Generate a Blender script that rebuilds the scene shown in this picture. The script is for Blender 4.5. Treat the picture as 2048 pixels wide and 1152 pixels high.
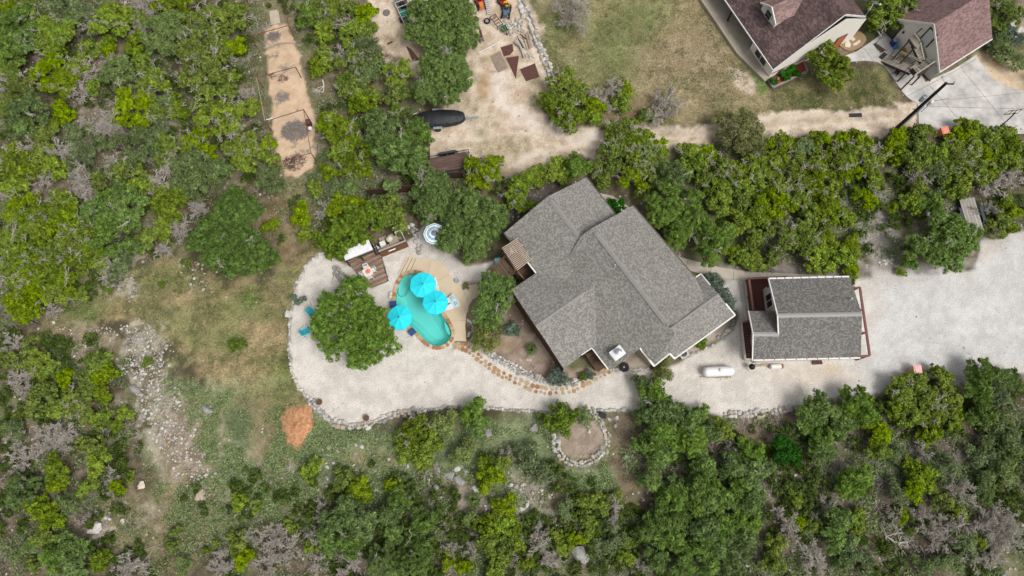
import bpy, math, random
import numpy as np
from mathutils import Vector, Matrix
from mathutils.geometry import tessellate_polygon
for o in list(bpy.data.objects): bpy.data.objects.remove(o)
S = bpy.context.scene
COL = S.collection
R = math.radians
random.seed(7)
# ---------------------------------------------------------------- camera
F = 1365.333
TILT, ROLL, DIST = R(15.3), R(-2.4), 68.0
CM = Matrix.Rotation(TILT, 3, 'X') @ Matrix.Rotation(ROLL, 3, 'Z')
CP = Vector((0, -DIST * math.sin(TILT), DIST * math.cos(TILT)))
cd = bpy.data.cameras.new('camera'); cam = bpy.data.objects.new('camera', cd); COL.objects.link(cam)
cd.sensor_width = 36; cd.lens = 24; cd.clip_end = 5000
cam.matrix_world = Matrix.Translation(CP) @ CM.to_4x4()
S.camera = cam
# ---------------------------------------------------------------- light
SUN_EL, SUN_AZ = 58, 130      # azimuth measured clockwise from up in the photo
w = bpy.data.worlds.new('World'); S.world = w; w.use_nodes = True
nt = w.node_tree; nt.nodes.clear()
sky = nt.nodes.new('ShaderNodeTexSky'); sky.sky_type = 'NISHITA'; sky.sun_disc = False
sky.sun_elevation = R(SUN_EL); sky.sun_rotation = R(SUN_AZ); sky.dust_density = 5; sky.air_density = 1.0
hs = nt.nodes.new('ShaderNodeHueSaturation'); hs.inputs['Saturation'].default_value = 0.2
bg = nt.nodes.new('ShaderNodeBackground'); bg.inputs[1].default_value = 0.13
wo = nt.nodes.new('ShaderNodeOutputWorld')
nt.links.new(sky.outputs[0], hs.inputs['Color']); nt.links.new(hs.outputs[0], bg.inputs[0]); nt.links.new(bg.outputs[0], wo.inputs[0])
ld = bpy.data.lights.new('sun', 'SUN'); ld.energy = 1.7; ld.angle = R(22); ld.color = (1, .96, .9)
sun = bpy.data.objects.new('sun', ld); COL.objects.link(sun)
sd_ = Vector((math.sin(R(SUN_AZ)) * math.cos(R(SUN_EL)), math.cos(R(SUN_AZ)) * math.cos(R(SUN_EL)), math.sin(R(SUN_EL))))
sun.rotation_euler = sd_.to_track_quat('Z', 'Y').to_euler(); sun.location = sd_ * 120
S.view_settings.view_transform = 'Standard'; S.view_settings.look = 'None'
S.view_settings.exposure = 0.12; S.view_settings.gamma = 1
S.render.resolution_x = 1024; S.render.resolution_y = 576
try:
    S.cycles.max_bounces = 6; S.cycles.diffuse_bounces = 3; S.cycles.transparent_max_bounces = 8
except Exception: pass

# ---------------------------------------------------------------- pixel -> place (photo pixels, 2048 x 1152)
def ray(px, py):
    return CM @ Vector(((px - 1024) / F, -(py - 576) / F, -1))
def P(px, py, z=0.0):
    d = ray(px, py); t = (z - CP.z) / d.z
    return CP + d * t
def plane3(a, b, c):
    n = (b - a).cross(c - a).normalized()
    return (a, n if n.z > 0 else -n)
def Q(px, py, pl):
    d = ray(px, py); t = (pl[0] - CP).dot(pl[1]) / d.dot(pl[1])
    return CP + d * t
def ang(x0, y0, x1, y1, z=0):
    v = P(x1, y1, z) - P(x0, y0, z); return math.atan2(v.y, v.x)
def XY(v): return (v.x, v.y)

# ---------------------------------------------------------------- materials
MATS = {}
def newmat(name):
    m = bpy.data.materials.new(name); m.use_nodes = True
    n = m.node_tree; b = n.nodes['Principled BSDF']; return m, n, b
def _ramp(n, fac, stops):
    r = n.nodes.new('ShaderNodeValToRGB'); e = r.color_ramp.elements
    while len(e) < len(stops): e.new(0.5)
    for i, (p, c) in enumerate(stops): e[i].position = p; e[i].color = (*c[:3], 1)
    n.links.new(fac, r.inputs[0]); return r.outputs[0]
def _noise(n, vec, scale, detail=4, rough=.6):
    t = n.nodes.new('ShaderNodeTexNoise'); t.inputs['Scale'].default_value = scale
    t.inputs['Detail'].default_value = detail; t.inputs['Roughness'].default_value = rough
    if vec is not None: n.links.new(vec, t.inputs['Vector'])
    return t.outputs['Fac']
def _coord(n, kind='Object'):
    return n.nodes.new('ShaderNodeTexCoord').outputs[kind]
def _mix(n, fac, a, b, mode='MIX'):
    m = n.nodes.new('ShaderNodeMix'); m.data_type = 'RGBA'; m.blend_type = mode
    for s, v in ((0, fac), (6, a), (7, b)):
        if hasattr(v, 'node'): n.links.new(v, m.inputs[s])
        else: m.inputs[s].default_value = v if s == 0 else (*v[:3], 1)
    return m.outputs[2]
def _math(n, op, a, b=0.0, clamp=False):
    m = n.nodes.new('ShaderNodeMath'); m.operation = op; m.use_clamp = clamp
    for s, v in ((0, a), (1, b)):
        if hasattr(v, 'node'): n.links.new(v, m.inputs[s])
        else: m.inputs[s].default_value = v
    return m.outputs[0]
def _bump(n, b, h, strength, dist=.02):
    t = n.nodes.new('ShaderNodeBump'); t.inputs['Strength'].default_value = strength; t.inputs['Distance'].default_value = dist
    n.links.new(h, t.inputs['Height']); n.links.new(t.outputs[0], b.inputs['Normal'])
def M(name, c, c2=None, scale=3, rough=.75, bump=0, metal=0, spec=.3, contrast=.25, coord='Object'):
    if name in MATS: return MATS[name]
    m, n, b = newmat(name)
    if c2 is None: c2 = tuple(x * .72 for x in c)
    v = _coord(n, coord)
    f = _noise(n, v, scale, 5, .65)
    col = _ramp(n, f, [(.5 - contrast, c2), (.5 + contrast, c)])
    n.links.new(col, b.inputs['Base Color'])
    b.inputs['Roughness'].default_value = rough; b.inputs['Metallic'].default_value = metal
    b.inputs['Specular IOR Level'].default_value = spec
    if bump: _bump(n, b, _noise(n, v, scale * 6, 3), bump, .03)
    MATS[name] = m; return m
def shingle(name, cs, w=.3, h=.15, stain=(.8, 1.08)):
    m, n, b = newmat(name); uv = _coord(n, 'UV')
    br = n.nodes.new('ShaderNodeTexBrick'); n.links.new(uv, br.inputs['Vector'])
    br.inputs['Scale'].default_value = 1; br.inputs['Brick Width'].default_value = w; br.inputs['Row Height'].default_value = h
    br.inputs['Mortar Size'].default_value = .012; br.inputs['Mortar Smooth'].default_value = .6; br.inputs['Bias'].default_value = 0
    br.inputs['Color1'].default_value = (0, 0, 0, 1); br.inputs['Color2'].default_value = (1, 1, 1, 1); br.inputs['Mortar'].default_value = (.2, .2, .2, 1)
    tones = _ramp(n, br.outputs['Color'], [(0, cs[0]), (.42, cs[1]), (.55, cs[2]), (1, cs[3])])
    o = _coord(n, 'Object')
    st = _ramp(n, _noise(n, o, .45, 4, .6), [(.3, (stain[0],) * 3), (.7, (stain[1],) * 3)])
    col = _mix(n, 1.0, tones, st, 'MULTIPLY')
    fine = _ramp(n, _noise(n, o, 22, 3, .7), [(.3, (.75,) * 3), (.7, (1.2,) * 3)])
    col = _mix(n, 1.0, col, fine, 'MULTIPLY')
    n.links.new(col, b.inputs['Base Color']); b.inputs['Roughness'].default_value = .9; b.inputs['Specular IOR Level'].default_value = .2
    _bump(n, b, br.outputs['Fac'], .4, -.02)
    MATS[name] = m; return m
def planks(name, c1, c2, w=.14, length=2.4, gap=(.02, .015, .012), contrast=1.0, gapw=.01, wear=None):
    m, n, b = newmat(name); uv = _coord(n, 'UV')
    br = n.nodes.new('ShaderNodeTexBrick'); n.links.new(uv, br.inputs['Vector'])
    br.inputs['Scale'].default_value = 1; br.inputs['Brick Width'].default_value = length; br.inputs['Row Height'].default_value = w
    br.inputs['Mortar Size'].default_value = gapw; br.inputs['Mortar Smooth'].default_value = .2
    br.inputs['Color1'].default_value = (*c1, 1); br.inputs['Color2'].default_value = (*c2, 1); br.inputs['Mortar'].default_value = (*gap, 1)
    mp = n.nodes.new('ShaderNodeMapping'); mp.inputs['Scale'].default_value = (.7, 14, 1); n.links.new(uv, mp.inputs['Vector'])
    gr = _ramp(n, _noise(n, mp.outputs[0], 1.5, 5, .7), [(.3, (1 - .45 * contrast,) * 3), (.7, (1 + .35 * contrast,) * 3)])
    col = _mix(n, 1.0, br.outputs['Color'], gr, 'MULTIPLY')
    if wear:
        wf = _ramp(n, _noise(n, mp.outputs[0], .9, 4, .6), [(.55, (0, 0, 0)), (.68, (1, 1, 1))])
        col = _mix(n, wf, col, wear)
    n.links.new(col, b.inputs['Base Color']); b.inputs['Roughness'].default_value = .85; b.inputs['Specular IOR Level'].default_value = .2
    MATS[name] = m; return m
WHITE = M('white_paint', (.78, .77, .74), (.62, .6, .57), 4, .5)
CREAM = M('cream_siding', (.72, .67, .58), (.6, .55, .47), 2, .7)
BLACK = M('black_metal', (.02, .02, .022), (.012, .012, .012), 6, .45)
DARK = M('dark_plastic', (.035, .037, .04), None, 6, .5)
STEEL = M('galvanised_steel', (.5, .53, .56), (.33, .36, .4), 5, .4, metal=.6)
RUST = M('rusted_steel', (.13, .055, .045), (.07, .03, .026), 5, .85)
RUSTPIPE = M('rusted_pipe', (.1, .035, .025), (.05, .02, .016), 9, .8)
GLASS = M('window_glass', (.03, .035, .045), (.015, .018, .024), 1, .08, spec=.8)
BARK = M('grey_bark', (.16, .14, .12), (.07, .06, .05), 5, .95, .5)
DEADW = M('bleached_wood', (.42, .39, .37), (.24, .22, .2), 4, .9)
DARKW = M('dark_stained_wood', (.085, .042, .026), (.035, .02, .014), 6, .85)
CONC = M('concrete', (.5, .48, .44), (.36, .35, .33), 1.2, .9, .1)
STONEW = M('white_limestone', (.66, .64, .6), (.38, .36, .33), 7, .9, .5)
STONEG = M('grey_limestone', (.4, .39, .37), (.17, .165, .15), 5, .95, .5)
STONET = M('tan_limestone', (.5, .42, .33), (.28, .22, .17), 5, .95, .5)

# ---------------------------------------------------------------- meshes
ICO = None
def _ico():
    global ICO
    if ICO is None:
        t = (1 + 5 ** .5) / 2
        v = np.array([(-1, t, 0), (1, t, 0), (-1, -t, 0), (1, -t, 0), (0, -1, t), (0, 1, t), (0, -1, -t), (0, 1, -t), (t, 0, -1), (t, 0, 1), (-t, 0, -1), (-t, 0, 1)], float)
        v /= np.linalg.norm(v[0])
        f = [(0, 11, 5), (0, 5, 1), (0, 1, 7), (0, 7, 10), (0, 10, 11), (1, 5, 9), (5, 11, 4), (11, 10, 2), (10, 7, 6), (7, 1, 8), (3, 9, 4), (3, 4, 2), (3, 2, 6), (3, 6, 8), (3, 8, 9), (4, 9, 5), (2, 4, 11), (6, 2, 10), (8, 6, 7), (9, 8, 1)]
        ICO = (v, f)
    return ICO
class MB:
    def __init__(s): s.v = []; s.f = []; s.m = []; s.blk = []
    def add(s, vs, fs, mi=0):
        o = len(s.v); s.v += [Vector(p) for p in vs]; s.blk.append((o, len(s.v), len(s.f), len(s.f) + len(fs)))
        for f in fs: s.f.append([i + o for i in f]); s.m.append(mi)
        return s
    def box(s, c, d, rz=0, mi=0, taper=1.0):
        cx, cy, cz = c; x, y, z = d[0] / 2, d[1] / 2, d[2] / 2; ca, sa = math.cos(rz), math.sin(rz)
        vs = []
        for k, q in ((-z, 1), (z, taper)):
            for i, j in ((-x, -y), (x, -y), (x, y), (-x, y)):
                i *= q; j *= q; vs.append((cx + i * ca - j * sa, cy + i * sa + j * ca, cz + k))
        return s.add(vs, [(3, 2, 1, 0), (4, 5, 6, 7), (0, 1, 5, 4), (1, 2, 6, 5), (2, 3, 7, 6), (3, 0, 4, 7)], mi)
    def beam(s, p, q, w, h=None, mi=0):
        p = Vector(p); q = Vector(q); h = h or w; d = (q - p).normalized()
        a = Vector((0, 0, 1)).cross(d)
        if a.length < .05: a = Vector((1, 0, 0))
        a.normalize(); b = d.cross(a)
        vs = [e + a * i * w / 2 + b * j * h / 2 for e in (p, q) for i, j in ((-1, -1), (1, -1), (1, 1), (-1, 1))]
        return s.add(vs, [(3, 2, 1, 0), (4, 5, 6, 7), (0, 1, 5, 4), (1, 2, 6, 5), (2, 3, 7, 6), (3, 0, 4, 7)], mi)
    def tube(s, pts, r, n=8, mi=0, closed=False):
        pts = [Vector(p) for p in pts]; k = len(pts); rs = r if isinstance(r, (list, tuple)) else [r] * k
        vs = []; up = Vector((0, 0, 1))
        for i, p in enumerate(pts):
            if closed: d = pts[(i + 1) % k] - pts[i - 1]
            else: d = pts[min(i + 1, k - 1)] - pts[max(i - 1, 0)]
            d.normalize(); a = up.cross(d)
            if a.length < .05: a = Vector((1, 0, 0))
            a.normalize(); b = d.cross(a)
            for j in range(n):
                t = 2 * math.pi * j / n; vs.append(p + (a * math.cos(t) + b * math.sin(t)) * rs[i])
        fs = []
        for i in range(k if closed else k - 1):
            i2 = (i + 1) % k
            for j in range(n): fs.append((i * n + j, i * n + (j + 1) % n, i2 * n + (j + 1) % n, i2 * n + j))
        if not closed: fs += [tuple(range(n))[::-1], tuple((k - 1) * n + j for j in range(n))]
        return s.add(vs, fs, mi)
    def lathe(s, prof, c=(0, 0, 0), n=20, mi=0, axis='z', sx=1, sy=1):
        vs = []
        for r, z in prof:
            for j in range(n):
                t = 2 * math.pi * j / n; x, y = r * math.cos(t) * sx, r * math.sin(t) * sy
                if axis == 'z': vs.append((c[0] + x, c[1] + y, c[2] + z))
                elif axis == 'x': vs.append((c[0] + z, c[1] + x, c[2] + y))
                else: vs.append((c[0] + x, c[1] + z, c[2] + y))
        fs = []; k = len(prof)
        for i in range(k - 1):
            for j in range(n): fs.append((i * n + j, i * n + (j + 1) % n, (i + 1) * n + (j + 1) % n, (i + 1) * n + j))
        if prof[0][0] > 1e-4: fs.append(tuple(range(n))[::-1])
        if prof[-1][0] > 1e-4: fs.append(tuple((k - 1) * n + j for j in range(n)))
        return s.add(vs, fs, mi)
    def prism(s, pts, z0, z1, mi=0, holes=()):
        loops = [[Vector((p[0], p[1], 0)) for p in L] for L in [pts] + list(holes)]
        tris = tessellate_polygon(loops); flat = [p for L in loops for p in L]; n = len(flat)
        vs = [(p.x, p.y, z0) for p in flat] + [(p.x, p.y, z1) for p in flat]
        fs = []
        for t in tris:
            a, b, c = [flat[i] for i in t]
            if (b - a).cross(c - a).z < 0: t = t[::-1]
            fs.append(tuple(i + n for i in t)); fs.append(tuple(t[::-1]))
        o = 0
        for li, L in enumerate(loops):
            k = len(L); area = sum(L[i].x * L[(i + 1) % k].y - L[(i + 1) % k].x * L[i].y for i in range(k))
            ccw = (area > 0) == (li == 0)
            for i in range(k):
                a, b = o + i, o + (i + 1) % k
                if not ccw: a, b = b, a
                fs.append((a, b, b + n, a + n))
            o += k
        return s.add(vs, fs, mi)
    def slab(s, pts, th, mi=0, up=0.0):
        pts = [Vector(p) + Vector((0, 0, up)) for p in pts]; k = len(pts)
        tris = tessellate_polygon([[Vector((p.x, p.y, 0)) for p in pts]])
        vs = pts + [p - Vector((0, 0, th)) for p in pts]; fs = []
        for t in tris:
            a, b, c = [pts[i] for i in t]
            if (b - a).cross(c - a).z < 0: t = t[::-1]
            fs.append(tuple(t)); fs.append(tuple(i + k for i in t[::-1]))
        area = sum(pts[i].x * pts[(i + 1) % k].y - pts[(i + 1) % k].x * pts[i].y for i in range(k))
        for i in range(k):
            a, b = i, (i + 1) % k
            if area < 0: a, b = b, a
            fs.append((a + k, b + k, b, a))
        return s.add(vs, fs, mi)
    def rock(s, c, d, rz=0, mi=0, jit=.18, rng=random):
        v, f = _ico(); ca, sa = math.cos(rz), math.sin(rz); vs = []
        for p in v:
            q = p * (1 + rng.uniform(-jit, jit)); x, y, z = q[0] * d[0] / 2, q[1] * d[1] / 2, q[2] * d[2] / 2
            vs.append((c[0] + x * ca - y * sa, c[1] + x * sa + y * ca, c[2] + z))
        return s.add(vs, f, mi)
    def parts(s, name, mats, parent=None, world=True, gap=.06):
        bb = []
        for a, b, _, _ in s.blk:
            q = s.v[a:b]; bb.append([min(p[i] for p in q) - gap for i in range(3)] + [max(p[i] for p in q) + gap for i in range(3)])
        g = list(range(len(bb)))
        def fd(i):
            while g[i] != i: i = g[i]
            return i
        for i in range(len(bb)):
            for j in range(i):
                if all(bb[i][k] <= bb[j][k + 3] and bb[j][k] <= bb[i][k + 3] for k in range(3)): g[fd(i)] = fd(j)
        out = {}
        for i, (a, b, f0, f1) in enumerate(s.blk):
            m = out.setdefault(fd(i), MB()); fs = [[v - a for v in f] for f in s.f[f0:f1]]; m.add(s.v[a:b], fs, s.m[f0] if f1 > f0 else 0)
        return [m.build(name, mats, parent, world) for m in out.values()]
    def build(s, name, mats, parent=None, world=False, smooth=False, flat=0.0):
        me = bpy.data.meshes.new(name); off = Vector((0, 0, 0))
        if world and parent is not None: off = parent.location
        elif world:
            a = [p.x for p in s.v]; b = [p.y for p in s.v]; c = [p.z for p in s.v]
            off = Vector(((min(a) + max(a)) / 2, (min(b) + max(b)) / 2, min(c)))
        me.from_pydata([p - off for p in s.v], [], s.f)
        if not isinstance(mats, (list, tuple)): mats = [mats]
        for m in mats: me.materials.append(m)
        me.polygons.foreach_set('material_index', s.m)
        if smooth: me.polygons.foreach_set('use_smooth', [True] * len(s.f))
        uv = me.uv_layers.new(name='UVMap'); data = []
        fu = Vector((math.cos(flat), math.sin(flat), 0)); Z = Vector((0, 0, 1))
        for poly in me.polygons:
            nn = poly.normal
            if abs(nn.z) > .995: u = fu; v = Z.cross(u)
            else: u = Z.cross(nn).normalized(); v = nn.cross(u)
            for vi in poly.vertices:
                p = me.vertices[vi].co; data += [p.dot(u), p.dot(v)]
        uv.data.foreach_set('uv', data)
        me.update()
        o = bpy.data.objects.new(name, me); COL.objects.link(o)
        if parent is not None: o.parent = parent
        elif world: o.location = off
        return o
def tag(o, label=None, cat=None, group=None, kind=None):
    if label: o['label'] = label
    if cat: o['category'] = cat
    if group: o['group'] = group
    if kind: o['kind'] = kind
    return o
def thing(name, label, cat, loc=(0, 0, 0), rz=0, group=None):
    o = bpy.data.objects.new(name, None); COL.objects.link(o); o.location = loc; o.rotation_euler = (0, 0, rz)
    o.empty_display_size = .3
    bpy_upd.append(o); return tag(o, label, cat, group)
bpy_upd = []
def copy_tree(o, parent=None):
    c = o.copy(); COL.objects.link(c); c.parent = parent
    for ch in list(KIDS.get(o.name, [])) or [x for x in o.children]: copy_tree(ch, c)
    return c
KIDS = {}
def struct(o): o['kind'] = 'structure'; return o
def smoothpoly(pts, it=2, closed=True):
    for _ in range(it):
        out = []; k = len(pts)
        for i in range(k if closed else k - 1):
            a, b = pts[i], pts[(i + 1) % k]
            out += [(a[0] * .75 + b[0] * .25, a[1] * .75 + b[1] * .25), (a[0] * .25 + b[0] * .75, a[1] * .25 + b[1] * .75)]
        if not closed: out = [pts[0]] + out + [pts[-1]]
        pts = out
    return pts
def pw(pts, z=0): return [XY(P(x, y, z)) for x, y in pts]
# ---------------------------------------------------------------- ground
NR = np.random.RandomState(3)
def vnoise(x, y, scale, seed):
    r = np.random.RandomState(seed); G = r.rand(256, 256)
    fx = x * scale + 100.3; fy = y * scale + 77.1
    ix = np.floor(fx).astype(int); iy = np.floor(fy).astype(int); tx = fx - ix; ty = fy - iy
    tx = tx * tx * (3 - 2 * tx); ty = ty * ty * (3 - 2 * ty)
    g = lambda a, b: G[a % 256, b % 256]
    return (g(ix, iy) * (1 - tx) + g(ix + 1, iy) * tx) * (1 - ty) + (g(ix, iy + 1) * (1 - tx) + g(ix + 1, iy + 1) * tx) * ty
def fbm(x, y, scale, seed, o=4, gain=.55):
    s = 0; a = 1; t = 0
    for i in range(o): s = s + a * vnoise(x, y, scale * 2 ** i, seed + i); t += a; a *= gain
    return s / t
def sdist(poly, x, y):
    d = np.full(x.shape, 1e9); ins = np.zeros(x.shape, bool); k = len(poly)
    for i in range(k):
        x0, y0 = poly[i]; x1, y1 = poly[(i + 1) % k]; ex, ey = x1 - x0, y1 - y0
        t = np.clip(((x - x0) * ex + (y - y0) * ey) / (ex * ex + ey * ey + 1e-9), 0, 1)
        d = np.minimum(d, np.hypot(x - x0 - t * ex, y - y0 - t * ey))
        c = ((y0 > y) != (y1 > y)) & (x < (x1 - x0) * (y - y0) / (y1 - y0 + 1e-12) + x0)
        ins ^= c
    return np.where(ins, d, -d)
GX0, GX1, GY0, GY1, GS = -70.0, 70.0, -38.0, 46.0, 0.2
gx = np.arange(GX0, GX1 + .01, GS); gy = np.arange(GY0, GY1 + .01, GS)
X, Y = np.meshgrid(gx, gy); NX, NY = len(gx), len(gy)
X = X.ravel(); Y = Y.ravel()
n1 = fbm(X, Y, .12, 11); n2 = fbm(X, Y, .5, 21, 4, .65); n3 = fbm(X, Y, 1.6, 31, 3, .7); n4 = NR.rand(len(X))
col = np.zeros((len(X), 3)); aux = np.zeros((len(X), 4)); aux[:, 3] = 1
def L(a, b, t): return np.array(a)[None] * (1 - t[:, None]) + np.array(b)[None] * t[:, None]
def ss(x, a, b): t = np.clip((x - a) / (b - a), 0, 1); return t * t * (3 - 2 * t)
base = L((.075, .066, .038), (.215, .17, .115), ss(n2 * .6 + n3 * .4, .35, .68))
base = base * 1.0; gg = ss(n1 * .5 + n2 * .5, .48, .62)[:, None]
col = base * (1 - gg * .6) + np.array((.12, .15, .06)) * gg * .6
aux[:, 0] = .35; aux[:, 1] = .5; aux[:, 2] = .35
def zone(px, c1, c2, feather=.6, rough=1.5, grain=None, fibre=None, speck=None, amt=1.0, noise=None, world=False):
    global col
    poly = px if world else pw(px); xs = [p[0] for p in poly]; ys = [p[1] for p in poly]; m = feather + rough + .5
    idx = np.where((X > min(xs) - m) & (X < max(xs) + m) & (Y > min(ys) - m) & (Y < max(ys) + m))[0]
    if not len(idx): return
    x, y = X[idx], Y[idx]; d = sdist(poly, x, y) + (n2[idx] - .5) * rough * 2 + (n3[idx] - .5) * rough * .8
    wgt = ss(d, -feather, feather) * amt
    nn = n3[idx] * .6 + n2[idx] * .4 if noise is None else noise[idx]
    c = L(c1, c2, ss(nn, .32, .68)); col[idx] = col[idx] * (1 - wgt[:, None]) + c * wgt[:, None]
    for k, v in ((0, grain), (1, fibre), (2, speck)):
        if v is not None: aux[idx, k] = aux[idx, k] * (1 - wgt) + v * wgt
    return idx, wgt
def blob(cx, cy, rx, ry=None, n=14, rot=0):
    ry = ry or rx; out = []
    for i in range(n):
        t = 2 * math.pi * i / n; a, b = rx * math.cos(t), ry * math.sin(t)
        out.append((cx + a * math.cos(rot) - b * math.sin(rot), cy + a * math.sin(rot) + b * math.cos(rot)))
    return out
TAN1, TAN2 = (.135, .13, .055), (.30, .24, .125)
GRN1, GRN2 = (.10, .125, .045), (.17, .2, .085)
SAGE1, SAGE2 = (.115, .15, .07), (.23, .28, .15)
# left meadow
zone([(340, 500), (450, 560), (560, 575), (600, 500), (540, 420), (600, 400), (650, 500), (600, 560), (585, 640), (585, 760), (620, 810), (560, 860), (480, 830), (430, 760), (340, 700), (300, 650), (180, 640), (90, 690), (80, 620), (150, 560), (250, 530)], TAN1, TAN2, 1.2, 1.6, .2, .9, .08)
zone(blob(560, 430, 40, 120), (.17, .12, .07), (.26, .19, .11), 1, 1.2, .3, .4, .2, .8)
for b, a in ((blob(165, 625, 40, 22), .85), (blob(500, 600, 22, 16), .9), (blob(462, 685, 24, 18), .75), (blob(440, 620, 60, 16), .35), (blob(560, 770, 20, 60), .6), (blob(590, 700, 14, 90), .35), (blob(350, 560, 60, 30), .35)):
    zone(b, (.05, .1, .015), (.12, .18, .04), 1.0, .9, .1, 1, 0, min(1, a * 1.15))
for b in (blob(420, 740, 30, 14), blob(540, 660, 40, 22), blob(380, 590, 40, 12), blob(500, 760, 40, 16)):
    zone(b, (.36, .26, .15), (.42, .31, .19), 1.2, 1.2, .1, .8, .05, .6)
# lower left slope: mixed sage, tan and rock
zone([(330, 760), (480, 780), (640, 830), (700, 860), (1200, 840), (1230, 900), (1100, 960), (1000, 1010), (900, 960), (700, 980), (640, 1010), (520, 1040), (440, 1010), (330, 1000), (280, 900)], SAGE1, SAGE2, 1.5, 2.5, .25, .9, .25, .75, noise=n2)
zone([(1050, 930), (1240, 930), (1200, 1000), (1060, 1060), (980, 1010)], (.2, .16, .11), SAGE2, 1.5, 2, .3, .7, .5, .7)
zone(blob(1185, 965, 60, 26), SAGE1, SAGE2, .8, 1, .2, .8, .1, .8)
zone([(250, 980), (420, 960), (460, 1040), (330, 1100), (220, 1090), (190, 1030)], (.13, .13, .06), (.28, .235, .13), 1.2, 1.5, .3, .8, .3, .9)
for b in (blob(530, 870, 30, 70), blob(560, 960, 30, 50), blob(620, 1000, 50, 20), blob(740, 920, 50, 14)):
    zone(b, (.24, .17, .1), (.3, .21, .13), 1, 1, .4, .4, .6, .6)
for i in range(40):
    q = random.uniform(120, 590), random.uniform(540, 830)
    zone(blob(q[0], q[1], random.uniform(12, 34), random.uniform(8, 22)), (.10, .125, .045), (.2, .22, .09), .8, 1.2, .2, .9, .05, .6)
# rock outcrop strip
for b in ([(235, 650), (290, 640), (325, 680), (335, 760), (350, 800), (390, 850), (400, 900), (385, 940), (330, 960), (310, 890), (270, 830), (262, 760), (240, 700)], [(375, 780), (395, 790), (430, 835), (415, 850), (385, 820)], [(385, 970), (430, 975), (440, 1005), (400, 1012)], [(180, 1040), (210, 1045), (205, 1070), (182, 1070)], [(195, 560), (215, 530), (280, 520), (270, 560), (285, 590), (260, 600)], [(360, 515), (400, 525), (412, 560), (400, 590), (365, 560)]):
    zone(b, (.17, .15, .1), (.46, .42, .36), .4, 2.8, .9, .5, 1.0, .6, noise=n3)
zone([(90, 640), (200, 650), (240, 690), (230, 740), (130, 700)], (.22, .16, .1), (.33, .27, .2), 1, 1.2, .5, .4, .9, .7)
zone(blob(380, 880, 60, 90), (.22, .15, .11), (.36, .27, .2), 1.5, 2, .5, .3, .9, .6)
zone(blob(1050, 1000, 60, 60), (.3, .25, .2), (.42, .37, .32), 1.5, 2, .5, .3, .9, .5)
zone(blob(940, 990, 50, 60), (.28, .22, .17), (.4, .34, .28), 1.2, 1.6, .5, .3, 1, .6)
zone([(1480, 835), (1600, 825), (1610, 880), (1560, 920), (1500, 890)], (.16, .115, .08), (.28, .21, .16), .8, .8, .5, .3, .5, .95)
zone([(1215, 830), (1280, 830), (1290, 960), (1240, 1010), (1225, 900)], (.12, .085, .06), (.2, .15, .1), .8, .8, .4, .4, .2, .85)
for i in range(46):
    q = random.uniform(0, 520), random.uniform(20, 480)
    zone(blob(q[0], q[1], random.uniform(12, 40), random.uniform(8, 22)), (.16, .115, .08), (.33, .28, .23), .8, .8, .5, .3, .9, .7)
for i in range(60):
    q = random.uniform(0, 2048), random.uniform(930, 1150)
    zone(blob(q[0], q[1], random.uniform(12, 40), random.uniform(8, 22)), (.15, .115, .08), (.36, .31, .26), .8, .8, .5, .3, .8, .6)
zone([(520, 0), (700, 0), (720, 200), (700, 420), (600, 420), (500, 330), (490, 100), (480, 0)], (.12, .12, .065), (.24, .2, .12), 1.2, 1.5, .3, .7, .3, .8)
# sand pen
zone([(526, 52), (572, 50), (590, 75), (594, 110), (604, 150), (618, 200), (632, 250), (628, 330), (600, 350), (575, 350), (562, 320), (548, 270), (540, 200), (533, 130)], (.5, .355, .235), (.61, .455, .315), .15, .5, .35, .05, .05, .95)
# neighbour's lawn
zone([(1060, -60), (1440, -60), (1540, 170), (1560, 235), (1340, 255), (1130, 250), (1070, 200), (1090, 100)], (.22, .19, .09), (.32, .27, .16), .8, 1, .1, .9, .03)
for b, a in ((blob(1245, 80, 70, 75), .95), (blob(1120, 50, 50, 30), .8), (blob(1180, 140, 90, 40), .6), (blob(1290, 30, 50, 40), .7), (blob(1100, 110, 20, 50), .5)):
    zone(b, (.115, .145, .05), (.19, .21, .085), 2, 1.5, .1, 1, 0, a)
for b, a in ((blob(1340, 120, 80, 60), .6), (blob(1430, 80, 60, 90), .5), (blob(1420, 200, 80, 30), .4)):
    zone(b, (.25, .195, .125), (.33, .26, .17), 2, 1.5, .15, .9, .05, a)
zone(blob(1260, 225, 70, 26), (.18, .115, .07), (.26, .18, .11), .8, 1, .2, .4, .1, .85)
zone([(1425, 0), (1440, 0), (1538, 180), (1520, 190), (1480, 110)], (.05, .14, .015), (.09, .2, .03), .4, .6, .1, 1, 0, .9)
zone(blob(1487, 160, 32, 18, rot=.9), (.46, .38, .3), (.6, .5, .4), .4, .9, .4, .1, .5, .8)
zone([(1545, 180), (1620, 150), (1730, 135), (1770, 140), (1800, 200), (1780, 215), (1640, 225), (1550, 225)], (.1, .11, .04), (.2, .18, .085), .6, .6, .1, 1, 0)
zone([(1715, 30), (1740, 30), (1765, 75), (1735, 85)], (.06, .075, .025), (.09, .11, .04), .4, .3, .1, 1, 0)
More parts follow.
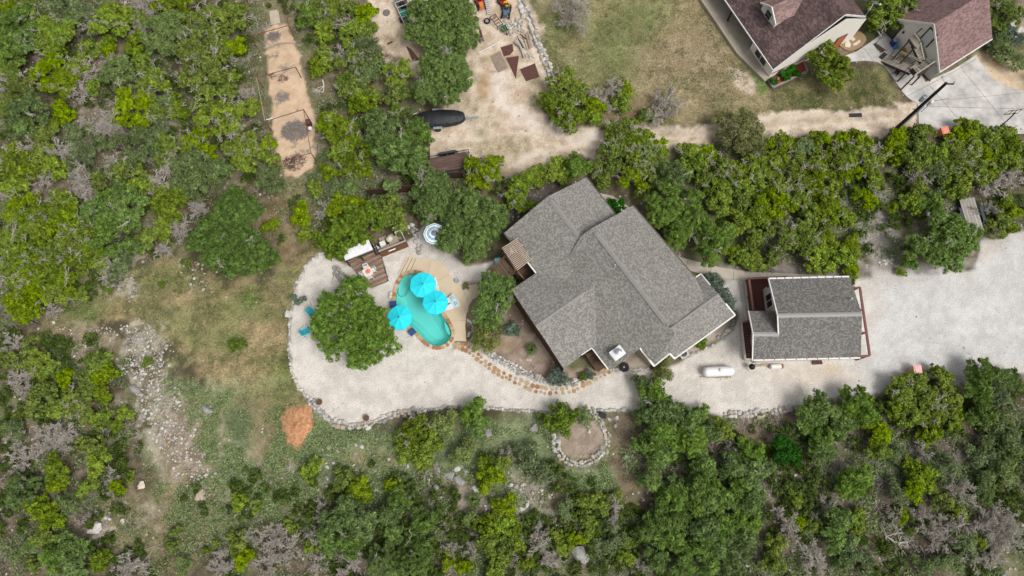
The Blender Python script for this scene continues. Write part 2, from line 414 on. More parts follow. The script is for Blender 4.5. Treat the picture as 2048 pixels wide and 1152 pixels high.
# dirt yard and track
DIRT = [(738, -40), (1050, -40), (1072, 40), (1090, 110), (1112, 165), (1072, 200), (1100, 235), (1150, 250), (1250, 262), (1340, 256), (1420, 244), (1500, 232), (1600, 224), (1700, 214), (1835, 204), (1838, 262), (1760, 275), (1700, 272), (1600, 280), (1400, 285), (1330, 300), (1220, 300), (1110, 325), (1020, 350), (930, 345), (862, 325), (858, 290), (870, 262), (850, 250), (895, 200), (850, 175), (800, 125), (755, 110), (745, 60)]
zone(DIRT, (.44, .34, .245), (.66, .555, .45), .3, 1.1, .75, .25, .4, noise=n3 * .6 + n2 * .4)
DIRTW = pw(DIRT)
for b, a in ((blob(1000, 290, 60, 26), .6), (blob(975, 250, 40, 16), .35), (blob(930, 205, 40, 16), .4), (blob(1060, 20, 25, 30), .5), (blob(1010, 120, 30, 16), .4), (blob(1070, 185, 22, 40), .6), (blob(790, 80, 25, 40), .35), (blob(1380, 268, 50, 7), .8), (blob(1300, 262, 60, 7), .5), (blob(1010, 175, 25, 10), .35), (blob(990, 330, 60, 14), .5), (blob(1600, 240, 60, 5), .6), (blob(1740, 235, 60, 12), .3), (blob(890, 300, 30, 16), .2)):
    zone(b, (.16, .15, .07), (.34, .28, .17), .5, 1.3, .4, .7, .4, a, noise=n3)
zone([(950, 160), (975, 135), (985, 150), (978, 190), (960, 200)], (.34, .22, .12), (.45, .31, .19), .4, .3, .4, 0, .05, .85)
zone([(980, 150), (1010, 150), (1025, 200), (1060, 230), (1180, 262), (1260, 275), (1100, 275), (1020, 240), (990, 200)], (.62, .55, .47), (.7, .63, .56), .8, .8, .7, 0, .1, .7)
zone([(1110, 215), (1250, 248), (1380, 252), (1500, 236), (1800, 215), (1800, 224), (1500, 246), (1380, 262), (1240, 262)], (.56, .47, .38), (.66, .58, .49), .6, .4, .6, 0, .1, .6)
for i in range(60):
    q = random.uniform(760, 1180), random.uniform(60, 340); zone(blob(q[0], q[1], random.uniform(4, 16), random.uniform(3, 8)), (.2, .17, .09), (.38, .3, .19), .3, .9, .4, .8, .3, .55, noise=n3) if 0 < sdist(DIRTW, *[np.array([v]) for v in XY(P(*q))])[0] else None
# sand right of the driveway
zone([(1948, 112), (1990, 98), (2060, 140), (2200, 180), (2200, 200), (2048, 188), (1985, 165)], (.5, .38, .26), (.62, .49, .35), .4, .4, .4, .05, .1)
zone(blob(1993, 125, 12, 10), (.3, .19, .09), (.36, .24, .12), .5, .2, .3, 0, 0, .9)
zone([(1990, 60), (2060, 50), (2200, 60), (2200, 175), (2048, 135), (2000, 95)], (.1, .11, .045), (.22, .17, .1), .6, .6, .2, .9, .1)
zone([(2030, 10), (2200, 10), (2200, 60), (2040, 60)], (.25, .2, .13), (.34, .28, .2), .6, .6, .3, .3, .4)
for a_, b_ in (([(1000, 345), (1060, 310), (1130, 296), (1220, 288), (1330, 278), (1420, 268), (1560, 258), (1700, 246), (1830, 236)], .6), ([(880, 290), (960, 276), (1050, 262), (1120, 262)], .45), ([(1030, 120), (1010, 170), (1025, 215), (1080, 250), (1160, 268)], .5)):
    top = [(x, y - 4) for x, y in a_]; bot = [(x, y + 4) for x, y in a_[::-1]]; zone(top + bot, (.58, .50, .41), (.7, .62, .53), .3, .35, .5, 0, .1, b_)
# gravel
YARD = [(662, 514), (640, 506), (620, 522), (604, 547), (592, 575), (586, 605), (580, 640), (579, 700), (584, 742), (598, 777), (622, 800), (640, 822), (665, 843), (700, 852), (735, 848), (762, 838), (790, 827), (850, 820), (905, 813), (960, 814), (1010, 818), (1060, 822), (1120, 826), (1180, 822), (1230, 820), (1300, 822), (1400, 822), (1450, 832), (1500, 828), (1560, 822), (1600, 812), (1640, 800), (1690, 790), (1760, 785), (1800, 770), (1850, 757), (1900, 750), (1960, 745), (2060, 748), (2260, 748), (2260, 450), (2060, 462), (2010, 468), (1965, 474), (1950, 540), (1900, 545), (1850, 552), (1800, 548), (1745, 532), (1700, 545), (1480, 556), (1440, 570), (1465, 600), (1478, 630), (1468, 660), (1430, 690), (1395, 705), (1350, 730), (1290, 742), (1225, 742), (1175, 755), (1140, 768), (1080, 758), (1040, 740), (1000, 718), (968, 694), (940, 684), (915, 690), (905, 700), (930, 600), (960, 572), (1010, 556), (1000, 515), (960, 530), (930, 530), (905, 510), (890, 480), (880, 450), (850, 445), (832, 470), (800, 492), (760, 500), (720, 520), (690, 528)]
YW = pw(YARD); yi, yw_ = zone(YARD, (.52, .48, .435), (.64, .6, .55), .18, .12, 1.0, 0, .0)
zone([(1745, 540), (1960, 540), (2000, 465), (2260, 440), (2260, 760), (1960, 740), (1800, 770), (1690, 790), (1640, 800), (1730, 720), (1760, 600)], (.47, .465, .455), (.57, .565, .555), 2, 2, 1.0, 0, .05, .95)
zone([(1745, 545), (1720, 480), (1690, 430), (1700, 390), (1730, 370), (1775, 385), (1790, 430), (1800, 480), (1800, 550)], (.27, .24, .205), (.4, .37, .34), .5, .6, 1.0, 0, .3, .9)
zone(blob(1460, 580, 26, 50), (.4, .38, .36), (.48, .46, .44), 1, .5, 1, 0, 0, .7)  # soft shadow left of the small building, painted into the gravel colour
zone(blob(1640, 752, 100, 18), (.55, .47, .39), (.62, .55, .47), .8, .6, .9, 0, 0, .6)
zone(blob(1660, 738, 14, 6), (.5, .36, .18), (.5, .38, .22), .5, .4, .6, 0, 0, .6)
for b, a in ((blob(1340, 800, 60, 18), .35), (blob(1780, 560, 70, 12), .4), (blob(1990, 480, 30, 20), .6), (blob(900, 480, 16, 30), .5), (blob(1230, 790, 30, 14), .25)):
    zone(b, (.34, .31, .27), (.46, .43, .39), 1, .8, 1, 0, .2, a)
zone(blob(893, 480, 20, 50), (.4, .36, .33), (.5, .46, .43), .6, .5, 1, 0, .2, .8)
for a_ in ([(1745, 700), (1800, 660), (1880, 630), (1960, 620), (2060, 622)], [(1745, 730), (1810, 695), (1890, 668), (1970, 655), (2060, 655)], [(1740, 590), (1800, 600), (1900, 570), (2000, 520), (2060, 505)]):
    zone([(x, y - 5) for x, y in a_] + [(x, y + 5) for x, y in a_[::-1]], (.54, .53, .51), (.64, .62, .6), .8, .5, .8, 0, 0, .4)
for i in range(26):
    q = random.uniform(600, 2040), random.uniform(520, 820); zone(blob(q[0], q[1], random.uniform(8, 40), random.uniform(5, 14)), (.40, .37, .33), (.50, .47, .43), 1, 1.2, 1, 0, .05, .22) if 0 < sdist(YW, *[np.array([v]) for v in XY(P(*q))])[0] else None
# garden beds
zone([(925, 560), (1000, 575), (1024, 590), (1050, 640), (1128, 738), (1215, 742), (1180, 752), (1140, 766), (1080, 756), (1040, 738), (1000, 716), (968, 692), (945, 684), (935, 655)], (.23, .17, .125), (.36, .29, .235), .25, .3, .6, .1, .25)
zone(blob(1000, 690, 40, 14), (.34, .24, .15), (.42, .31, .2), .6, .6, .4, .1, .1, .6)
zone(blob(1262, 715, 45, 26), (.33, .28, .23), (.42, .37, .31), .4, .3, .6, .1, .2)
zone([(1440, 640), (1470, 640), (1455, 665), (1400, 700), (1370, 715), (1380, 690)], (.3, .26, .22), (.42, .37, .32), .3, .2, .6, .1, .4)
zone(blob(1160, 875, 46, 44), (.26, .205, .155), (.38, .31, .25), .25, .25, .8, .1, .2)
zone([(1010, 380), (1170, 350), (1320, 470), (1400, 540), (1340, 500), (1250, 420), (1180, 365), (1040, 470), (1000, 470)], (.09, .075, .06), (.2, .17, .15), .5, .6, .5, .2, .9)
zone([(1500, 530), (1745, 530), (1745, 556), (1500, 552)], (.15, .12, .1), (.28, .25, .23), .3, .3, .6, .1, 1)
zone([(640, 60), (735, 60), (740, 260), (680, 380), (640, 300)], (.11, .1, .055), (.2, .155, .1), 1, 1, .3, .5, .3, .6)
zone([(655, 380), (830, 350), (990, 330), (1040, 350), (1030, 400), (860, 450), (700, 470)], (.08, .06, .04), (.17, .13, .09), 1, 1, .3, .3, .2, .8)
zone([(1800, 420), (1950, 400), (1960, 470), (1850, 480)], (.12, .11, .07), (.26, .23, .18), .5, .6, .5, .4, .8, .8)

# which part of the sheet each face belongs to
POOL_PX = [(791, 603), (792, 590), (796, 573), (802, 560), (809, 552), (818, 548), (830, 547), (846, 551), (858, 559), (866, 571), (869, 585), (871, 600), (876, 614), (884, 630), (893, 643), (899, 653), (903, 663), (903, 671), (899, 680), (893, 687), (884, 691), (874, 693), (863, 690), (853, 684), (845, 676), (838, 668), (831, 661), (822, 653), (810, 644), (799, 632), (793, 618)]
POOL_W = smoothpoly(pw(POOL_PX), 1)
def grow(poly, d):
    k = len(poly); out = []
    area = sum(poly[i][0] * poly[(i + 1) % k][1] - poly[(i + 1) % k][0] * poly[i][1] for i in range(k)); sg = 1 if area > 0 else -1
    for i in range(k):
        a, b = poly[i - 1], poly[(i + 1) % k]; tx, ty = b[0] - a[0], b[1] - a[1]; l = math.hypot(tx, ty) or 1
        out.append((poly[i][0] + ty / l * d * sg, poly[i][1] - tx / l * d * sg))
    return out
cx = ((X.reshape(NY, NX)[:-1, :-1]) + GS / 2).ravel(); cy = ((Y.reshape(NY, NX)[:-1, :-1]) + GS / 2).ravel()
FN = len(cx); jn = (vnoise(cx, cy, 1.2, 5) - .5) * .8
cls = np.zeros(FN, int)
cls[sdist(DIRTW, cx, cy) + jn > 0] = 1
cls[sdist(YW, cx, cy) > 0] = 2
cls[sdist(grow(POOL_W, .18), cx, cy) > 0] = 9
H = (fbm(X, Y, .35, 51, 3) - .5) * .25 + (n3 - .5) * .08
near = np.zeros(len(X)); 
for poly in (DIRTW, YW): near = np.maximum(near, ss(sdist(poly, X, Y), -2.5, -.2))
for box in ([(1400, -40), (2250, -40), (2250, 300), (1560, 300), (1400, 100)], [(1000, 340), (1500, 400), (1780, 540), (1500, 780), (1000, 780)]): near = np.maximum(near, ss(sdist(pw(box), X, Y), -3, 0))
H = H * (1 - near)
col = np.clip(col * (1 + (n4[:, None] - .5) * .1), 0, 1)
gm, n, b = newmat('ground_surface')
oc = _coord(n, 'Object')
att = n.nodes.new('ShaderNodeAttribute'); att.attribute_name = 'Col'
at2 = n.nodes.new('ShaderNodeAttribute'); at2.attribute_name = 'Aux'
sp = n.nodes.new('ShaderNodeSeparateColor'); n.links.new(at2.outputs['Color'], sp.inputs[0])
gr1 = _ramp(n, _noise(n, oc, 11, 3, .9), [(.36, (.5,) * 3), (.47, (.95,) * 3), (.62, (1.2,) * 3)])
c0 = _mix(n, sp.outputs[0], att.outputs['Color'], _mix(n, 1.0, att.outputs['Color'], gr1, 'MULTIPLY'))
fib = _ramp(n, _noise(n, oc, 5, 6, .85), [(.36, (.42,) * 3), (.5, (1,) * 3), (.64, (1.65,) * 3)])
c1 = _mix(n, sp.outputs[1], c0, _mix(n, 1.0, c0, fib, 'MULTIPLY'))
vo = n.nodes.new('ShaderNodeTexVoronoi'); vo.inputs['Scale'].default_value = 3.3; vo.inputs['Randomness'].default_value = 1; n.links.new(oc, vo.inputs['Vector'])
vcs = n.nodes.new('ShaderNodeSeparateColor'); n.links.new(vo.outputs['Color'], vcs.inputs[0])
stone = _math(n, 'MULTIPLY', _math(n, 'LESS_THAN', vo.outputs['Distance'], _math(n, 'MULTIPLY', vcs.outputs[1], .42)), _math(n, 'LESS_THAN', vcs.outputs[0], _math(n, 'MULTIPLY', sp.outputs[2], .4)))
sc = _ramp(n, vcs.outputs[2], [(0, (.22, .2, .17)), (1, (.5, .46, .42))])
c2 = _mix(n, stone, c1, sc)
# dark pebbles on pale gravel
vp = n.nodes.new('ShaderNodeTexVoronoi'); vp.inputs['Scale'].default_value = 2.4; n.links.new(oc, vp.inputs['Vector'])
pc = n.nodes.new('ShaderNodeSeparateColor'); n.links.new(vp.outputs['Color'], pc.inputs[0])
peb = _math(n, 'MULTIPLY', _math(n, 'LESS_THAN', vp.outputs['Distance'], .14), _math(n, 'LESS_THAN', pc.outputs[0], .16))
peb = _math(n, 'MULTIPLY', peb, sp.outputs[0])
c3 = _mix(n, _math(n, 'MULTIPLY', peb, .6), c2, (.16, .14, .12))
n.links.new(c3, b.inputs['Base Color']); b.inputs['Roughness'].default_value = .95; b.inputs['Specular IOR Level'].default_value = .12
_bump(n, b, _noise(n, oc, 7, 4, .8), .6, .06)
quads = (np.arange(NY - 1)[:, None] * NX + np.arange(NX - 1)[None]).ravel()
quads = np.stack([quads, quads + 1, quads + NX + 1, quads + NX], 1)
VV = np.stack([X, Y, H], 1)
def grid_obj(name, mask):
    q = quads[mask]; used, inv = np.unique(q, return_inverse=True); q2 = inv.reshape(q.shape)
    me = bpy.data.meshes.new(name); me.vertices.add(len(used)); me.vertices.foreach_set('co', VV[used].ravel())
    me.loops.add(q2.size); me.loops.foreach_set('vertex_index', q2.ravel().astype(np.int32))
    me.polygons.add(len(q2)); me.polygons.foreach_set('loop_start', np.arange(0, q2.size, 4, dtype=np.int32))
    me.polygons.foreach_set('loop_total', np.full(len(q2), 4, np.int32)); me.polygons.foreach_set('use_smooth', np.ones(len(q2), bool))
    for nm, arr in (('Col', np.concatenate([col, np.ones((len(col), 1))], 1)), ('Aux', aux)):
        a = me.color_attributes.new(nm, 'FLOAT_COLOR', 'POINT'); a.data.foreach_set('color', arr[used].ravel().astype(np.float32))
    me.materials.append(gm); me.update(calc_edges=True); me.validate()
    o = bpy.data.objects.new(name, me); COL.objects.link(o); return struct(o)
grid_obj('ground', cls == 0); grid_obj('dirt_road', cls == 1); grid_obj('gravel_yard', cls == 2)
# the land beyond, to the horizon
far = MB(); B = 2500
o4 = [(-B, -B), (B, -B), (B, B), (-B, B)]; i4 = [(GX0 + .2, GY0 + .2), (GX1 - .2, GY0 + .2), (GX1 - .2, GY1 - .2), (GX0 + .2, GY1 - .2)]
far.add([(x, y, -.3) for x, y in o4 + i4], [(0, 1, 5, 4), (1, 2, 6, 5), (2, 3, 7, 6), (3, 0, 4, 7)])
struct(far.build('terrain', M('far_scrubland', (.17, .15, .095), (.095, .1, .05), .4, .95, .3)))

# ---------------------------------------------------------------- sheets: pool deck, driveway, path
def sheet(name, px, z, mat, th=.12, holes=(), sm=0):
    poly = pw(px); poly = smoothpoly(poly, sm) if sm else poly
    m = MB().prism(poly, z - th, z, 0, holes); return m
DECKT = M('tan_pool_deck', (.62, .51, .37), (.52, .42, .295), .8, .85, .05)
JOINT = M('dark_joint', (.2, .18, .15), None, 4, .9)  # dark tone of the joint lines in deck and path
deck = [(813.7, 514), (845, 517), (879, 522), (890, 530), (896, 541), (902, 554), (912, 567), (925, 573), (940, 571), (954, 568), (972, 574), (960, 590), (945, 600), (938, 612), (933, 630), (930.5, 651), (933, 683), (905, 682), (907, 665), (905, 650), (893, 634), (884, 620), (878, 600), (872, 575), (860, 556), (846, 546), (826, 543), (803, 549), (796, 548)]
m = sheet('pool_deck', deck, .10, DECKT, .15)
def strip(mb, px, wd, z, mi=0):
    for a, b2 in zip(px[:-1], px[1:]):
        p, q = P(*a, z), P(*b2, z); mb.beam(p, q, wd, .006, mi)
for L_ in ([(818, 515), (801, 547)], [(825, 516), (810, 545)], [(832, 517), (820, 543)]): strip(m, L_, .06, .104, 1)
for L_ in ([(860, 521), (856, 548)], [(899, 548), (868, 566)], [(906, 640), (931, 641)]): strip(m, L_, .03, .104, 2)
strip(m, [(923, 573), (931, 590), (939, 607)], .12, .104, 3)
tag(struct(m.build('pool_deck', [DECKT, JOINT, M('hairline', (.42, .33, .22), None, 4), CONC])), 'tan stamped concrete deck curving around the pool')
DRIVE = M('driveway_concrete', (.62, .595, .56), (.33, .32, .305), .5, .9, .05, contrast=.17)
drv = [(1835, 209), (1815, 196), (1803, 183), (1793, 168), (1780, 148), (1768, 132), (1752, 124), (1730, 122), (1700, 124), (1690, 112), (1712, 104), (1730, 92), (1750, 78), (1770, 60), (1800, 60), (1850, 165), (1905, 140), (1952, 110), (1962, 128), (1985, 158), (2012, 175), (2050, 184), (2200, 190), (2200, 265), (2048, 268), (1838, 262)]
m = sheet('driveway', drv, .08, DRIVE)
for L_ in ([(1860, 172), (1905, 225), (1960, 285)], [(1925, 140), (1975, 200), (2030, 270)], [(1770, 122), (1815, 110)], [(1795, 163), (1850, 130)], [(1815, 192), (1905, 145), (1952, 118)], [(1835, 209), (1836, 262)], [(1836, 208), (1900, 196)], [(1727, 96), (1748, 124)], [(1745, 86), (1776, 130)]): strip(m, L_, .05, .084, 1)
struct(m.build('driveway', [DRIVE, M('joint_dirt', (.25, .23, .2), None, 4)]))
m = sheet('path', [(1190, 385), (1225, 392), (1255, 412), (1290, 450), (1330, 498), (1362, 515), (1400, 525), (1440, 535), (1500, 544), (1570, 547), (1640, 550), (1640, 560), (1560, 560), (1490, 562), (1440, 556), (1395, 546), (1355, 534), (1320, 514), (1280, 470), (1250, 430), (1215, 405), (1185, 400)], .07, CONC)
for L_ in ([(1376, 519), (1371, 539)], [(1423, 531), (1420, 552)], [(1468, 539), (1466, 560)], [(1345, 507), (1336, 524)]): strip(m, L_, .04, .074, 1)
struct(m.build('path', [M('path_concrete', (.5, .45, .38), (.36, .32, .27), .8, .9, .08), JOINT]))

# ---------------------------------------------------------------- pool
PW = POOL_W; k = len(PW); lvl = -.08
m = MB(); inner = [grow(PW, -.02), grow(PW, -.35), grow(PW, -.9)]
rings = [(PW, .08), (PW, -.55), (inner[1], -1.0), (inner[2], -1.35)]
vs = [(x, y, z) for ring, z in rings for x, y in ring]; fs = []
for r in range(3):
    for i in range(k): fs.append((r * k + (i + 1) % k, r * k + i, (r + 1) * k + i, (r + 1) * k + (i + 1) % k))
m.add(vs, fs); fl = [Vector((x, y, 0)) for x, y in rings[3][0]]
m.add([(p.x, p.y, -1.35) for p in fl], [tuple(t) for t in tessellate_polygon([fl])])
pool = thing('swimming_pool', 'curved turquoise swimming pool edged with rust and tan flagstones', 'pool', P(850, 620))
PLAST = M('pool_plaster', (.50, .82, .76), (.42, .76, .71), .7, .6)
bz = m.build('basin', PLAST, pool, True)
m = MB()   # entry steps and the two seat ledges under the water
for i, (pp, z) in enumerate((([(795, 590), (800, 562), (812, 551), (826, 548), (828, 556), (816, 575), (806, 592)], -.3), ([(820, 548), (846, 551), (850, 556), (836, 566), (824, 556)], -.45))):
    m.prism(smoothpoly(pw(pp, z), 1), -1.3, z)
m.prism(smoothpoly(pw([(889, 642), (898, 655), (902, 667), (899, 672), (891, 660), (889, 650)], -.25), 1), -1.3, -.25)
m.parts('entry_step', M('pool_step_plaster', (.5, .78, .72), (.42, .7, .66), 2, .6), pool, True)
m = MB(); outer = grow(PW, .36); rng = random.Random(5)
cop = [M('coping_' + nme, c, tuple(x * .7 for x in c), 6, .85, .3) for nme, c in (('tan', (.55, .42, .25)), ('rust', (.38, .19, .09)), ('cream', (.6, .5, .36)), ('ochre', (.5, .33, .16)))]
acc = 0; i = 0
pts = []
for a in range(k):
    p, q = PW[a], PW[(a + 1) % k]; po, qo = outer[a], outer[(a + 1) % k]; seg = math.hypot(q[0] - p[0], q[1] - p[1]); nn_ = max(1, round(seg / .3))
    for s_ in range(nn_):
        t0, t1 = s_ / nn_ + .03, (s_ + 1) / nn_ - .03
        lp = lambda A, B, t: (A[0] + (B[0] - A[0]) * t, A[1] + (B[1] - A[1]) * t)
        m.prism([lp(p, q, t0), lp(p, q, t1), lp(po, qo, t1 - rng.uniform(0, .06)), lp(po, qo, t0 + rng.uniform(0, .06))], -.05, .13 + rng.uniform(0, .02), rng.choice((0, 0, 1, 1, 2, 3, 3)))
m.build('coping', cop, pool, True)
MB().prism(grow(PW, .34), -.1, .118, 0, [grow(PW, .01)]).build('mortar_bed', M('mortar', (.5, .42, .32), None, 5), pool, True)
wm, n, b = newmat('pool_water'); n.nodes.remove(b); out = n.nodes['Material Output']
tr = n.nodes.new('ShaderNodeBsdfTransparent'); tr.inputs[0].default_value = (.5, .89, .88, 1)
gl = n.nodes.new('ShaderNodeBsdfGlossy'); gl.inputs['Roughness'].default_value = .04
fr = n.nodes.new('ShaderNodeFresnel'); fr.inputs[0].default_value = 1.33
bp = n.nodes.new('ShaderNodeBump'); bp.inputs['Strength'].default_value = .25; bp.inputs['Distance'].default_value = .05
n.links.new(_noise(n, _coord(n), 3, 3), bp.inputs['Height']); n.links.new(bp.outputs[0], gl.inputs['Normal']); n.links.new(bp.outputs[0], fr.inputs['Normal'])
mx = n.nodes.new('ShaderNodeMixShader'); n.links.new(fr.outputs[0], mx.inputs[0]); n.links.new(tr.outputs[0], mx.inputs[1]); n.links.new(gl.outputs[0], mx.inputs[2]); n.links.new(mx.outputs[0], out.inputs[0])
wp = grow(PW, -.01); fl = [Vector((x, y, 0)) for x, y in wp]; tt = []
for t in tessellate_polygon([fl]):
    a_, b_, c_ = [fl[i] for i in t]; tt.append(tuple(t) if (b_ - a_).cross(c_ - a_).z > 0 else tuple(t[::-1]))
wo_ = MB().add([(x, y, lvl) for x, y in wp], tt).build('pool_water', wm, None, True); struct(wo_)
# ---------------------------------------------------------------- main house
SH1 = shingle('grey_shingles', ((.17, .163, .147), (.215, .207, .188), (.255, .246, .224), (.33, .318, .292)), .15, .14, (.9, 1.05))
SH2 = shingle('charcoal_shingles', ((.12, .114, .105), (.15, .143, .133), (.18, .173, .161), (.25, .242, .229)), .15, .14, (.9, 1.05))
SH3 = shingle('maroon_shingles', ((.075, .05, .049), (.10, .067, .064), (.12, .082, .078), (.17, .12, .11)), .3, .15, (.55, 1.35))
RIDGE1 = M('ridge_cap_shingle', (.29, .28, .26), (.2, .195, .18), 8, .9)
house = thing('ranch_house', 'large rambling house with mottled grey shingle gables and a white chimney', 'house', P(1230, 600))
zr, = (6.0,)
A, B_ = P(1184, 456, zr), P(1336, 652, zr)
pl_ne = plane3(A, B_, P(1266, 411, 4.0)); pl_sw = plane3(A, B_, P(1192, 702, 2.7))
def up(v, d): return v + Vector((0, 0, d))
m = MB(); m.slab([A, Q(1266, 411, pl_ne), Q(1391, 555, pl_ne), Q(1401, 577, pl_ne), Q(1414, 597, pl_ne), Q(1352, 646, pl_ne), B_], .16)
m.slab([B_, Q(1349, 668, pl_sw), Q(1312, 728, pl_sw), Q(1281, 696, pl_sw), Q(1227, 736, pl_sw), Q(1217, 739, pl_sw), Q(1184, 696, pl_sw), Q(1110, 560, pl_sw), Q(1162, 472, pl_sw), A], .16)
m.build('roof', SH1, house, True)
z1 = 5.0; C1, D1 = P(1095, 393, z1), P(1166, 484, z1)
p1n = plane3(C1, D1, P(1173, 355, 3.5)); p1s = plane3(C1, D1, P(1072, 546, 3.1))
m = MB(); m.slab([C1, Q(1173, 355, p1n), Q(1231, 428, p1n), Q(1262, 466, p1n), Q(1200, 520, p1n), D1], .16)
m.slab([C1, D1, Q(1180, 500, p1s), Q(1110, 585, p1s), Q(1072, 546, p1s), Q(1008, 466, p1s)], .16)
m.build('roof', SH1, house, True)
z3 = 4.5; C3, D3 = P(1071, 652, z3), P(1215, 552, z3)
p3n = plane3(C3, D3, P(1026, 577, 3.0)); p3s = plane3(C3, D3, P(1127, 737, 2.9))
m = MB(); m.slab([C3, Q(1025, 583, p3n), Q(1026, 577, p3n), Q(1087, 536, p3n), Q(1160, 490, p3n), D3], .16)
m.slab([C3, D3, Q(1262, 640, p3s), Q(1184, 696, p3s), Q(1127, 737, p3s), Q(1091, 681, p3s)], .16)
m.build('roof', SH1, house, True)
z4 = 4.4; C4, D4 = P(1437, 588, z4), P(1310, 678, z4)
p4n = plane3(C4, D4, P(1402, 548, 3.1)); p4s = plane3(C4, D4, P(1470, 630, 2.9))
m = MB(); m.slab([C4, D4, Q(1300, 620, p4n), Q(1391, 555, p4n), Q(1402, 548, p4n), Q(1420, 570, p4n)], .16)
m.slab([C4, Q(1451, 607, p4s), Q(1470, 630, p4s), Q(1349, 717, p4s), Q(1339, 707, p4s), Q(1308, 732, p4s), Q(1280, 696, p4s), D4], .16, 0, .004)
m.build('roof', SH1, house, True)
def ridgecap(mb, a, b2, wd, d=.03):
    dr = (b2 - a).normalized(); sd = Vector((dr.y, -dr.x, 0))
    for s_ in (-1, 1):
        mb.slab([a + Vector((0, 0, d + .03)), b2 + Vector((0, 0, d + .03)), b2 + sd * wd * s_ + Vector((0, 0, d - wd * .35)), a + sd * wd * s_ + Vector((0, 0, d - wd * .35))], .05)
m = MB(); dd = (B_ - A).normalized(); ridgecap(m, A + dd * .6, B_ - dd * .3, .22, .07); dd = (D1 - C1).normalized(); ridgecap(m, C1 + dd * .6, D1 - dd * .35, .22, .07)
m.parts('ridge_vent', RIDGE1, house, True)
m = MB(); dd = (C4 - D4).normalized(); ridgecap(m, D4 + dd * 1.2, C4, .13, .02); dd = (C3 - D3).normalized(); ridgecap(m, D3 + dd * 2.6, C3, .13, .02)
m.parts('ridge_cap', RIDGE1, house, True)
HW = M('tan_house_siding', (.4, .33, .25), (.3, .25, .19), 1.5, .8)
def wallring(pts, mat, parent, inset=.35, name='wall', drop=.2, cen=None, th=.15):
    c = cen or sum(pts, Vector()) / len(pts); m = MB(); k = len(pts)
    for i in range(k):
        a, b2 = pts[i].copy(), pts[(i + 1) % k].copy()
        m.add([(a.x, a.y, -.1), (b2.x, b2.y, -.1), (b2.x, b2.y, b2.z - drop), (a.x, a.y, a.z - drop)], [(0, 1, 2, 3)])
    return m.build(name, mat, parent, True)
def inset_pts(pts, d):
    out = []; k = len(pts); area = sum(pts[i].x * pts[(i + 1) % k].y - pts[(i + 1) % k].x * pts[i].y for i in range(k)); sg = -1 if area > 0 else 1
    for i in range(k):
        p = pts[i]; e1 = (p - pts[i - 1]); e2 = (pts[(i + 1) % k] - p)
        n1_ = Vector((e1.y, -e1.x, 0)).normalized() * sg; n2_ = Vector((e2.y, -e2.x, 0)).normalized() * sg
        b = (n1_ + n2_)
        if b.length < .2: b = n1_
        b.normalize(); q = p + b * min(d / max(b.dot(n1_), .5), d * 1.6); out.append(Vector((q.x, q.y, p.z)))
    return out
ring = [C1, Q(1173, 355, p1n), Q(1231, 428, p1n), Q(1266, 411, pl_ne), Q(1391, 555, pl_ne), Q(1402, 548, p4n), Q(1420, 570, p4n), C4, Q(1451, 607, p4s), Q(1470, 630, p4s), Q(1349, 717, p4s), Q(1339, 707, p4s), Q(1308, 732, p4s), Q(1280, 696, p4s), Q(1235, 729, pl_sw), Q(1217, 739, pl_sw), Q(1184, 696, p3s), Q(1127, 737, p3s), C3, Q(1025, 583, p3n), Q(1087, 536, p3n), Q(1072, 546, p1s), Q(1008, 466, p1s)]
ring[3].z = min(ring[3].z, 3.2)
wallring(inset_pts(ring, .38), HW, house, drop=.22)
# dark board gable wall on the garden side
m = MB(); a, c_, b2 = Q(1027, 590, p3n), C3, Q(1127, 737, p3s); off = (b2 - a).normalized(); off = Vector((off.y, -off.x, 0)) * .05
inn = Vector((-off.x, -off.y, 0)) * 1.2
pts = [a + inn, c_ + inn, b2 + inn]
m.add([(pts[0].x, pts[0].y, -.1), (pts[2].x, pts[2].y, -.1)] + [(p.x, p.y, p.z - .2) for p in (pts[2], pts[1], pts[0])], [(0, 1, 2, 3, 4)])
m.build('boarded_wall', planks('dark_wall_boards', (.07, .035, .02), (.10, .05, .03), .2, 4), house, True)
# gutters
m = MB()
def gut(mb, pts, z=None, wd=.13):
    for p, q in zip(pts[:-1], pts[1:]): mb.beam(up(p, -.04), up(q, -.04), wd, .13)
gut(m, [Q(1470, 630, p4s), Q(1349, 717, p4s), Q(1339, 707, p4s), Q(1308, 732, p4s), Q(1280, 696, p4s)], wd=.17)
gut(m, [Q(1391, 555, p4n), Q(1402, 548, p4n), Q(1420, 570, p4n)]); gut(m, [Q(1451, 607, p4s), Q(1470, 630, p4s)])
gut(m, [Q(1184, 696, pl_sw), Q(1217, 739, pl_sw)]); gut(m, [Q(1054, 523, p1s), Q(1072, 546, p1s)]); gut(m, [Q(1184, 696, p3s), Q(1163, 710, p3s)], wd=.08)
m.parts('gutter', WHITE, house, True)
m = MB(); gut(m, [Q(1173, 355, p1n), Q(1231, 428, p1n)]); gut(m, [Q(1266, 411, pl_ne), Q(1391, 555, pl_ne)]); gut(m, [Q(1008, 466, p1s), Q(1054, 523, p1s)])
m.parts('dark_gutter', M('brown_gutter', (.12, .1, .085), None, 5, .5), house, True)
for px, py, pl in ((1229, 533, pl_sw), (1332, 694, p4s)):
    p = Q(px, py, pl); m = MB(); m.lathe([(.14, -.05), (.1, .08), (.05, .12), (.05, .4), (.07, .42), (.07, .46)], p, 10); m.build('roof_vent', STEEL, house, True)
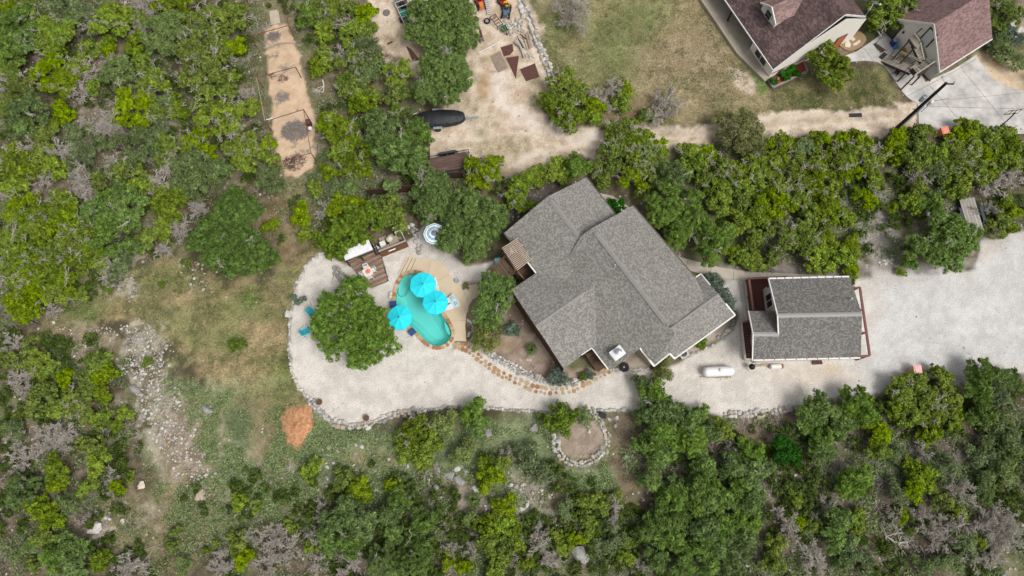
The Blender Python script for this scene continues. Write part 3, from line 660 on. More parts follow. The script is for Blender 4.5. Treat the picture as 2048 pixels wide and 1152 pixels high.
# chimney
ch = Q(1232, 712, pl_sw); ca = ang(1184, 696, 1217, 739); m = MB()
cz = 4.0; cp_ = P(1235, 706, cz); m.box((cp_.x, cp_.y, cz / 2), (.85, 1.1, cz), ca); chim = m.build('chimney', M('chimney_stucco', (.74, .71, .64), (.64, .61, .55), 3, .8), house, True)
m = MB(); m.box((cp_.x, cp_.y, cz + .04), (.98, 1.22, .08), ca); m.box((cp_.x, cp_.y, cz + .11), (.9, 1.14, .06), ca, taper=.5)
e = m.build('chimney_cap', M('white_metal_cap', (.74, .76, .76), (.6, .62, .62), 3, .4), None, True)
mw = MB(); q = cp_ + Vector((.05, .05, 0)); mw.lathe([(.24, cz + .12), (.24, cz + .42), (.3, cz + .44), (.3, cz + .52), (.05, cz + .62)], (q.x, q.y, 0), 16)
e2 = mw.build('flue', STEEL, None, True)
def reparent(o, par):
    off = par.location.copy(); pp = par.parent
    while pp is not None: off += pp.location; pp = pp.parent
    o.location = o.location - off; o.parent = par
reparent(e, chim); reparent(e2, chim)
# south stair landing and north-west stair + deck
PLK = planks('brown_deck_boards', (.085, .052, .034), (.14, .09, .06), .16, 5)
PLK2 = planks('weathered_deck_boards', (.20, .14, .10), (.29, .215, .16), .15, 2.2, wear=(.42, .37, .33), contrast=1.3)
d = thing('porch_stair', 'dark brown wooden stair tucked between the roof gables and chimney', 'stairs', P(1190, 725))
m = MB(); a0 = ang(1184, 700, 1212, 740); n_ = 8
for i in range(n_):
    t = i / (n_ - 1); p = P(1183 + 22 * t, 706 + 28 * t, 1.2 * (1 - t) + .1); m.box(p, (.34, 1.25, .06), a0)
m.build('tread', PLK, d, True, flat=a0 + R(90)); m = MB()
m.beam(P(1170, 707, 2.0), P(1191, 739, .9), .1, .14); m.beam(P(1169, 710, 1.0), P(1190, 740, .2), .08, .25); m.parts('handrail', DARKW, d, True)
d = thing('side_deck', 'brown board deck in the notch between the two house wings', 'deck', P(1058, 560))
m = MB(); m.prism(pw([(1010, 520), (1046, 492), (1080, 540), (1044, 566)], 1.2), 1.05, 1.2); m.build('deck_floor', PLK, d, True, flat=ang(1046, 548, 1070, 530))
m = MB()
for a_, b_ in (((1033, 541), (1051, 561)), ((1012, 512), (1033, 541))): m.beam(P(*a_, 2.1), P(*b_, 2.1), .16, .1); m.beam(P(*a_, 1.5), P(*b_, 1.5), .05, .7)
m.parts('railing', M('brown_rail', (.2, .12, .075), (.12, .07, .045), 5, .8), d, True)
for q in ((1033, 541), (1051, 561), (1012, 512)):
    p = P(*q, 1.0); MB().box((p.x, p.y, 1.0), (.14, .14, 2.2)).build('post', DARKW, d, True)
d = thing('garden_stair', 'broad brown wooden stair with rails descending beside the pergola', 'stairs', P(1005, 550)); a0 = ang(1012, 516, 1030, 540); n_ = 9
m = MB()
for i in range(n_):
    t = i / (n_ - 1); p = P(1017 - 30 * t + 0, 533 + 20 * t, 1.1 * (1 - t) + .1); m.box(p, (1.95, .3, .06), a0)
m.build('tread', planks('stair_boards', (.19, .125, .085), (.3, .22, .16), .14, 3), d, True, flat=a0)
m = MB(); m.beam(P(1011, 511, 2.1), P(983, 541, 1.0), .17, .1); m.beam(P(1012, 515, 1.2), P(984, 545, .3), .06, .25); m.beam(P(1030, 541, 2.1), P(1022, 548, 1.7), .17, .1); m.parts('handrail', MATS['brown_rail'], d, True)
d = thing('pergola', 'slatted pergola of pale narrow boards against the grey roof', 'pergola', P(1035, 515))
zpg = 3.75; m = MB(); c0, c1, c2_, c3_ = (1004, 497), (1034, 478), (1062, 518), (1034, 540)
n_ = 16
for i in range(n_):
    t = i / (n_ - 1); lp = lambda a, b: (a[0] + (b[0] - a[0]) * t, a[1] + (b[1] - a[1]) * t)
    a_, b_ = lp(c0, c3_), lp(c1, c2_); m.beam(P(a_[0], a_[1], zpg), P(b_[0] + (3 if i % 5 == 0 else 0), b_[1] - (2 if i % 5 == 0 else 0), zpg), .075, .1)
m.build('slat', M('pale_slat', (.5, .4, .31), (.38, .3, .23), 6, .7), d, True)
m = MB()
for t in (.08, .5, .92):
    a_ = (c0[0] + (c1[0] - c0[0]) * t, c0[1] + (c1[1] - c0[1]) * t); b_ = (c3_[0] + (c2_[0] - c3_[0]) * t, c3_[1] + (c2_[1] - c3_[1]) * t); m.beam(P(*a_, zpg - .13), P(*b_, zpg - .13), .09, .14)
m.parts('beam', DARKW, d, True)
for q in (c0, c3_):
    p = P(*q, zpg); MB().box((p.x, p.y, 1.8), (.13, .13, 3.6)).build('post', DARKW, d, True)
t_ = thing('patio_table', 'small white table showing through the pergola slats', 'table', P(1027, 504, 1.2)); MB().box((0, 0, .7), (.7, .7, .04)).build('table_top', WHITE, t_)
for i in (-1, 1):
    for j in (-1, 1): MB().beam((i * .28, j * .28, .68), (i * .3, j * .3, 0), .05).build('leg', WHITE, t_)

# ---------------------------------------------------------------- small building (right)
gb = thing('garage_apartment', 'small dark grey shingled building with maroon decks on the gravel', 'building', P(1620, 640))
zrb = 4.6; pr, qr = P(1555, 631, zrb), P(1724, 628, zrb); ps = plane3(pr, qr, P(1614, 717, 3.0)); pn = plane3(pr, qr, P(1618, 556, 3.2))
m = MB(); m.slab([pr, Q(1537, 558, pn), Q(1699.5, 554, pn), qr], .14)
m.slab([pr, qr, Q(1722, 714.6, ps), Q(1506, 719.6, ps), Q(1506, 668, ps), Q(1556, 668, ps)], .14); m.build('roof', SH2, gb, True)
pp1, pp2 = Q(1506, 668, ps), Q(1556, 668, ps); pv = plane3(pp1, pp2, P(1497, 622, pp1.z - 1.1)); m = MB()
m.slab([up(pp1, -.004), Q(1497, 622, pv), Q(1551, 622, pv), up(pp2, -.004)], .14); m.build('porch_roof', SH2, gb, True)
m = MB(); ridgecap(m, up(pr, 0), up(qr, 0), .2, .02); ridgecap(m, up(pp1, 0), up(pp2 + (pp2 - pp1) * .05, 0), .2, .02); m.parts('ridge_cap', M('light_ridge_cap', (.36, .355, .345), (.28, .275, .27), 8, .9), gb, True)
m = MB(); gut(m, [Q(1537, 557, pn), Q(1699.5, 553, pn)], wd=.14); gut(m, [Q(1722, 715.5, ps), Q(1504, 720.5, ps)], wd=.14); gut(m, [Q(1537, 557, pn), up(pr, .02)], wd=.1); gut(m, [up(pr, .02), up(pp2, .08)], wd=.1)
gut(m, [Q(1497, 622, pv), up(pp1, .02), Q(1505, 719, ps)], wd=.09); m.parts('gutter', WHITE, gb, True)
m = MB()
for i in range(11):
    t = i / 10; m.box(Q(1537 + 162 * t, 557 - 4 * t, pn) + Vector((0, 0, .02)), (.05, .17, .05), .05); m.box(Q(1506 + 215 * t, 720 - 4.6 * t, ps) + Vector((0, 0, .02)), (.05, .17, .05), .05)
m.build('gutter_strap', DARK, gb, True)
r1 = [Q(1543, 561, pn), Q(1696, 557, pn), up(qr, 0) + Vector((-.4, 0, 0)), Q(1717, 711, ps), Q(1560, 716, ps), Q(1556, 680, ps), up(pr, 0) + Vector((.4, 0, 0))]
wallring(inset_pts(r1, .12), CREAM, gb, drop=.2)
wl = [Q(1522, 626, pv), Q(1551, 626, pv), Q(1556, 716, ps), Q(1528, 716, ps), pp1 + (pp2 - pp1) * .4]
wallring(wl, CREAM, gb, drop=.2)
# window on the deck side
a = Q(1543, 575, pn); wx = a.x - .02 + .0
def wquad(mb, x, y0, y1, z0, z1, th=.05, mi=0): mb.box((x, (y0 + y1) / 2, (z0 + z1) / 2), (th, abs(y1 - y0), z1 - z0), 0, mi)
wf0 = P(1540, 600, 2.3); ywin = wf0.y
xw = (r1[0].x + r1[-1].x) / 2 + .05
fr_ = MB(); wquad(fr_, xw - .03, ywin - .75, ywin + .75, 1.35, 2.85, .08); fo = fr_.build('window', WHITE, gb, True)
g = MB(); wquad(g, xw - .08, ywin - .62, ywin - .04, 1.47, 2.73, .03); wquad(g, xw - .08, ywin + .04, ywin + .62, 1.47, 2.73, .03); g = g.build('pane', GLASS, None, True); reparent(g, fo)
MB().lathe([(.13, -.1), (.13, 0), (.1, .02)], (xw - .06, ywin + 1.35, 2.35), 12, axis='x').build('wall_lamp', DARK, gb, True)
MAR = planks('maroon_deck_boards', (.105, .042, .036), (.135, .055, .046), .16, 6, contrast=.5)
MARS = M('maroon_stain', (.2, .085, .075), (.14, .06, .052), 5, .7)
m = MB(); m.prism(pw([(1493, 560), (1545, 557), (1551, 634), (1501, 640)], .45), .3, .45); m.build('deck_floor', MAR, gb, True, flat=R(90))
BEI = M('beige_trim', (.6, .56, .48), (.5, .46, .4), 3, .7)
m = MB(); m.beam(P(1489.5, 563, .25), P(1498, 640, .25), .14, .4); m.parts('deck_skirt', BEI, gb, True)
m = MB(); m.beam(P(1498, 557, 1.45), P(1507, 622, 1.45), .2, .05); m.beam(P(1498, 557, 1.45), P(1572, 554, 1.45), .2, .05)
m.beam(P(1496.5, 558.5, .95), P(1505, 622, .95), .05, .8); m.beam(P(1497, 558.5, .95), P(1571, 555.5, .95), .05, .8); m.parts('railing', MARS, gb, True)
m = MB()
for q in ((1498, 557), (1502, 590), (1572, 554)):
    p = P(*q, 1.4); m.box((p.x, p.y, .75), (.13, .13, 1.4))
m.parts('rail_post', MARS, gb, True)
m = MB(); m.prism(pw([(1483, 647), (1512, 640), (1514, 716), (1490, 717)], .4), .25, .4); m.build('lower_deck', MAR, gb, True, flat=0)
m = MB(); m.beam(P(1481.5, 646, .3), P(1489.5, 719, .3), .14, .5); m.beam(P(1489.5, 719, .3), P(1506, 719, .3), .14, .5); m.parts('deck_skirt', BEI, gb, True)
m = MB(); m.beam(P(1485, 646, .95), P(1498, 640, .95), .1, .1); m.build('rail_beam', MARS, gb, True)
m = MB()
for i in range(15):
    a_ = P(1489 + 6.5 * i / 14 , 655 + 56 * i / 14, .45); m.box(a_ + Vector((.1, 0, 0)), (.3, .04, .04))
m.build('cross_slat', M('deck_slot', (.2, .13, .115), None, 5), gb, True)  # short crosswise slats, lighter brown than the maroon boards
m = MB(); zz = 2.6; q4 = [(1701, 577), (1719.5, 574), (1739.5, 711), (1719, 713)]
m.beam(P(*q4[1], zz), P(*q4[2], zz), .2, .14); m.beam(P(*q4[0], zz), P(*q4[1], zz), .12, .12); m.beam(P(*q4[2], zz), P(*q4[3], zz), .2, .12)
for q in ((1725, 619), (1731, 665)): m.beam(P(q[0] - 7, q[1], zz), P(q[0], q[1], zz), .14, .12)
m.parts('pergola_beam', MARS, gb, True)
for q in ((1719.5, 574), (1725.5, 619), (1732, 665), (1739.5, 711)):
    p = P(*q, zz); MB().box((p.x - .03, p.y, 1.25), (.12, .12, 2.5)).build('post', MARS, gb, True)
for q, r_ in (((1700, 599.5), .1),): 
    p = Q(*q, pn); MB().lathe([(r_ + .08, -.04), (r_, .1), (.05, .14), (.05, .42), (.09, .46)], p, 12).build('roof_vent', STEEL, gb, True)

# ---------------------------------------------------------------- neighbour's house
nh = thing('farmhouse', 'cream house with dark maroon shingle roof, dormer and long porch', 'house', P(1600, 60))
EL, RZ = 2.5, 6.2
e0, e1 = P(1439, -16, EL), P(1546, 140, EL); ed = (e1 - e0)
rp = P(1691, 29.5, RZ); n2p = P(1731, 33, EL + 1.6)
rq = rp - ed.normalized() * 9.5
pA = plane3(e0, e1, rp); pB = plane3(rp, rq, n2p)
e0b = e1 - ed.normalized() * 16; rqb = rp - ed.normalized() * 16
m = MB(); m.slab([e0b, e1, rp, rqb], .16); m.slab([rqb, rp, n2p, n2p - ed.normalized() * 16], .16); m.build('roof', SH3, nh, True)
m = MB(); m.beam(up(e1, -.05), up(rp, -.05), .06, .22); m.beam(up(rp, -.05), up(n2p, -.05), .06, .22); m.beam(up(e0b, -.05), up(e1, -.05), .08, .14); m.parts('fascia', WHITE, nh, True)
# walls
dv = ed.normalized(); pe = Vector((-dv.y, dv.x, 0)); pe = pe if (rp - e1).dot(pe) > 0 else -pe
w1 = e1 - dv * .35 + pe * .55; w1.z = EL; wid = (n2p - e1).dot(pe) + 1.2; mid = (rp - e1).dot(pe)
def wp_(s_, t_, z): q = e1 + dv * s_ + pe * t_; return Vector((q.x, q.y, z))
m = MB(); t1 = .55; t2 = wid - .9
zt = lambda t: (EL + (RZ - EL) * t / mid) if t < mid else RZ - (RZ - n2p.z) * (t - mid) / max((n2p - e1).dot(pe) - mid, .1)
gabl = [wp_(-.3, t1, 0), wp_(-.3, t2, 0), wp_(-.3, t2, zt(t2) - .2), wp_(-.3, mid, RZ - .2), wp_(-.3, t1, zt(t1) - .2)]
m.add(gabl, [(0, 1, 2, 3, 4)])
m.add([wp_(-.3, t1, 0), wp_(-4.2, t1, 0), wp_(-4.2, t1, zt(t1) - .2), wp_(-.3, t1, zt(t1) - .2)], [(0, 1, 2, 3)])
m.add([wp_(-4.2, t1, 0), wp_(-4.2, 2.6, 0), wp_(-4.2, 2.6, zt(2.6) - .2), wp_(-4.2, t1, zt(t1) - .2)], [(0, 1, 2, 3)])
m.add([wp_(-4.2, 2.6, 0), wp_(-15.6, 2.6, 0), wp_(-15.6, 2.6, zt(2.6) - .2), wp_(-4.2, 2.6, zt(2.6) - .2)], [(0, 1, 2, 3)])
m.add([wp_(-.3, t2, 0), wp_(-15.6, t2, 0), wp_(-15.6, t2, zt(t2) - .2), wp_(-.3, t2, zt(t2) - .2)], [(0, 1, 2, 3)])
CRW = M('cream_stucco', (.82, .79, .72), (.72, .68, .61), 1.5, .8)
m.build('wall', CRW, nh, True)
m = MB(); m.beam(wp_(-.27, t1 + .1, 1.0), wp_(-.27, mid * .75, 1.0), .06, .1); m.build('trim_band', MARS, nh, True)
def wframe(c0_, along, outw, wd, h, z, n_p, par, dark=False):
    m = MB(); c_ = c0_ + outw * .04; m.beam(Vector((c_.x, c_.y, z + h / 2)) - along * wd / 2, Vector((c_.x, c_.y, z + h / 2)) + along * wd / 2, .08, h); f_ = m.build('window', M('lilac_frame', (.5, .47, .52), None, 3), par, True)
    g_ = MB(); sw = wd / n_p
    for i in range(n_p):
        x0 = -wd / 2 + sw * i + .08; x1 = x0 + sw - .16
        for zz0, zz1 in ((z + .08, z + h / 2 - .03), (z + h / 2 + .03, z + h - .08)): g_.beam(Vector((c_.x, c_.y, (zz0 + zz1) / 2)) + along * x0 + outw * .05, Vector((c_.x, c_.y, (zz0 + zz1) / 2)) + along * x1 + outw * .05, .04, zz1 - zz0)
    g_ = g_.build('pane', GLASS, None, True); reparent(g_, f_); return f_
wframe(wp_(-2.4, t1, 0), dv, -pe, 1.9, 1.35, .75, 2, nh)
# orange door and its porch on the gable side
dc = wp_(-.3, mid + 1.6, 0); m = MB(); m.beam(Vector((dc.x, dc.y, 1.05)) - pe * .5 + dv * .06, Vector((dc.x, dc.y, 1.05)) + pe * .5 + dv * .06, .06, 2.1); dr = m.build('door', M('orange_door', (.5, .16, .05), (.38, .11, .035), 4, .5), nh, True)
m = MB()
for s_ in (-.56, .56): m.beam(Vector((dc.x, dc.y, 0)) + pe * s_ + dv * .06, Vector((dc.x, dc.y, 2.15)) + pe * s_ + dv * .06, .1, .1)
m.beam(Vector((dc.x, dc.y, 2.18)) - pe * .6 + dv * .06, Vector((dc.x, dc.y, 2.18)) + pe * .6 + dv * .06, .1, .1); f_ = m.build('door_frame', MARS, None, True); reparent(f_, dr)
# dormer
dz = 5.35; d1, d2 = P(1534, 12, dz), P(1620, -18, dz)   # ridge from the gable face backwards
hw = 1.25; dface = Q(1541, 30, pA)
fa = (d1 - Vector((0, 0, 0))); al = dv
rdir = pe; base_z = 3.55
fpos = wp_(0, 0, 0); ts = (P(1540, 26, 4.4) - e1); sf, tf = ts.dot(dv), ts.dot(pe)
def dp(s_, t_, z): return wp_(sf + s_, tf + t_, z)
m = MB(); zb = EL + (RZ - EL) * tf / mid - .1
zg = zb + 2.05; ze = zb + 1.15; run = (zg - EL) / (RZ - EL) * mid - tf
rune = (ze - EL) / (RZ - EL) * mid - tf
m.add([dp(-hw, 0, zb), dp(hw, 0, zb), dp(hw, 0, ze), dp(0, 0, zg), dp(-hw, 0, ze)], [(0, 1, 2, 3, 4)])
m.add([dp(hw, 0, zb), dp(hw, rune, ze), dp(hw, 0, ze)], [(0, 1, 2)]); m.add([dp(-hw, 0, zb), dp(-hw, rune, ze), dp(-hw, 0, ze)], [(0, 1, 2)])
dm = m.build('dormer', WHITE, nh, True)
m = MB(); ho = hw + .18; zeo = ze - (zg - ze) * .14
for s_ in (-1, 1): m.slab([dp(0, -.25, zg + .08), dp(ho * s_, -.25, zeo + .08), dp(ho * s_, (zeo + .1 - EL) / (RZ - EL) * mid - tf, zeo + .08), dp(0, run + .1, zg + .08)], .1)
f_ = m.build('dormer_roof', shingle('pink_shingles', ((.18, .12, .11), (.23, .15, .14), (.27, .18, .165), (.33, .22, .205)), .3, .15), None, True); reparent(f_, dm)
m = MB(); m.beam(dp(ho, -.28, zeo + .03), dp(0, -.28, zg + .03), .1, .18); m.beam(dp(-ho, -.28, zeo + .03), dp(0, -.28, zg + .03), .1, .18); m.beam(dp(-.5, -.06, zb + .75), dp(.5, -.06, zb + .75), .08, 1.15)
f_ = m.build('dormer_trim', WHITE, None, True); reparent(f_, dm)
m = MB(); m.beam(dp(-.4, -.1, zb + .98), dp(.4, -.1, zb + .98), .06, .45); m.beam(dp(-.4, -.1, zb + .48), dp(.4, -.1, zb + .48), .06, .42); f_ = m.build('window', GLASS, None, True); reparent(f_, dm)
# porch slab, post, steps
PCH = M('porch_concrete', (.42, .37, .30), (.28, .25, .2), 1, .9, .1)
m = MB(); m.prism([XY(wp_(-15.6, -1.0, 0)), XY(wp_(-4.2, -1.0, 0)), XY(wp_(-4.2, 2.6, 0)), XY(wp_(-15.6, 2.6, 0))], -.1, .45)
m.prism([XY(wp_(-4.19, -.95, 0)), XY(wp_(-.1, -.1, 0)), XY(wp_(-.1, t1 - .02, 0)), XY(wp_(-4.19, t1 - .02, 0))], -.1, .42); m.build('porch_floor', PCH, nh, True)
for q in (-8.3, -13.5):
    p = wp_(q, .2, 0); MB().box((p.x, p.y, 1.35), (.16, .16, 2.3)).build('porch_post', DARK, nh, True)
m = MB(); p = P(1478, 78, .2); m.box((p.x + .3, p.y + .1, .18), (1.3, 1.1, .36), math.atan2(dv.y, dv.x)); q = P(1466, 88, .1); m.box((p.x - pe.x * .75 + .3, p.y - pe.y * .75 + .1, .1), (1.3, .5, .2), math.atan2(dv.y, dv.x)); m.parts('step', CONC, nh, True)
# raised bed
bed = thing('raised_bed', 'raised bed of red mulch along the cream gable wall', 'garden bed', P(1580, 150))
q4 = [(1536, 159), (1545, 176), (1614, 143), (1606, 122)]
m = MB(); m.prism(pw(q4, .2), -.1, .2); m.build('red_mulch', M('red_mulch', (.34, .07, .045), (.2, .04, .03), 9, .95, .5), bed, True)
m = MB(); 
for a_, b_ in ((0, 1), (1, 2), (2, 3)): m.beam(P(*q4[a_], .15), P(*q4[b_], .15), .18, .36)
m.build('border', M('grey_timber', (.32, .3, .27), (.2, .18, .16), 6, .9), bed, True)
# satellite dish
sdh = thing('satellite_dish', 'grey satellite dish on the maroon roof corner', 'satellite dish', P(1733, 28, 3.9))
m = MB(); m.lathe([(0, 0), (.2, .03), (.36, .1), (.42, .16), (.41, .17), (.34, .12), (0, .03)], (0, 0, 0), 20); dsh = m.build('dish', STEEL, sdh); dsh.location = (.4, .6, .9); dsh.rotation_euler = (R(-50), R(20), 0)
MB().tube([(0, 0, -.5), (.1, .1, .5), (.4, .6, .9)], .04, 6).build('arm', STEEL, sdh); MB().beam((.4, .6, .9), (.85, .3, 1.1), .03).box((.9, .25, 1.12), (.22, .1, .1), .4).build('receiver', WHITE, sdh)

# ---------------------------------------------------------------- neighbour's garage with stair
gr_ = thing('garage', 'cream two storey garage with steep maroon shingle roof', 'garage', P(1860, 90))
GR = 5.6; GE = 2.1
g0 = P(1868, 47.6, GR); g1 = P(1945, 0, GR); gd = (g1 - g0).normalized(); gd.z = 0; gd.normalize()
gp = Vector((gd.y, -gd.x, 0)); er = P(1879.5, 144, GE); hwid = (er - g0).dot(gp)
def G(s_, t_, z): return Vector((g0.x, g0.y, 0)) + gd * s_ + gp * t_ + Vector((0, 0, z))
LN = 10.5; ro = (P(1990, 83, GE) - g0).dot(gd)
m = MB(); m.slab([G(0, 0, GR), G(ro, 0, GR), G(ro, hwid, GE), G(0, hwid, GE)], .16); m.slab([G(0, 0, GR), G(0, -hwid, GE), G(ro, -hwid, GE), G(ro, 0, GR)], .16, 0, -.003); m.build('roof', shingle('rose_shingles', ((.16, .10, .1), (.21, .135, .13), (.245, .16, .15), (.3, .2, .19)), .3, .15, (.85, 1.08)), gr_, True)
hw2 = hwid - .35; m = MB(); zk = lambda t: GR - (GR - GE) * abs(t) / hwid - .2
m.add([G(.3, -hw2, 0), G(.3, hw2, 0), G(.3, hw2, zk(hw2)), G(.3, 0, GR - .2), G(.3, -hw2, zk(hw2))], [(0, 1, 2, 3, 4)])
for s_ in (-1, 1): m.add([G(.3, hw2 * s_, 0), G(ro - .3, hw2 * s_, 0), G(ro - .3, hw2 * s_, zk(hw2)), G(.3, hw2 * s_, zk(hw2))], [(0, 1, 2, 3)])
m.build('wall', CRW, gr_, True)
m = MB(); m.beam(G(-.02, 0, GR - .06), G(-.02, hwid, GE - .06), .06, .22); m.beam(G(-.02, 0, GR - .06), G(-.02, -hwid, GE - .06), .06, .22); m.beam(G(0, hwid + .02, GE - .05), G(ro, hwid + .02, GE - .05), .1, .14); m.parts('fascia', WHITE, gr_, True)
def gdoor(t, z, wd, h, mat, nm):
    m = MB(); m.beam(G(.25, t - wd / 2, z + h / 2), G(.25, t + wd / 2, z + h / 2), .06, h); dr = m.build(nm, mat, gr_, True)
    m = MB(); fr2 = [(t - wd / 2 - .06, z), (t - wd / 2 - .06, z + h + .06), (t + wd / 2 + .06, z + h + .06), (t + wd / 2 + .06, z)]
    for a_, b_ in zip(fr2[:-1], fr2[1:]): m.beam(G(.22, *a_), G(.22, *b_), .1, .1)
    f_ = m.build('door_frame', DARKW, None, True); reparent(f_, dr); return dr
tD = (P(1849, 85, 2.7) - g0).dot(gp); gdoor(tD, 2.75, .95, 1.95, M('pale_grey_door', (.6, .63, .64), (.52, .55, .56), 2, .5), 'door')
tL = (P(1782, 68, .2) - g0).dot(gp); gdoor(tL, .1, .95, 2.05, M('dark_screen_door', (.1, .1, .09), (.05, .05, .045), 3, .4), 'door')
tR = (P(1862, 150, .4) - g0).dot(gp); m = MB(); m.beam(G(.26, tR - .9, 1.1), G(.26, tR + .45, 1.1), .05, 2.0); m.build('side_panel', M('grey_panel', (.5, .49, .48), None, 2), gr_, True)
m = MB(); m.beam(G(.22, tR - 1.0, .12), G(.22, tR + .5, .12), .1, .1); m.build('sill', MARS, gr_, True)
p = G(.2, tL + 1.0, 1.9); MB().box(p, (.14, .14, .25), 0).build('wall_lamp', BLACK, gr_, True)
# the landing slab in front of the lower door
ls = thing('door_step', 'grey concrete step leading to the lower garage door', 'step', P(1770, 88)); a0 = ang(1752, 81, 1790, 108)
p = P(1771, 86, .15); MB().box((p.x, p.y, .12), (1.4, 1.5, .24), a0).build('slab', CONC, ls, True)
p = P(1760, 85, .12); mt = MB().box((0, 0, .02), (1.3, .8, .03), 0).build('door_mat', M('brown_mat', (.09, .07, .05), (.05, .04, .03), 9, .95)); q = P(1761, 86, .1); mt.location = (q.x - .15, q.y - .5, .10); mt.rotation_euler.z = ang(1753, 82, 1763, 93); tag(mt, 'brown doormat lying in front of the garage door step', 'doormat')
# exterior stair
st = thing('exterior_stair', 'weathered grey wooden stair turning up to the garage door', 'stairs', P(1810, 130))
GW = planks('grey_weathered_boards', (.3, .265, .22), (.42, .38, .32), .14, 1.4, contrast=1.2); GWS = M('weathered_timber', (.26, .225, .18), (.14, .12, .1), 7, .9); GWD = M('dark_timber', (.075, .055, .042), (.04, .03, .025), 6, .9); RAILW = M('pale_timber_rail', (.42, .38, .32), (.28, .25, .2), 6, .85)
def flight(p, q, n_, wd, nm='tread'):
    p, q = Vector(p), Vector(q); d_ = q - p; a_ = math.atan2(d_.y, d_.x); hd = Vector((d_.x, d_.y, 0)).normalized(); sd = Vector((-hd.y, hd.x, 0)); m = MB()
    for i in range(n_):
        c_ = p + d_ * ((i + .5) / n_); m.box(c_, (d_.length / n_ * .8, wd, .05), a_)
    m.build(nm, GW, st, True, flat=a_ + R(90)); m = MB()
    for s_ in (-1, 1): m.beam(p + sd * wd / 2 * s_ - Vector((0, 0, .12)), q + sd * wd / 2 * s_ - Vector((0, 0, .12)), .06, .25)
    m.build('stringer', GWD, st, True); return sd
lf0, lf1 = P(1772, 117, .15), P(1829, 141, 1.75)
sd = flight(lf0, lf1, 11, 1.3)
m = MB(); h9 = Vector((0, 0, .9))
m.beam(lf0 + sd * .6 + h9, lf1 + sd * .6 + h9, .1, .07); m.beam(lf0 - sd * .6 + h9 * .5, lf1 - sd * .6 + h9 * .9, .05, .05)
land = [(1820, 136), (1846, 114), (1862, 130), (1838, 152)]
uf0, uf1 = P(1849, 120, 1.85), P(1833, 84, 2.95)
mm = MB(); mm.prism(pw(land, 1.8), 1.7, 1.8); mm.build('landing', GW, st, True, flat=ang(1820, 136, 1846, 114))
s2 = flight(uf0, uf1, 8, 1.3)
mm = MB(); mm.prism(pw([(1817, 79), (1832, 66), (1848, 84), (1835, 97)], 2.95), 2.85, 2.95); mm.build('landing', GW, st, True, flat=ang(1817, 79, 1832, 66))
m.beam(P(1830, 150, 2.7), P(1871, 122, 2.7), .12, .08); m.beam(P(1830, 132, 2.7), P(1840, 143, 2.7), .1, .07); m.beam(P(1829, 67, 3.85), P(1840, 82, 3.85), .1, .07); m.beam(P(1841, 85, 3.85), P(1848, 119, 2.75), .1, .07); m.beam(P(1793, 99, 2.0), P(1842, 120, 2.4), .07, .05)
m.parts('handrail', RAILW, st, True)
m = MB(); m.beam(P(1819, 80, 3.8), P(1829, 94, 3.8), .12, .1); m.beam(P(1817, 79, 3.0), P(1829, 96, 3.0), .1, .3); m.beam(P(1831, 68, 3.85), P(1843, 58, 3.85), .1, .25); m.beam(P(1862, 132, 2.2), P(1838, 152, 2.2), .05, .7); m.beam(P(1830, 149, 2.2), P(1822, 139, 2.2), .05, .6); m.parts('guard_board', GWD, st, True)
for q, zt_ in (((1828, 153), 2.6), ((1811, 146), 1.7), ((1840, 153), 1.7), ((1871, 122), 2.7), ((1818, 82), 3.8), ((1829, 96), 3.8), ((1848, 119), 2.7)):
    p = P(*q, zt_); MB().box((p.x, p.y, zt_ / 2), (.11, .11, zt_)).build('post', GWD, st, True)
for i in range(5):
    t = i / 4; c_ = lf0 + (lf1 - lf0) * t; m = MB(); m.beam(c_ + sd * .6, c_ + sd * .6 + h9, .06); m.build('baluster', GWS, st, True)
p = P(1766, 112, .1); MB().box((p.x, p.y, .1), (.9, .45, .12), ang(1764, 116, 1775, 105)).build('bottom_step', GWD, st, True)
# ---------------------------------------------------------------- stone edgings and walls
STM = [STONEW, STONEG, STONET, M('pale_stone', (.56, .54, .5), (.3, .28, .26), 6, .95, .5)]
def edging(label, px, s0, s1, rows, rng, mats=STM, hgt=.22, step=.8, name='stone_edging', cat='stone edging', jit=.25, pick=None):
    pts = [P(x, y, 0) for x, y in px]; m = MB()
    for a, b in zip(pts[:-1], pts[1:]):
        d = b - a; l = d.length; d.normalize(); sd = Vector((-d.y, d.x, 0)); t = 0
        while t < l:
            s = rng.uniform(s0, s1)
            for r in range(rows):
                c = a + d * t + sd * ((r - (rows - 1) / 2) * s * .85 + rng.uniform(-jit, jit) * s); h = s * rng.uniform(.45, .75)
                m.rock((c.x, c.y, h * .3 + (hgt * .5 if rows > 2 and r == 1 else 0)), (s * rng.uniform(.8, 1.3), s * rng.uniform(.7, 1.1), h), math.atan2(d.y, d.x) + rng.uniform(-.5, .5), pick(rng) if pick else rng.randrange(len(mats)), .22, rng)
            t += s * step
    return tag(m.build(name, mats, None, True), label, cat)
er = random.Random(3)
pk1 = lambda r: r.choice((0, 0, 0, 3, 3, 1)); pk2 = lambda r: r.choice((0, 1, 1, 3, 3, 2)); pk3 = lambda r: r.choice((0, 3, 3, 2, 1))
edging('row of pale stones along the left rim of the white gravel', [(645, 507), (622, 520), (604, 546), (592, 575), (586, 606), (580, 640), (578, 700), (583, 742), (597, 777), (620, 800)], .25, .5, 1, er, pick=pk1)
edging('chunky grey and white stone wall along the lower left gravel edge', [(620, 800), (640, 823), (665, 844), (700, 853), (735, 849), (762, 839), (790, 828), (850, 821)], .25, .55, 2, er, pick=pk2)
edging('low grey stone wall under the middle of the gravel', [(850, 821), (905, 814), (960, 815), (1010, 819), (1060, 823), (1120, 827), (1182, 821)], .25, .5, 1, er, pick=pk2)
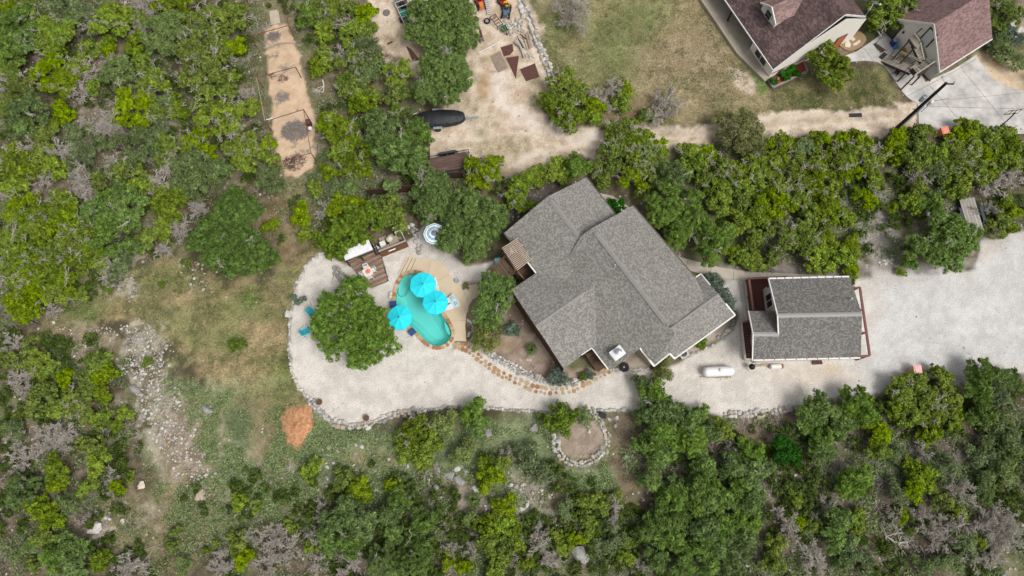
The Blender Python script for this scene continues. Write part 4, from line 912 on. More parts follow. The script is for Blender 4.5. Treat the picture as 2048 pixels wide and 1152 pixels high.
edging('ring of grey stones around the mulched island bed', [(1182, 822), (1196, 835), (1205, 850), (1213, 870), (1215, 890), (1205, 905), (1188, 918), (1165, 929), (1145, 926), (1125, 915), (1114, 898), (1109, 880), (1107, 865)], .25, .5, 2, er, pick=pk2)
edging('short grey stone wall joining the island bed to the big oaks', [(1190, 822), (1230, 820), (1262, 822)], .25, .5, 1, er, pick=pk2)
edging('grey stone wall under the gravel right of the big oaks', [(1450, 830), (1480, 831), (1510, 828), (1560, 822), (1600, 813)], .3, .55, 2, er, pick=pk2)
edging('thick bank of bright white rubble rimming the brown garden bed', [(972, 697), (985, 712), (1003, 722), (1030, 738), (1060, 750), (1090, 763), (1115, 768), (1150, 764)], .18, .38, 3, er, pick=pk1, hgt=.2)
edging('white stones at the lower corner of the garden bed', [(1150, 764), (1165, 756), (1180, 748)], .18, .34, 2, er, pick=pk1)
edging('white rocks right of the narrow end of the pool deck', [(935, 640), (943, 646), (946, 660), (940, 668), (936, 674)], .2, .4, 1, er, pick=lambda r: 0)
edging('curved row of rough stones off the right corner of the grey house', [(1467, 642), (1460, 660), (1445, 674), (1430, 680)], .25, .55, 1, er, pick=pk2)
edging('row of round stones and blooms under the long white gutter', [(1425, 690), (1400, 703), (1383, 708), (1375, 712)], .2, .42, 1, er, pick=pk3)
edging('line of white pebbly stones under the chimney gable', [(1222, 738), (1250, 742), (1285, 741), (1300, 739)], .12, .28, 2, er, pick=pk1)
edging('long dry stone wall between dirt yard and lawn', [(1040, 2), (1052, 22), (1064, 45), (1068, 70), (1076, 88), (1086, 108), (1094, 130), (1103, 152), (1108, 172)], .3, .65, 2, er, pick=pk3, cat='stone wall', name='dry_stone_wall')
edging('cluster of white stones by the path mouth at the parking gravel', [(1760, 527), (1775, 522), (1788, 524)], .18, .4, 2, er, pick=pk1)
edging('grey rocks between the shed deck and the pool oak', [(668, 535), (682, 552), (694, 566), (698, 590)], .3, .6, 2, er, pick=lambda r: 1)
edging('grey rubble border between outdoor kitchen and striped umbrella', [(822, 452), (832, 470), (838, 492), (840, 512)], .25, .55, 2, er, pick=pk2)
def boulder(px, py, w_, label, mat, ar=.75, rot=0, hgt=.45, group=None, name='boulder'):
    p = P(px, py, 0); ww = w_ / 19.5; m = MB(); rr = random.Random(px * 7 + py)
    m.rock((0, 0, ww * hgt * .3), (ww, ww * ar, ww * hgt), rot, 0, .2, rr)
    if w_ > 16: m.rock((ww * .2, -ww * .1, ww * hgt * .42), (ww * .6, ww * ar * .6, ww * hgt * .6), rot + .6, 0, .2, rr)
    o = m.build(name, mat); o.location = (p.x, p.y, 0); return tag(o, label, 'boulder', group)
WB = M('cream_limestone', (.66, .58, .48), (.52, .4, .3), 3, .9, .3)
boulder(283, 970, 17, 'cream kite-shaped flat boulder on the slope at lower left', WB, .7, 1.1, .15)
for x, y, w_, lb, mt, ar in ((272, 780, 26, 'large grey ledge rock left of the rubble strip', STONEG, .55), (415, 820, 30, 'long grey ledge rock right of the rubble strip', STONEG, .45), (400, 990, 26, 'broken pinkish boulder beside the lower rubble', STONET, .6), (192, 1056, 30, 'pale boulder in the grass near bottom left', STONEW, .7), (175, 1088, 13, 'small grey boulder just under the pale bottom left boulder', STONEG, .8), (212, 1036, 9, 'egg-like white stone, left of two above the pale boulder', STONEW, .7), (219, 1038, 9, 'egg-like white stone, right of two above the pale boulder', STONEW, .7), (246, 1042, 11, 'lone white stone right of the pale bottom left boulder', STONEW, .8), (1067, 856, 20, 'grey boulder left of the stone ringed bed', STONEG, .6), (1178, 862, 10, 'small pale stone lying on the mulched island bed', STONEW, .6), (1251, 914, 15, 'grey boulder on bare soil right of the ringed bed', STONEG, .8), (898, 950, 22, 'grey boulder at the left of the rock pile under the lime shrub', STONEG, .7), (918, 962, 26, 'large flat grey boulder in the rock pile under the lime shrub', STONEG, .7), (914, 938, 16, 'pale boulder above the flat one in the rock pile', STONEW, .7), (932, 944, 14, 'grey boulder at the upper right of the rock pile', STONEG, .8), (950, 978, 18, 'whitish boulder at the lower right of the rock pile', STONEW, .6), (872, 975, 14, 'bluish grey boulder left of the rock pile', STONEG, .7), (975, 866, 18, 'grey and white boulder below the gravel near the right lime shrub', STONEG, .7), (1218, 838, 9, 'white stone with a flat top beside the black box', STONEW, .7), (1234, 836, 8, 'round white stone right of the black box', STONEW, 1), (1856, 428, 18, 'pale upright boulder near the planked trailer, left one', STONEW, .8), (1868, 424, 12, 'pale boulder near the planked trailer, right one', STONEW, .7), (1872, 440, 16, 'grey boulder below the two pale ones near the planked trailer', STONEG, .6), (1904, 418, 14, 'grey rock tight against the left side of the planked trailer', STONEG, .7), (2022, 50, 22, 'white boulder, uppermost beside the garage', STONEW, .8), (2036, 62, 26, 'long white boulder right of the uppermost one by the garage', STONEW, .5), (2032, 72, 18, 'white boulder, lowest beside the garage', STONEW, .7), (1800, 1030, 14, 'small grey boulder near the fallen bleached tree', STONEG, .8), (108, 645, 9, 'small pale boulder left of the green grass patch', STONEW, .8), (62, 644, 9, 'pale stone at the end of the fallen grey trunk', STONEW, .6), (470, 132, 9, 'white rock left of the pipe pen, middle of its height', STONEW, .5), (224, 757, 10, 'flat white slab left of the rubble strip', STONEW, .8), (576, 628, 16, 'whitish boulder outside the left rim of the gravel', STONEW, .8), (1160, 1108, 40, 'broad grey boulder near the bottom edge below the bright juniper', STONEG, .7), (1028, 1120, 16, 'grey boulder at the bottom middle left of the bleached tree', STONEG, .7), (755, 878, 8, 'small grey stone on the sage slope under the gravel wall', STONEG, .8), (1265, 810 + 8, 8, 'pale stone at the right end of the short wall', STONEW, .8)):
    boulder(x, y, w_, lb, mt, ar, (x * 13 % 30) / 10)
# stepping stones: two staggered rows from pool deck to porch stair
STEP = [M('step_' + n_, c, tuple(v * .65 for v in c), 5, .9, .3) for n_, c in (('rust', (.38, .2, .1)), ('tan', (.5, .38, .24)), ('ochre', (.46, .29, .14)))]
sx = '55,440 105,430 160,450 200,435 70,487 118,490 160,505 240,478 205,525 252,552 305,520 300,588 345,628 365,570 402,605 400,670 460,658 510,700 455,712 500,748 573,742 558,792 627,777 620,828 690,810 672,862 725,868 775,848 840,878 768,892 915,902 830,932 892,950 985,935 1058,968 968,988 1118,982 1022,1018 1175,992 1100,1045 1225,1000 1165,1050 1215,1070 1310,1018 1280,1068 1370,1008 1358,1062 1438,1008 1450,1062 1498,1002 1528,1055 1568,975 1587,1040 1627,952 1638,1008 1695,925 1708,972 1750,948 1795,935 1790,880 1835,820 1880,808 1860,885 1930,860 1945,770 1980,835 2010,778 2035,800'.split()
cn = ('rust', 'tan', 'ochre'); sr = random.Random(9); n_st = len(sx)
ORD = ['first', 'second', 'third', 'fourth', 'fifth', 'sixth', 'seventh', 'eighth', 'ninth', 'tenth', 'eleventh', 'twelfth', 'thirteenth', 'fourteenth', 'fifteenth', 'sixteenth', 'seventeenth', 'eighteenth', 'nineteenth', 'twentieth'] + ['twenty-' + q for q in ('first', 'second', 'third', 'fourth', 'fifth', 'sixth', 'seventh', 'eighth', 'ninth')] + ['thirtieth'] + ['thirty-' + q for q in ('first', 'second', 'third', 'fourth', 'fifth', 'sixth', 'seventh', 'eighth', 'ninth')]
cc_ = [0, 0, 0]
for i, w_ in enumerate(sx):
    a, b = w_.split(','); x, y = 900 + float(a) / 6.4, 620 + float(b) / 6.4; p = P(x, y, 0); s = sr.uniform(.17, .27); k = sr.randint(4, 6); ci = sr.choice((0, 1, 1, 2, 2)); big = 1.5 if w_ in ('1945,770', '1860,885') else 1
    pts = [(s * big * sr.uniform(.8, 1.2) * math.cos(6.28 * j / k + .3), s * big * sr.uniform(.8, 1.2) * math.sin(6.28 * j / k + .3)) for j in range(k)]
    o = MB().prism(pts, -.05, .05 + .01 * sr.random()).build('stepping_stone', STEP[ci]); o.location = (p.x, p.y, 0); o.rotation_euler.z = sr.uniform(0, 6.28)
    cc_[ci] += 1; tag(o, '%s flagstone in the gravel, %s of its colour counted from the pool deck' % (cn[ci], ORD[cc_[ci] - 1]), 'stepping stone', 'flagstone stepping stones across the gravel')
# ---------------------------------------------------------------- pool side
TQ = M('turquoise_canvas', (.02, .64, .74), (.015, .58, .69), 2, .7)
def canopy(n=8, r=1.25, h=.42, sag=.06):
    m = MB(); rings = [(0, h)] + [(r * t, h * (1 - t) - sag * math.sin(math.pi * t) * .6) for t in (.33, .66, 1)]
    vs = [(0, 0, h)]; 
    for rr_, z in rings[1:]:
        for j in range(n * 2):
            t = math.pi * j / n; q = rr_ * (1 if j % 2 == 0 else .955); vs.append((q * math.cos(t), q * math.sin(t), z - (.0 if j % 2 == 0 else .025)))
    k = n * 2; fs = [(0, 1 + j, 1 + (j + 1) % k) for j in range(k)]
    for r_ in range(2):
        for j in range(k): fs.append((1 + r_ * k + j, 1 + (r_ + 1) * k + j, 1 + (r_ + 1) * k + (j + 1) % k, 1 + r_ * k + (j + 1) % k))
    b = 1 + 2 * k; o = len(vs)
    for j in range(k): v = vs[b + j]; vs.append((v[0] * 1.0, v[1] * 1.0, v[2] - .1))
    for j in range(k): fs.append((b + j, o + j, o + (j + 1) % k, b + (j + 1) % k))
    return m.add(vs, fs)
RIB = M('seam_turquoise', (.05, .68, .76), None, 3, .6)
def umbrella(px, py, r, h, rz, tilt, label, mats=None, cmats=None):
    p = P(px, py, h); u = thing('patio_umbrella', label, 'umbrella', (p.x, p.y, 0), 0, 'turquoise umbrellas by the pool' if cmats is None else None)
    c = canopy(r=r).build('canopy', cmats or TQ, u); c.location.z = h - .35; c.rotation_euler = (tilt[0], tilt[1], rz)
    m = MB()
    for j in range(8):
        t = math.pi * j / 4; m.tube([(0, 0, .435), (r * .33 * math.cos(t), r * .33 * math.sin(t), .2814 - .025 + .015), (r * .66 * math.cos(t), r * .66 * math.sin(t), .1428 - .02), (r * math.cos(t), r * math.sin(t), .01)], .012, 4)
    s_ = m.build('seam', RIB, c)
    MB().tube([(0, 0, 0), (0, 0, h)], .025, 8).build('pole', M('bronze_pole', (.1, .08, .06), None, 4, .4), u)
    MB().lathe([(.07, 0), (.06, .05), (.02, .09)], (0, 0, .41), 10).build('finial', DARK, c)
    MB().lathe([(.28, 0), (.28, .05), (.08, .1), (.04, .3)], (0, 0, .0), 16).build('base', DARK, u); return u
umbrella(845, 568, 1.29, 2.45, .25, (.05, 0), 'turquoise umbrella at the upper end of the pool')
umbrella(870, 603, 1.24, 2.4, .1, (0, .06), 'turquoise umbrella shading the two loungers on the pool deck')
umbrella(798, 634, 1.24, 2.4, .3, (0, -.04), 'turquoise umbrella on the gravel side of the pool beneath oak branches')
sm, n, b = newmat('striped_canvas'); oc = _coord(n); sx_ = n.nodes.new('ShaderNodeVectorMath'); sx_.operation = 'MULTIPLY'; sx_.inputs[1].default_value = (1, 1, 0); n.links.new(oc, sx_.inputs[0])
ln = n.nodes.new('ShaderNodeVectorMath'); ln.operation = 'LENGTH'; n.links.new(sx_.outputs[0], ln.inputs[0])
cr_ = _ramp(n, _math(n, 'DIVIDE', ln.outputs['Value'], 1.15), [(0, (.22, .15, .3)), (.2, (.25, .18, .34)), (.27, (.8, .8, .8)), (.44, (.02, .3, .7)), (.52, (.75, .8, .78)), (.56, (.03, .04, .25)), (.61, (.8, .82, .74)), (.78, (.02, .3, .7)), (.84, (.8, .82, .74)), (.95, (.08, .05, .25))]); 
for nd in n.nodes:
    if nd.type == 'VALTORGB': nd.color_ramp.interpolation = 'CONSTANT'
n.links.new(cr_, b.inputs['Base Color']); b.inputs['Roughness'].default_value = .8; MATS['striped'] = sm
us = umbrella(868, 465, 1.1, 2.3, .0, (.05, .03), 'blue and white ring striped umbrella under the big oak', cmats=sm)
MESH = M('white_sling', (.72, .74, .75), (.6, .62, .64), 5, .6)
def lounger(px, py, rz, label, ext=0):
    p = P(px, py, .35); l = thing('sun_lounger', label, 'sun lounger', (p.x, p.y, .1), rz, 'loungers on the pool deck'); m = MB()
    m.beam((-1.0, 0, .33), (.35, 0, .33), .62, .03); m.build('seat', MESH, l); MB().beam((.35, 0, .34), (.98, 0, .66), .62, .03).build('backrest', MESH, l)
    m = MB(); m.tube([(-1.02, -.33, .33), (.35, -.33, .33)], .022, 6); m.tube([(-1.02, .33, .33), (.35, .33, .33)], .022, 6); m.tube([(-1.02, -.33, .33), (-1.02, .33, .33)], .022, 6); m.tube([(.35, -.33, .34), (1.0, -.33, .68), (1.0, .33, .68), (.35, .33, .34)], .022, 6); m.build('frame', WHITE, l)
    for x in (-.9, .3):
        for y in (-.32, .32): MB().tube([(x, y, .33), (x * 1.05, y, 0)], .02, 6).build('leg', WHITE, l)
    tw = MB().beam((.5, 0, .46), (.88, 0, .655), .44, .03).build('towel', M('blue_towel', (.05, .35, .55), (.6, .75, .8), 9, .9, contrast=.05), l); return l
lounger(893, 605, ang(885, 607, 905, 596), 'white lounger with blue head towel, the upper of two'); lounger(899, 613, ang(885, 617, 915, 608), 'white lounger with blue head towel, the lower of two')
lounger(871, 577, ang(872, 585, 868, 570), 'white lounger almost hidden under the uppermost turquoise umbrella')
NAVY = M('navy_tile', (.015, .035, .13), (.03, .09, .25), 14, .35, contrast=.08)
for x, y, rz, lb in ((786, 608, .1, 'navy tiled side table between gravel and pool, upper one'), (824, 664, .7, 'navy tiled side table on the coping near the lower pool')):
    p = P(x, y, .5); t = thing('side_table', lb, 'side table', (p.x, p.y, 0), rz, 'navy side tables at the pool edge')
    MB().box((0, 0, .5), (.66, .6, .05)).build('table_top', NAVY, t); m = MB()
    for i in range(-2, 3): m.box((i * .12, 0, .528), (.012, .58, .008)); 
    m.build('tile_joint', M('tile_joint', (.1, .2, .4), None, 4), t)
    for i in (-1, 1):
        for j in (-1, 1): MB().tube([(i * .26, j * .24, .48), (i * .3, j * .27, 0)], .018, 6).build('leg', BLACK, t)
for i, (x, y) in enumerate(((782, 588), (781, 594))):
    m = MB().lathe([(.0, 0), (.12, .02), (.18, .12), (.17, .24), (.1, .32), (0, .34)], (0, 0, 0), 14); o = m.build('garden_globe', M('cream_globe', (.7, .64, .52), (.6, .53, .42), 4, .4), smooth=True); p = P(x, y, 0); o.location = (p.x, p.y, 0); tag(o, 'cream ball ornament left of the pool coping, %s one' % ('upper', 'lower')[i], 'ornament', 'cream ball ornaments')
def pot(px, py, r, h, mat, label, name='flower_pot', cat='pot', soil=True, z=0):
    p = P(px, py, h + z); t = thing(name, label, cat, (p.x, p.y, z)); MB().lathe([(r * .7, 0), (r * .95, h * .85), (r * 1.05, h * .85), (r * 1.05, h), (r * .88, h), (r * .85, h * .8)], (0, 0, 0), 18).build('pot', mat, t)
    if soil: MB().lathe([(0, h * .85), (r * .86, h * .82)], (0, 0, 0), 14).build('soil', M('potting_soil', (.1, .075, .055), None, 9), t)
    return t
TERRA = M('terracotta', (.36, .13, .07), (.25, .09, .05), 4, .8)
pot(638, 804, .3, .3, TERRA, 'terracotta bowl at the left corner of the gravel wall'); pot(732, 836, .3, .3, TERRA, 'terracotta bowl against the lower gravel wall')
pot(936, 677, .16, .25, TERRA, 'small terracotta pot at the foot of the pool deck'); pot(914, 561, .22, .35, STEEL, 'round light blue bucket on the gravel by the deck curve', 'bucket', 'bucket', False)
p = P(622, 0); 
# chairs around the fire bowl
TC = M('turquoise_plastic', (.02, .42, .5), (.015, .33, .4), 3, .45)
def adir(px, py, rz, label):
    p = P(px, py, .4); c = thing('garden_chair', label, 'chair', (p.x, p.y, 0), rz, 'turquoise garden chairs under the pool oak')
    m = MB()
    for i in range(5): m.beam((-.28 + i * .12, -.27, .38 - i * .02 + .04), (-.28 + i * .12, .27, .38 - i * .02 + .04), .1, .025)
    m.build('seat', TC, c); m = MB()
    for i in range(-2, 3): m.beam((.0 - .3, i * .11, .36), (-.62 - .0, i * .13, .98 - abs(i) * .04), .105, .025)
    m.build('backrest', TC, c)
    for s_ in (-1, 1):
        MB().beam((-.45, s_ * .36, .6), (.3, s_ * .36, .58), .12, .03).build('armrest', M('pale_turquoise_plastic', (.25, .6, .62), (.15, .5, .54), 3, .45), c)
        MB().beam((.24, s_ * .33, 0), (.24, s_ * .33, .57), .08, .05).build('leg', TC, c); MB().beam((-.55, s_ * .3, 0), (-.2, s_ * .3, .38), .08, .05).build('leg', TC, c)
adir(625, 627, 4.6 + .9, 'turquoise slatted chair at the edge of the oak canopy, upper left'); adir(614, 662, .5, 'turquoise slatted chair standing clear of the oak on white gravel'); adir(651, 632, 3.9, 'turquoise chair hidden under the oak, upper one'); adir(648, 661, 2.2, 'turquoise chair hidden under the oak, lower one')
p = P(632, 649, .3); fb = thing('fire_bowl', 'rust brown fire bowl half hidden under the pool oak', 'fire bowl', (p.x, p.y, 0)); MB().lathe([(.15, .05), (.4, .25), (.5, .35), (.46, .35), (.36, .27), (0, .12)], (0, 0, 0), 20).build('bowl', RUST, fb)
for i in range(3): MB().beam((.3 * math.cos(i * 2.1), .3 * math.sin(i * 2.1), 0), (.25 * math.cos(i * 2.1), .25 * math.sin(i * 2.1), .2), .04).build('leg', RUST, fb)
# wooden deck, dining set
wd = thing('wooden_deck', 'weathered brown board deck under the white dining set', 'deck', P(735, 535)); pxs = [(693, 527), (757, 498), (765, 522), (775, 560), (770, 564), (752, 572), (735, 566), (712, 550)]
a0 = ang(700, 540, 765, 512); m = MB()
pp = [P(x, y, .25) for x, y in ((694, 524), (758, 492), (777, 561), (742, 576))]
u0 = (pp[1] - pp[0]); v0 = (pp[3] - pp[0]); v1 = pp[2] - pp[1]; nb = 22; sr = random.Random(8)
for i in range(nb):
    t0, t1 = (i + .03) / nb, (i + .95) / nb; A0, A1 = pp[0] + v0 * t0, pp[0] + v0 * t1; B0, B1 = pp[1] + v1 * t0, pp[1] + v1 * t1; e_ = (B0 - A0).normalized() * sr.uniform(-.15, .12)
    m.add([A0, A1, B1 + e_, B0 + e_] + [q - Vector((0, 0, .05)) for q in (A0, A1, B1 + e_, B0 + e_)], [(0, 1, 2, 3), (4, 7, 6, 5), (0, 4, 5, 1), (1, 5, 6, 2), (2, 6, 7, 3), (3, 7, 4, 0)], i % 3)
m.build('deck_boards', [planks('db1', (.24, .16, .115), (.28, .19, .14), 5, 9, wear=(.5, .45, .4), contrast=1.3), planks('db2', (.19, .125, .088), (.2, .13, .09), 5, 9, contrast=1.3), planks('db3', (.28, .2, .15), (.31, .22, .165), 5, 9, wear=(.5, .45, .4), contrast=1.3)], wd, True, flat=a0)
m = MB()
for t in (.05, .5, .95): m.beam(pp[0] + v0 * .02 + u0 * t - Vector((0, 0, .1)), pp[3] + (pp[2] - pp[3]) * t - Vector((0, 0, .1)), .08, .12)
m.slab([q - Vector((0, 0, .07)) for q in pp], .1); m.build('joist_and_dark_base', DARKW, wd, True)  # besides the joists, a dark slab added to paint shade into the board gaps
p = P(735, 544, 1.0); dt = thing('dining_table', 'square white dining table on the wooden deck', 'table', (p.x, p.y, .25), ang(726, 549, 742, 541)); MB().box((0, 0, .71), (.85, .85, .04)).build('table_top', WHITE, dt)
for i in (-1, 1):
    for j in (-1, 1): MB().beam((i * .36, j * .36, .7), (i * .38, j * .38, 0), .05).build('leg', WHITE, dt)
p2 = P(736, 542.5, 1.0); o = MB().lathe([(0, .0), (.2, .01), (.27, .04), (.26, .05), (.1, .03), (0, .03)], (0, 0, 0), 20).build('serving_plate', M('orange_pink_glaze', (.75, .32, .1), (.7, .12, .16), 6, .4)); o.location = (p2.x, p2.y, .985); tag(o, 'orange and pink plate in the middle of the white table', 'plate')
o = MB().lathe([(.05, 0), (.06, .08), (.0, .09)], (0, 0, 0), 12).build('candle', M('red_wax', (.6, .03, .08), None, 4)); o.location = (p2.x, p2.y, 1.02); tag(o, 'dark red candle standing on the orange plate', 'candle')
def wchair(px, py, rz, label):
    p = P(px, py, .7); c = thing('patio_chair', label, 'chair', (p.x, p.y, .25), rz, 'white plastic chairs round the deck table'); MB().box((0, 0, .42), (.44, .46, .03)).build('seat', WHITE, c)
    m = MB()
    for i in range(-2, 3): m.beam((-.2, i * .09, .43), (-.3, i * .095, .86), .04, .02)
    m.tube([(-.22, -.25, .55), (-.31, -.22, .86), (-.33, 0, .9), (-.31, .22, .86), (-.22, .25, .55)], .025, 6); m.build('backrest', WHITE, c)
    for s_ in (-1, 1):
        MB().tube([(-.26, s_ * .26, .64), (.2, s_ * .26, .64)], .024, 6).build('armrest', WHITE, c); MB().beam((.2, s_ * .23, .64), (.24, s_ * .26, 0), .045).build('leg', WHITE, c); MB().beam((-.2, s_ * .23, .44), (-.32, s_ * .26, 0), .045).build('leg', WHITE, c)
tr_ = ang(726, 549, 742, 541)
wchair(733, 535.5, tr_ - 1.57, 'white plastic chair at the upper side of the deck table'); wchair(746, 540, tr_ + 3.14, 'white plastic chair at the right side of the deck table'); wchair(726, 548, tr_, 'white plastic chair at the left side of the deck table'); wchair(739.5, 553, tr_ + 1.57, 'white plastic chair at the lower side of the deck table')
# shed with the white roof and outdoor kitchen
sh = thing('lean_to_shed', 'open fronted shed with white corrugated roof above the deck', 'shed', P(718, 500)); m = MB(); zA, zB = 2.1, 2.35
A_, B2, C2, D2 = P(691, 521, zA), P(746, 499, zA), P(737, 479, zB), P(683, 502, zB); n_ = 26
for i in range(n_):
    t0, t1 = i / n_, (i + 1) / n_; zt = .035 if i % 2 else 0; a1_, b1_ = A_ + (B2 - A_) * t0, A_ + (B2 - A_) * t1; c1_, d1_ = D2 + (C2 - D2) * t1, D2 + (C2 - D2) * t0; m.slab([up(a1_, zt), up(b1_, zt), up(c1_, zt), up(d1_, zt)], .03)
m.build('roof', M('white_corrugated_metal', (.74, .75, .76), (.52, .53, .54), 2, .5), sh, True)
m = MB(); m.beam(up(A_, -.12), up(B2, -.12), .06, .14); m.build('fascia', M('pink_brown_trim', (.3, .18, .14), (.1, .12, .1), 2, .7, contrast=.1), sh, True)
for q in (A_, B2, C2, D2, (A_ + B2) / 2): MB().box((q.x, q.y + .05, q.z / 2 - .1), (.1, .1, q.z - .2)).build('post', DARKW, sh, True)
m = MB(); m.beam(Vector((D2.x, D2.y, 1.1)) , Vector((C2.x, C2.y, 1.1)), .04, 2.0); m.build('back_wall', DARKW, sh, True)
m = MB(); q0, q1 = P(712, 512, .8), P(744, 500, .8); m.beam(q0, q1, .5, .06); m.build('counter', M('dark_counter', (.06, .06, .06), None, 4, .5), sh, True)
ok = thing('outdoor_kitchen', 'brown walled grilling nook crowded with stone counters', 'outdoor kitchen', P(790, 480))
m = MB(); m.beam(P(757, 503, 1.8) - Vector((0, 0, .9)), P(812, 481, 1.8) - Vector((0, 0, .9)), .05, 1.8); m.build('board_front', planks('kitchen_boards', (.17, .08, .04), (.22, .11, .06), .16, 3), ok, True); m = MB(); m.beam(P(757, 503, 1.82), P(812, 481, 1.82), .12, .05); m.beam(P(811, 481, 1.82), P(801, 461, 1.82), .08, .06); m.beam(P(801, 461, 1.82), P(790, 464, 1.82), .08, .05); m.build('cap_rail', M('bleached_rail', (.45, .42, .38), (.3, .27, .24), 5, .8), ok, True)
m = MB(); m.beam(P(744, 480, 1.5), P(757, 503, 1.2), .05, .08); m.beam(P(752, 492, .5), P(758, 506, .5), .08, 1.0); m.build('side_rail', DARKW, ok, True)
STC = M('stone_counter', (.42, .36, .28), (.3, .25, .19), 5, .8, .2)
m = MB(); kang = ang(757, 503, 812, 481)
for x, y, sx2, sy2, hh in ((771, 496, .9, .55, .85), (789, 486, 1.0, .6, .85), (792, 475, 1.0, .5, .6), (766, 478, .8, .5, .3), (782, 472, .5, .4, .3)):
    p = P(x, y, hh); m.box((p.x, p.y, hh / 2), (sx2, sy2, hh), kang)
m.build('stone_counter', STC, ok, True)
p = P(765, 487, 1.05); g = thing('box_grill', 'square white lidded grill in the brown walled nook', 'grill', (p.x, p.y, 0), kang); MB().box((0, 0, .9), (.6, .55, .28), 0, 0, .92).build('lid', WHITE, g); MB().box((0, 0, .42), (.56, .5, .7)).build('body', STEEL, g); MB().box((0, -.38, .8), (.55, .2, .05)).build('front_shelf', BLACK, g)
p = P(778, 476, 1.0); g = thing('kamado_grill', 'round cream ceramic grill between the stone counters', 'grill', (p.x, p.y, 0)); MB().lathe([(.2, .35), (.33, .5), (.36, .75), (.34, .9), (.24, 1.05), (.08, 1.12), (.08, 1.18), (0, 1.2)], (0, 0, 0), 20).build('shell', M('cream_ceramic', (.68, .63, .53), (.6, .55, .46), 3, .35), g, smooth=True)
for i in range(3): MB().beam((.22 * math.cos(i * 2.1), .22 * math.sin(i * 2.1), .4), (.3 * math.cos(i * 2.1), .3 * math.sin(i * 2.1), 0), .04).build('leg', BLACK, g)
p = P(756, 498, .7); g = thing('metal_tub', 'galvanised tub standing at the corner of the shed and nook', 'tub', (p.x, p.y, 0)); MB().lathe([(.22, 0), (.27, .65), (.29, .66), (.25, .65), (.23, .5), (0, .5)], (0, 0, 0), 20).build('tub', STEEL, g); MB().beam((-.35, .35, .62), (.05, .05, .68), .3, .04).build('lid', WHITE, g)
p = P(791, 464, 1.0); g = thing('patio_heater', 'small white cylinder with pipes in the nook corner', 'heater', (p.x, p.y, 0)); MB().lathe([(.12, 0), (.14, .9), (.1, 1.0), (0, 1.02)], (0, 0, 0), 14).build('body', WHITE, g); MB().tube([(.1, 0, .9), (.4, .1, .9), (.4, .1, .3)], .03, 6).build('pipe', STEEL, g)
p = P(784, 500, 1.86); o = MB().beam((-.35, 0, 0), (.35, 0, 0), .1, .05).build('float_board', WHITE); o.location = (p.x, p.y, 1.86); o.rotation_euler.z = kang; tag(o, 'white board laid on the cap rail of the nook', 'board')
sr = random.Random(4); 
for i, (x, y) in enumerate(((786, 480), (790, 478), (795, 486), (797, 480), (781, 489))):
    p = P(x, y, .95); o = MB().lathe([(.05, 0), (.07, .1), (.05, .16), (0, .17)], (0, 0, 0), 10).build('kitchen_jar', (STEEL, WHITE, BLACK, TERRA, WHITE)[i]); o.location = (p.x, p.y, .85 if y > 482 else .6); tag(o, '%s jar on the stone counter of the nook' % ('steel', 'white upper', 'black', 'terracotta', 'white lower')[i], 'jar', 'jars on the stone counters')
o = MB().tube([(-1.0, 0, .05), (1.0, 0, .35)], .035, 7).build('fallen_pole', M('tan_pole', (.5, .38, .27), None, 4)); p = P(671, 549, .1); o.location = p; o.rotation_euler.z = ang(666, 562, 678, 538); tag(o, 'pale wooden pole lying against grey rocks left of the deck', 'pole')
p = P(996, 522, .9); g = thing('recycling_bin', 'pale blue wheeled bin beside the garden stair', 'bin', (p.x, p.y, 0), .2); MB().box((0, 0, .45), (.45, .5, .9), 0, 0, 1.15).build('body', M('pale_blue_plastic', (.14, .3, .38), (.1, .22, .3), 3, .5), g); MB().box((0, 0, .93), (.58, .62, .06)).build('lid', M('pale_blue_lid', (.22, .42, .5), None, 3, .5), g); MB().beam((-.24, .3, .88), (.24, .3, .88), .05).build('handle', DARK, g)
for i in (-1, 1): MB().lathe([(.1, -.03), (.1, .03)], (i * .24, .28, .1), 12, axis='x').build('wheel', BLACK, g)
# ---------------------------------------------------------------- south of the house
TW = M('white_tank_paint', (.8, .8, .8), (.7, .71, .72), 1.2, .35)
p = P(1438, 742, .9); g = thing('propane_tank', 'long white propane tank lying on the gravel', 'propane tank', (p.x, p.y, 0), ang(1408, 744, 1468, 741)); prof = [(0, -1.5), (.22, -1.46), (.38, -1.35), (.46, -1.2), (.48, -1.05), (.48, 1.05), (.46, 1.2), (.38, 1.35), (.22, 1.46), (0, 1.5)]
MB().lathe(prof, (0, 0, .72), 24, axis='x').build('tank', TW, g, smooth=True); MB().lathe([(.17, 0), (.17, .16), (.12, .2), (0, .21)], (.1, 0, 1.16), 16).build('valve_dome', WHITE, g)
for x in (-.95, .95): MB().box((x, 0, .14), (.2, .8, .28)).build('saddle', CONC, g)
edging('low line of tan stones under the white propane tank', [(1402, 753), (1430, 755), (1462, 754)], .15, .25, 1, er, pick=lambda r: 2)
p = P(1367, 707, .7); g = thing('air_conditioner', 'beige air conditioner unit with round fan at the house corner', 'air conditioner', (p.x, p.y, 0), ang(1358, 713, 1375, 702)); MB().box((0, 0, .38), (.85, .8, .72)).build('cabinet', M('beige_metal', (.52, .54, .54), (.44, .46, .47), 3, .5), g); m = MB(); m.lathe([(.1, 0), (.33, 0), (.33, .02), (.1, .02)], (0, 0, .745), 20); m.build('fan_opening', BLACK, g); m = MB()
for i in range(6): m.beam((-.3 + i * .12, -.3, .775), (-.3 + i * .12, .3, .775), .012)
m.build('fan_guard', STEEL, g)
p = P(1249, 733, .8); g = thing('fire_ring', 'round black fire bowl with rings in front of the chimney gable', 'fire bowl', (p.x, p.y, 0)); m = MB(); 
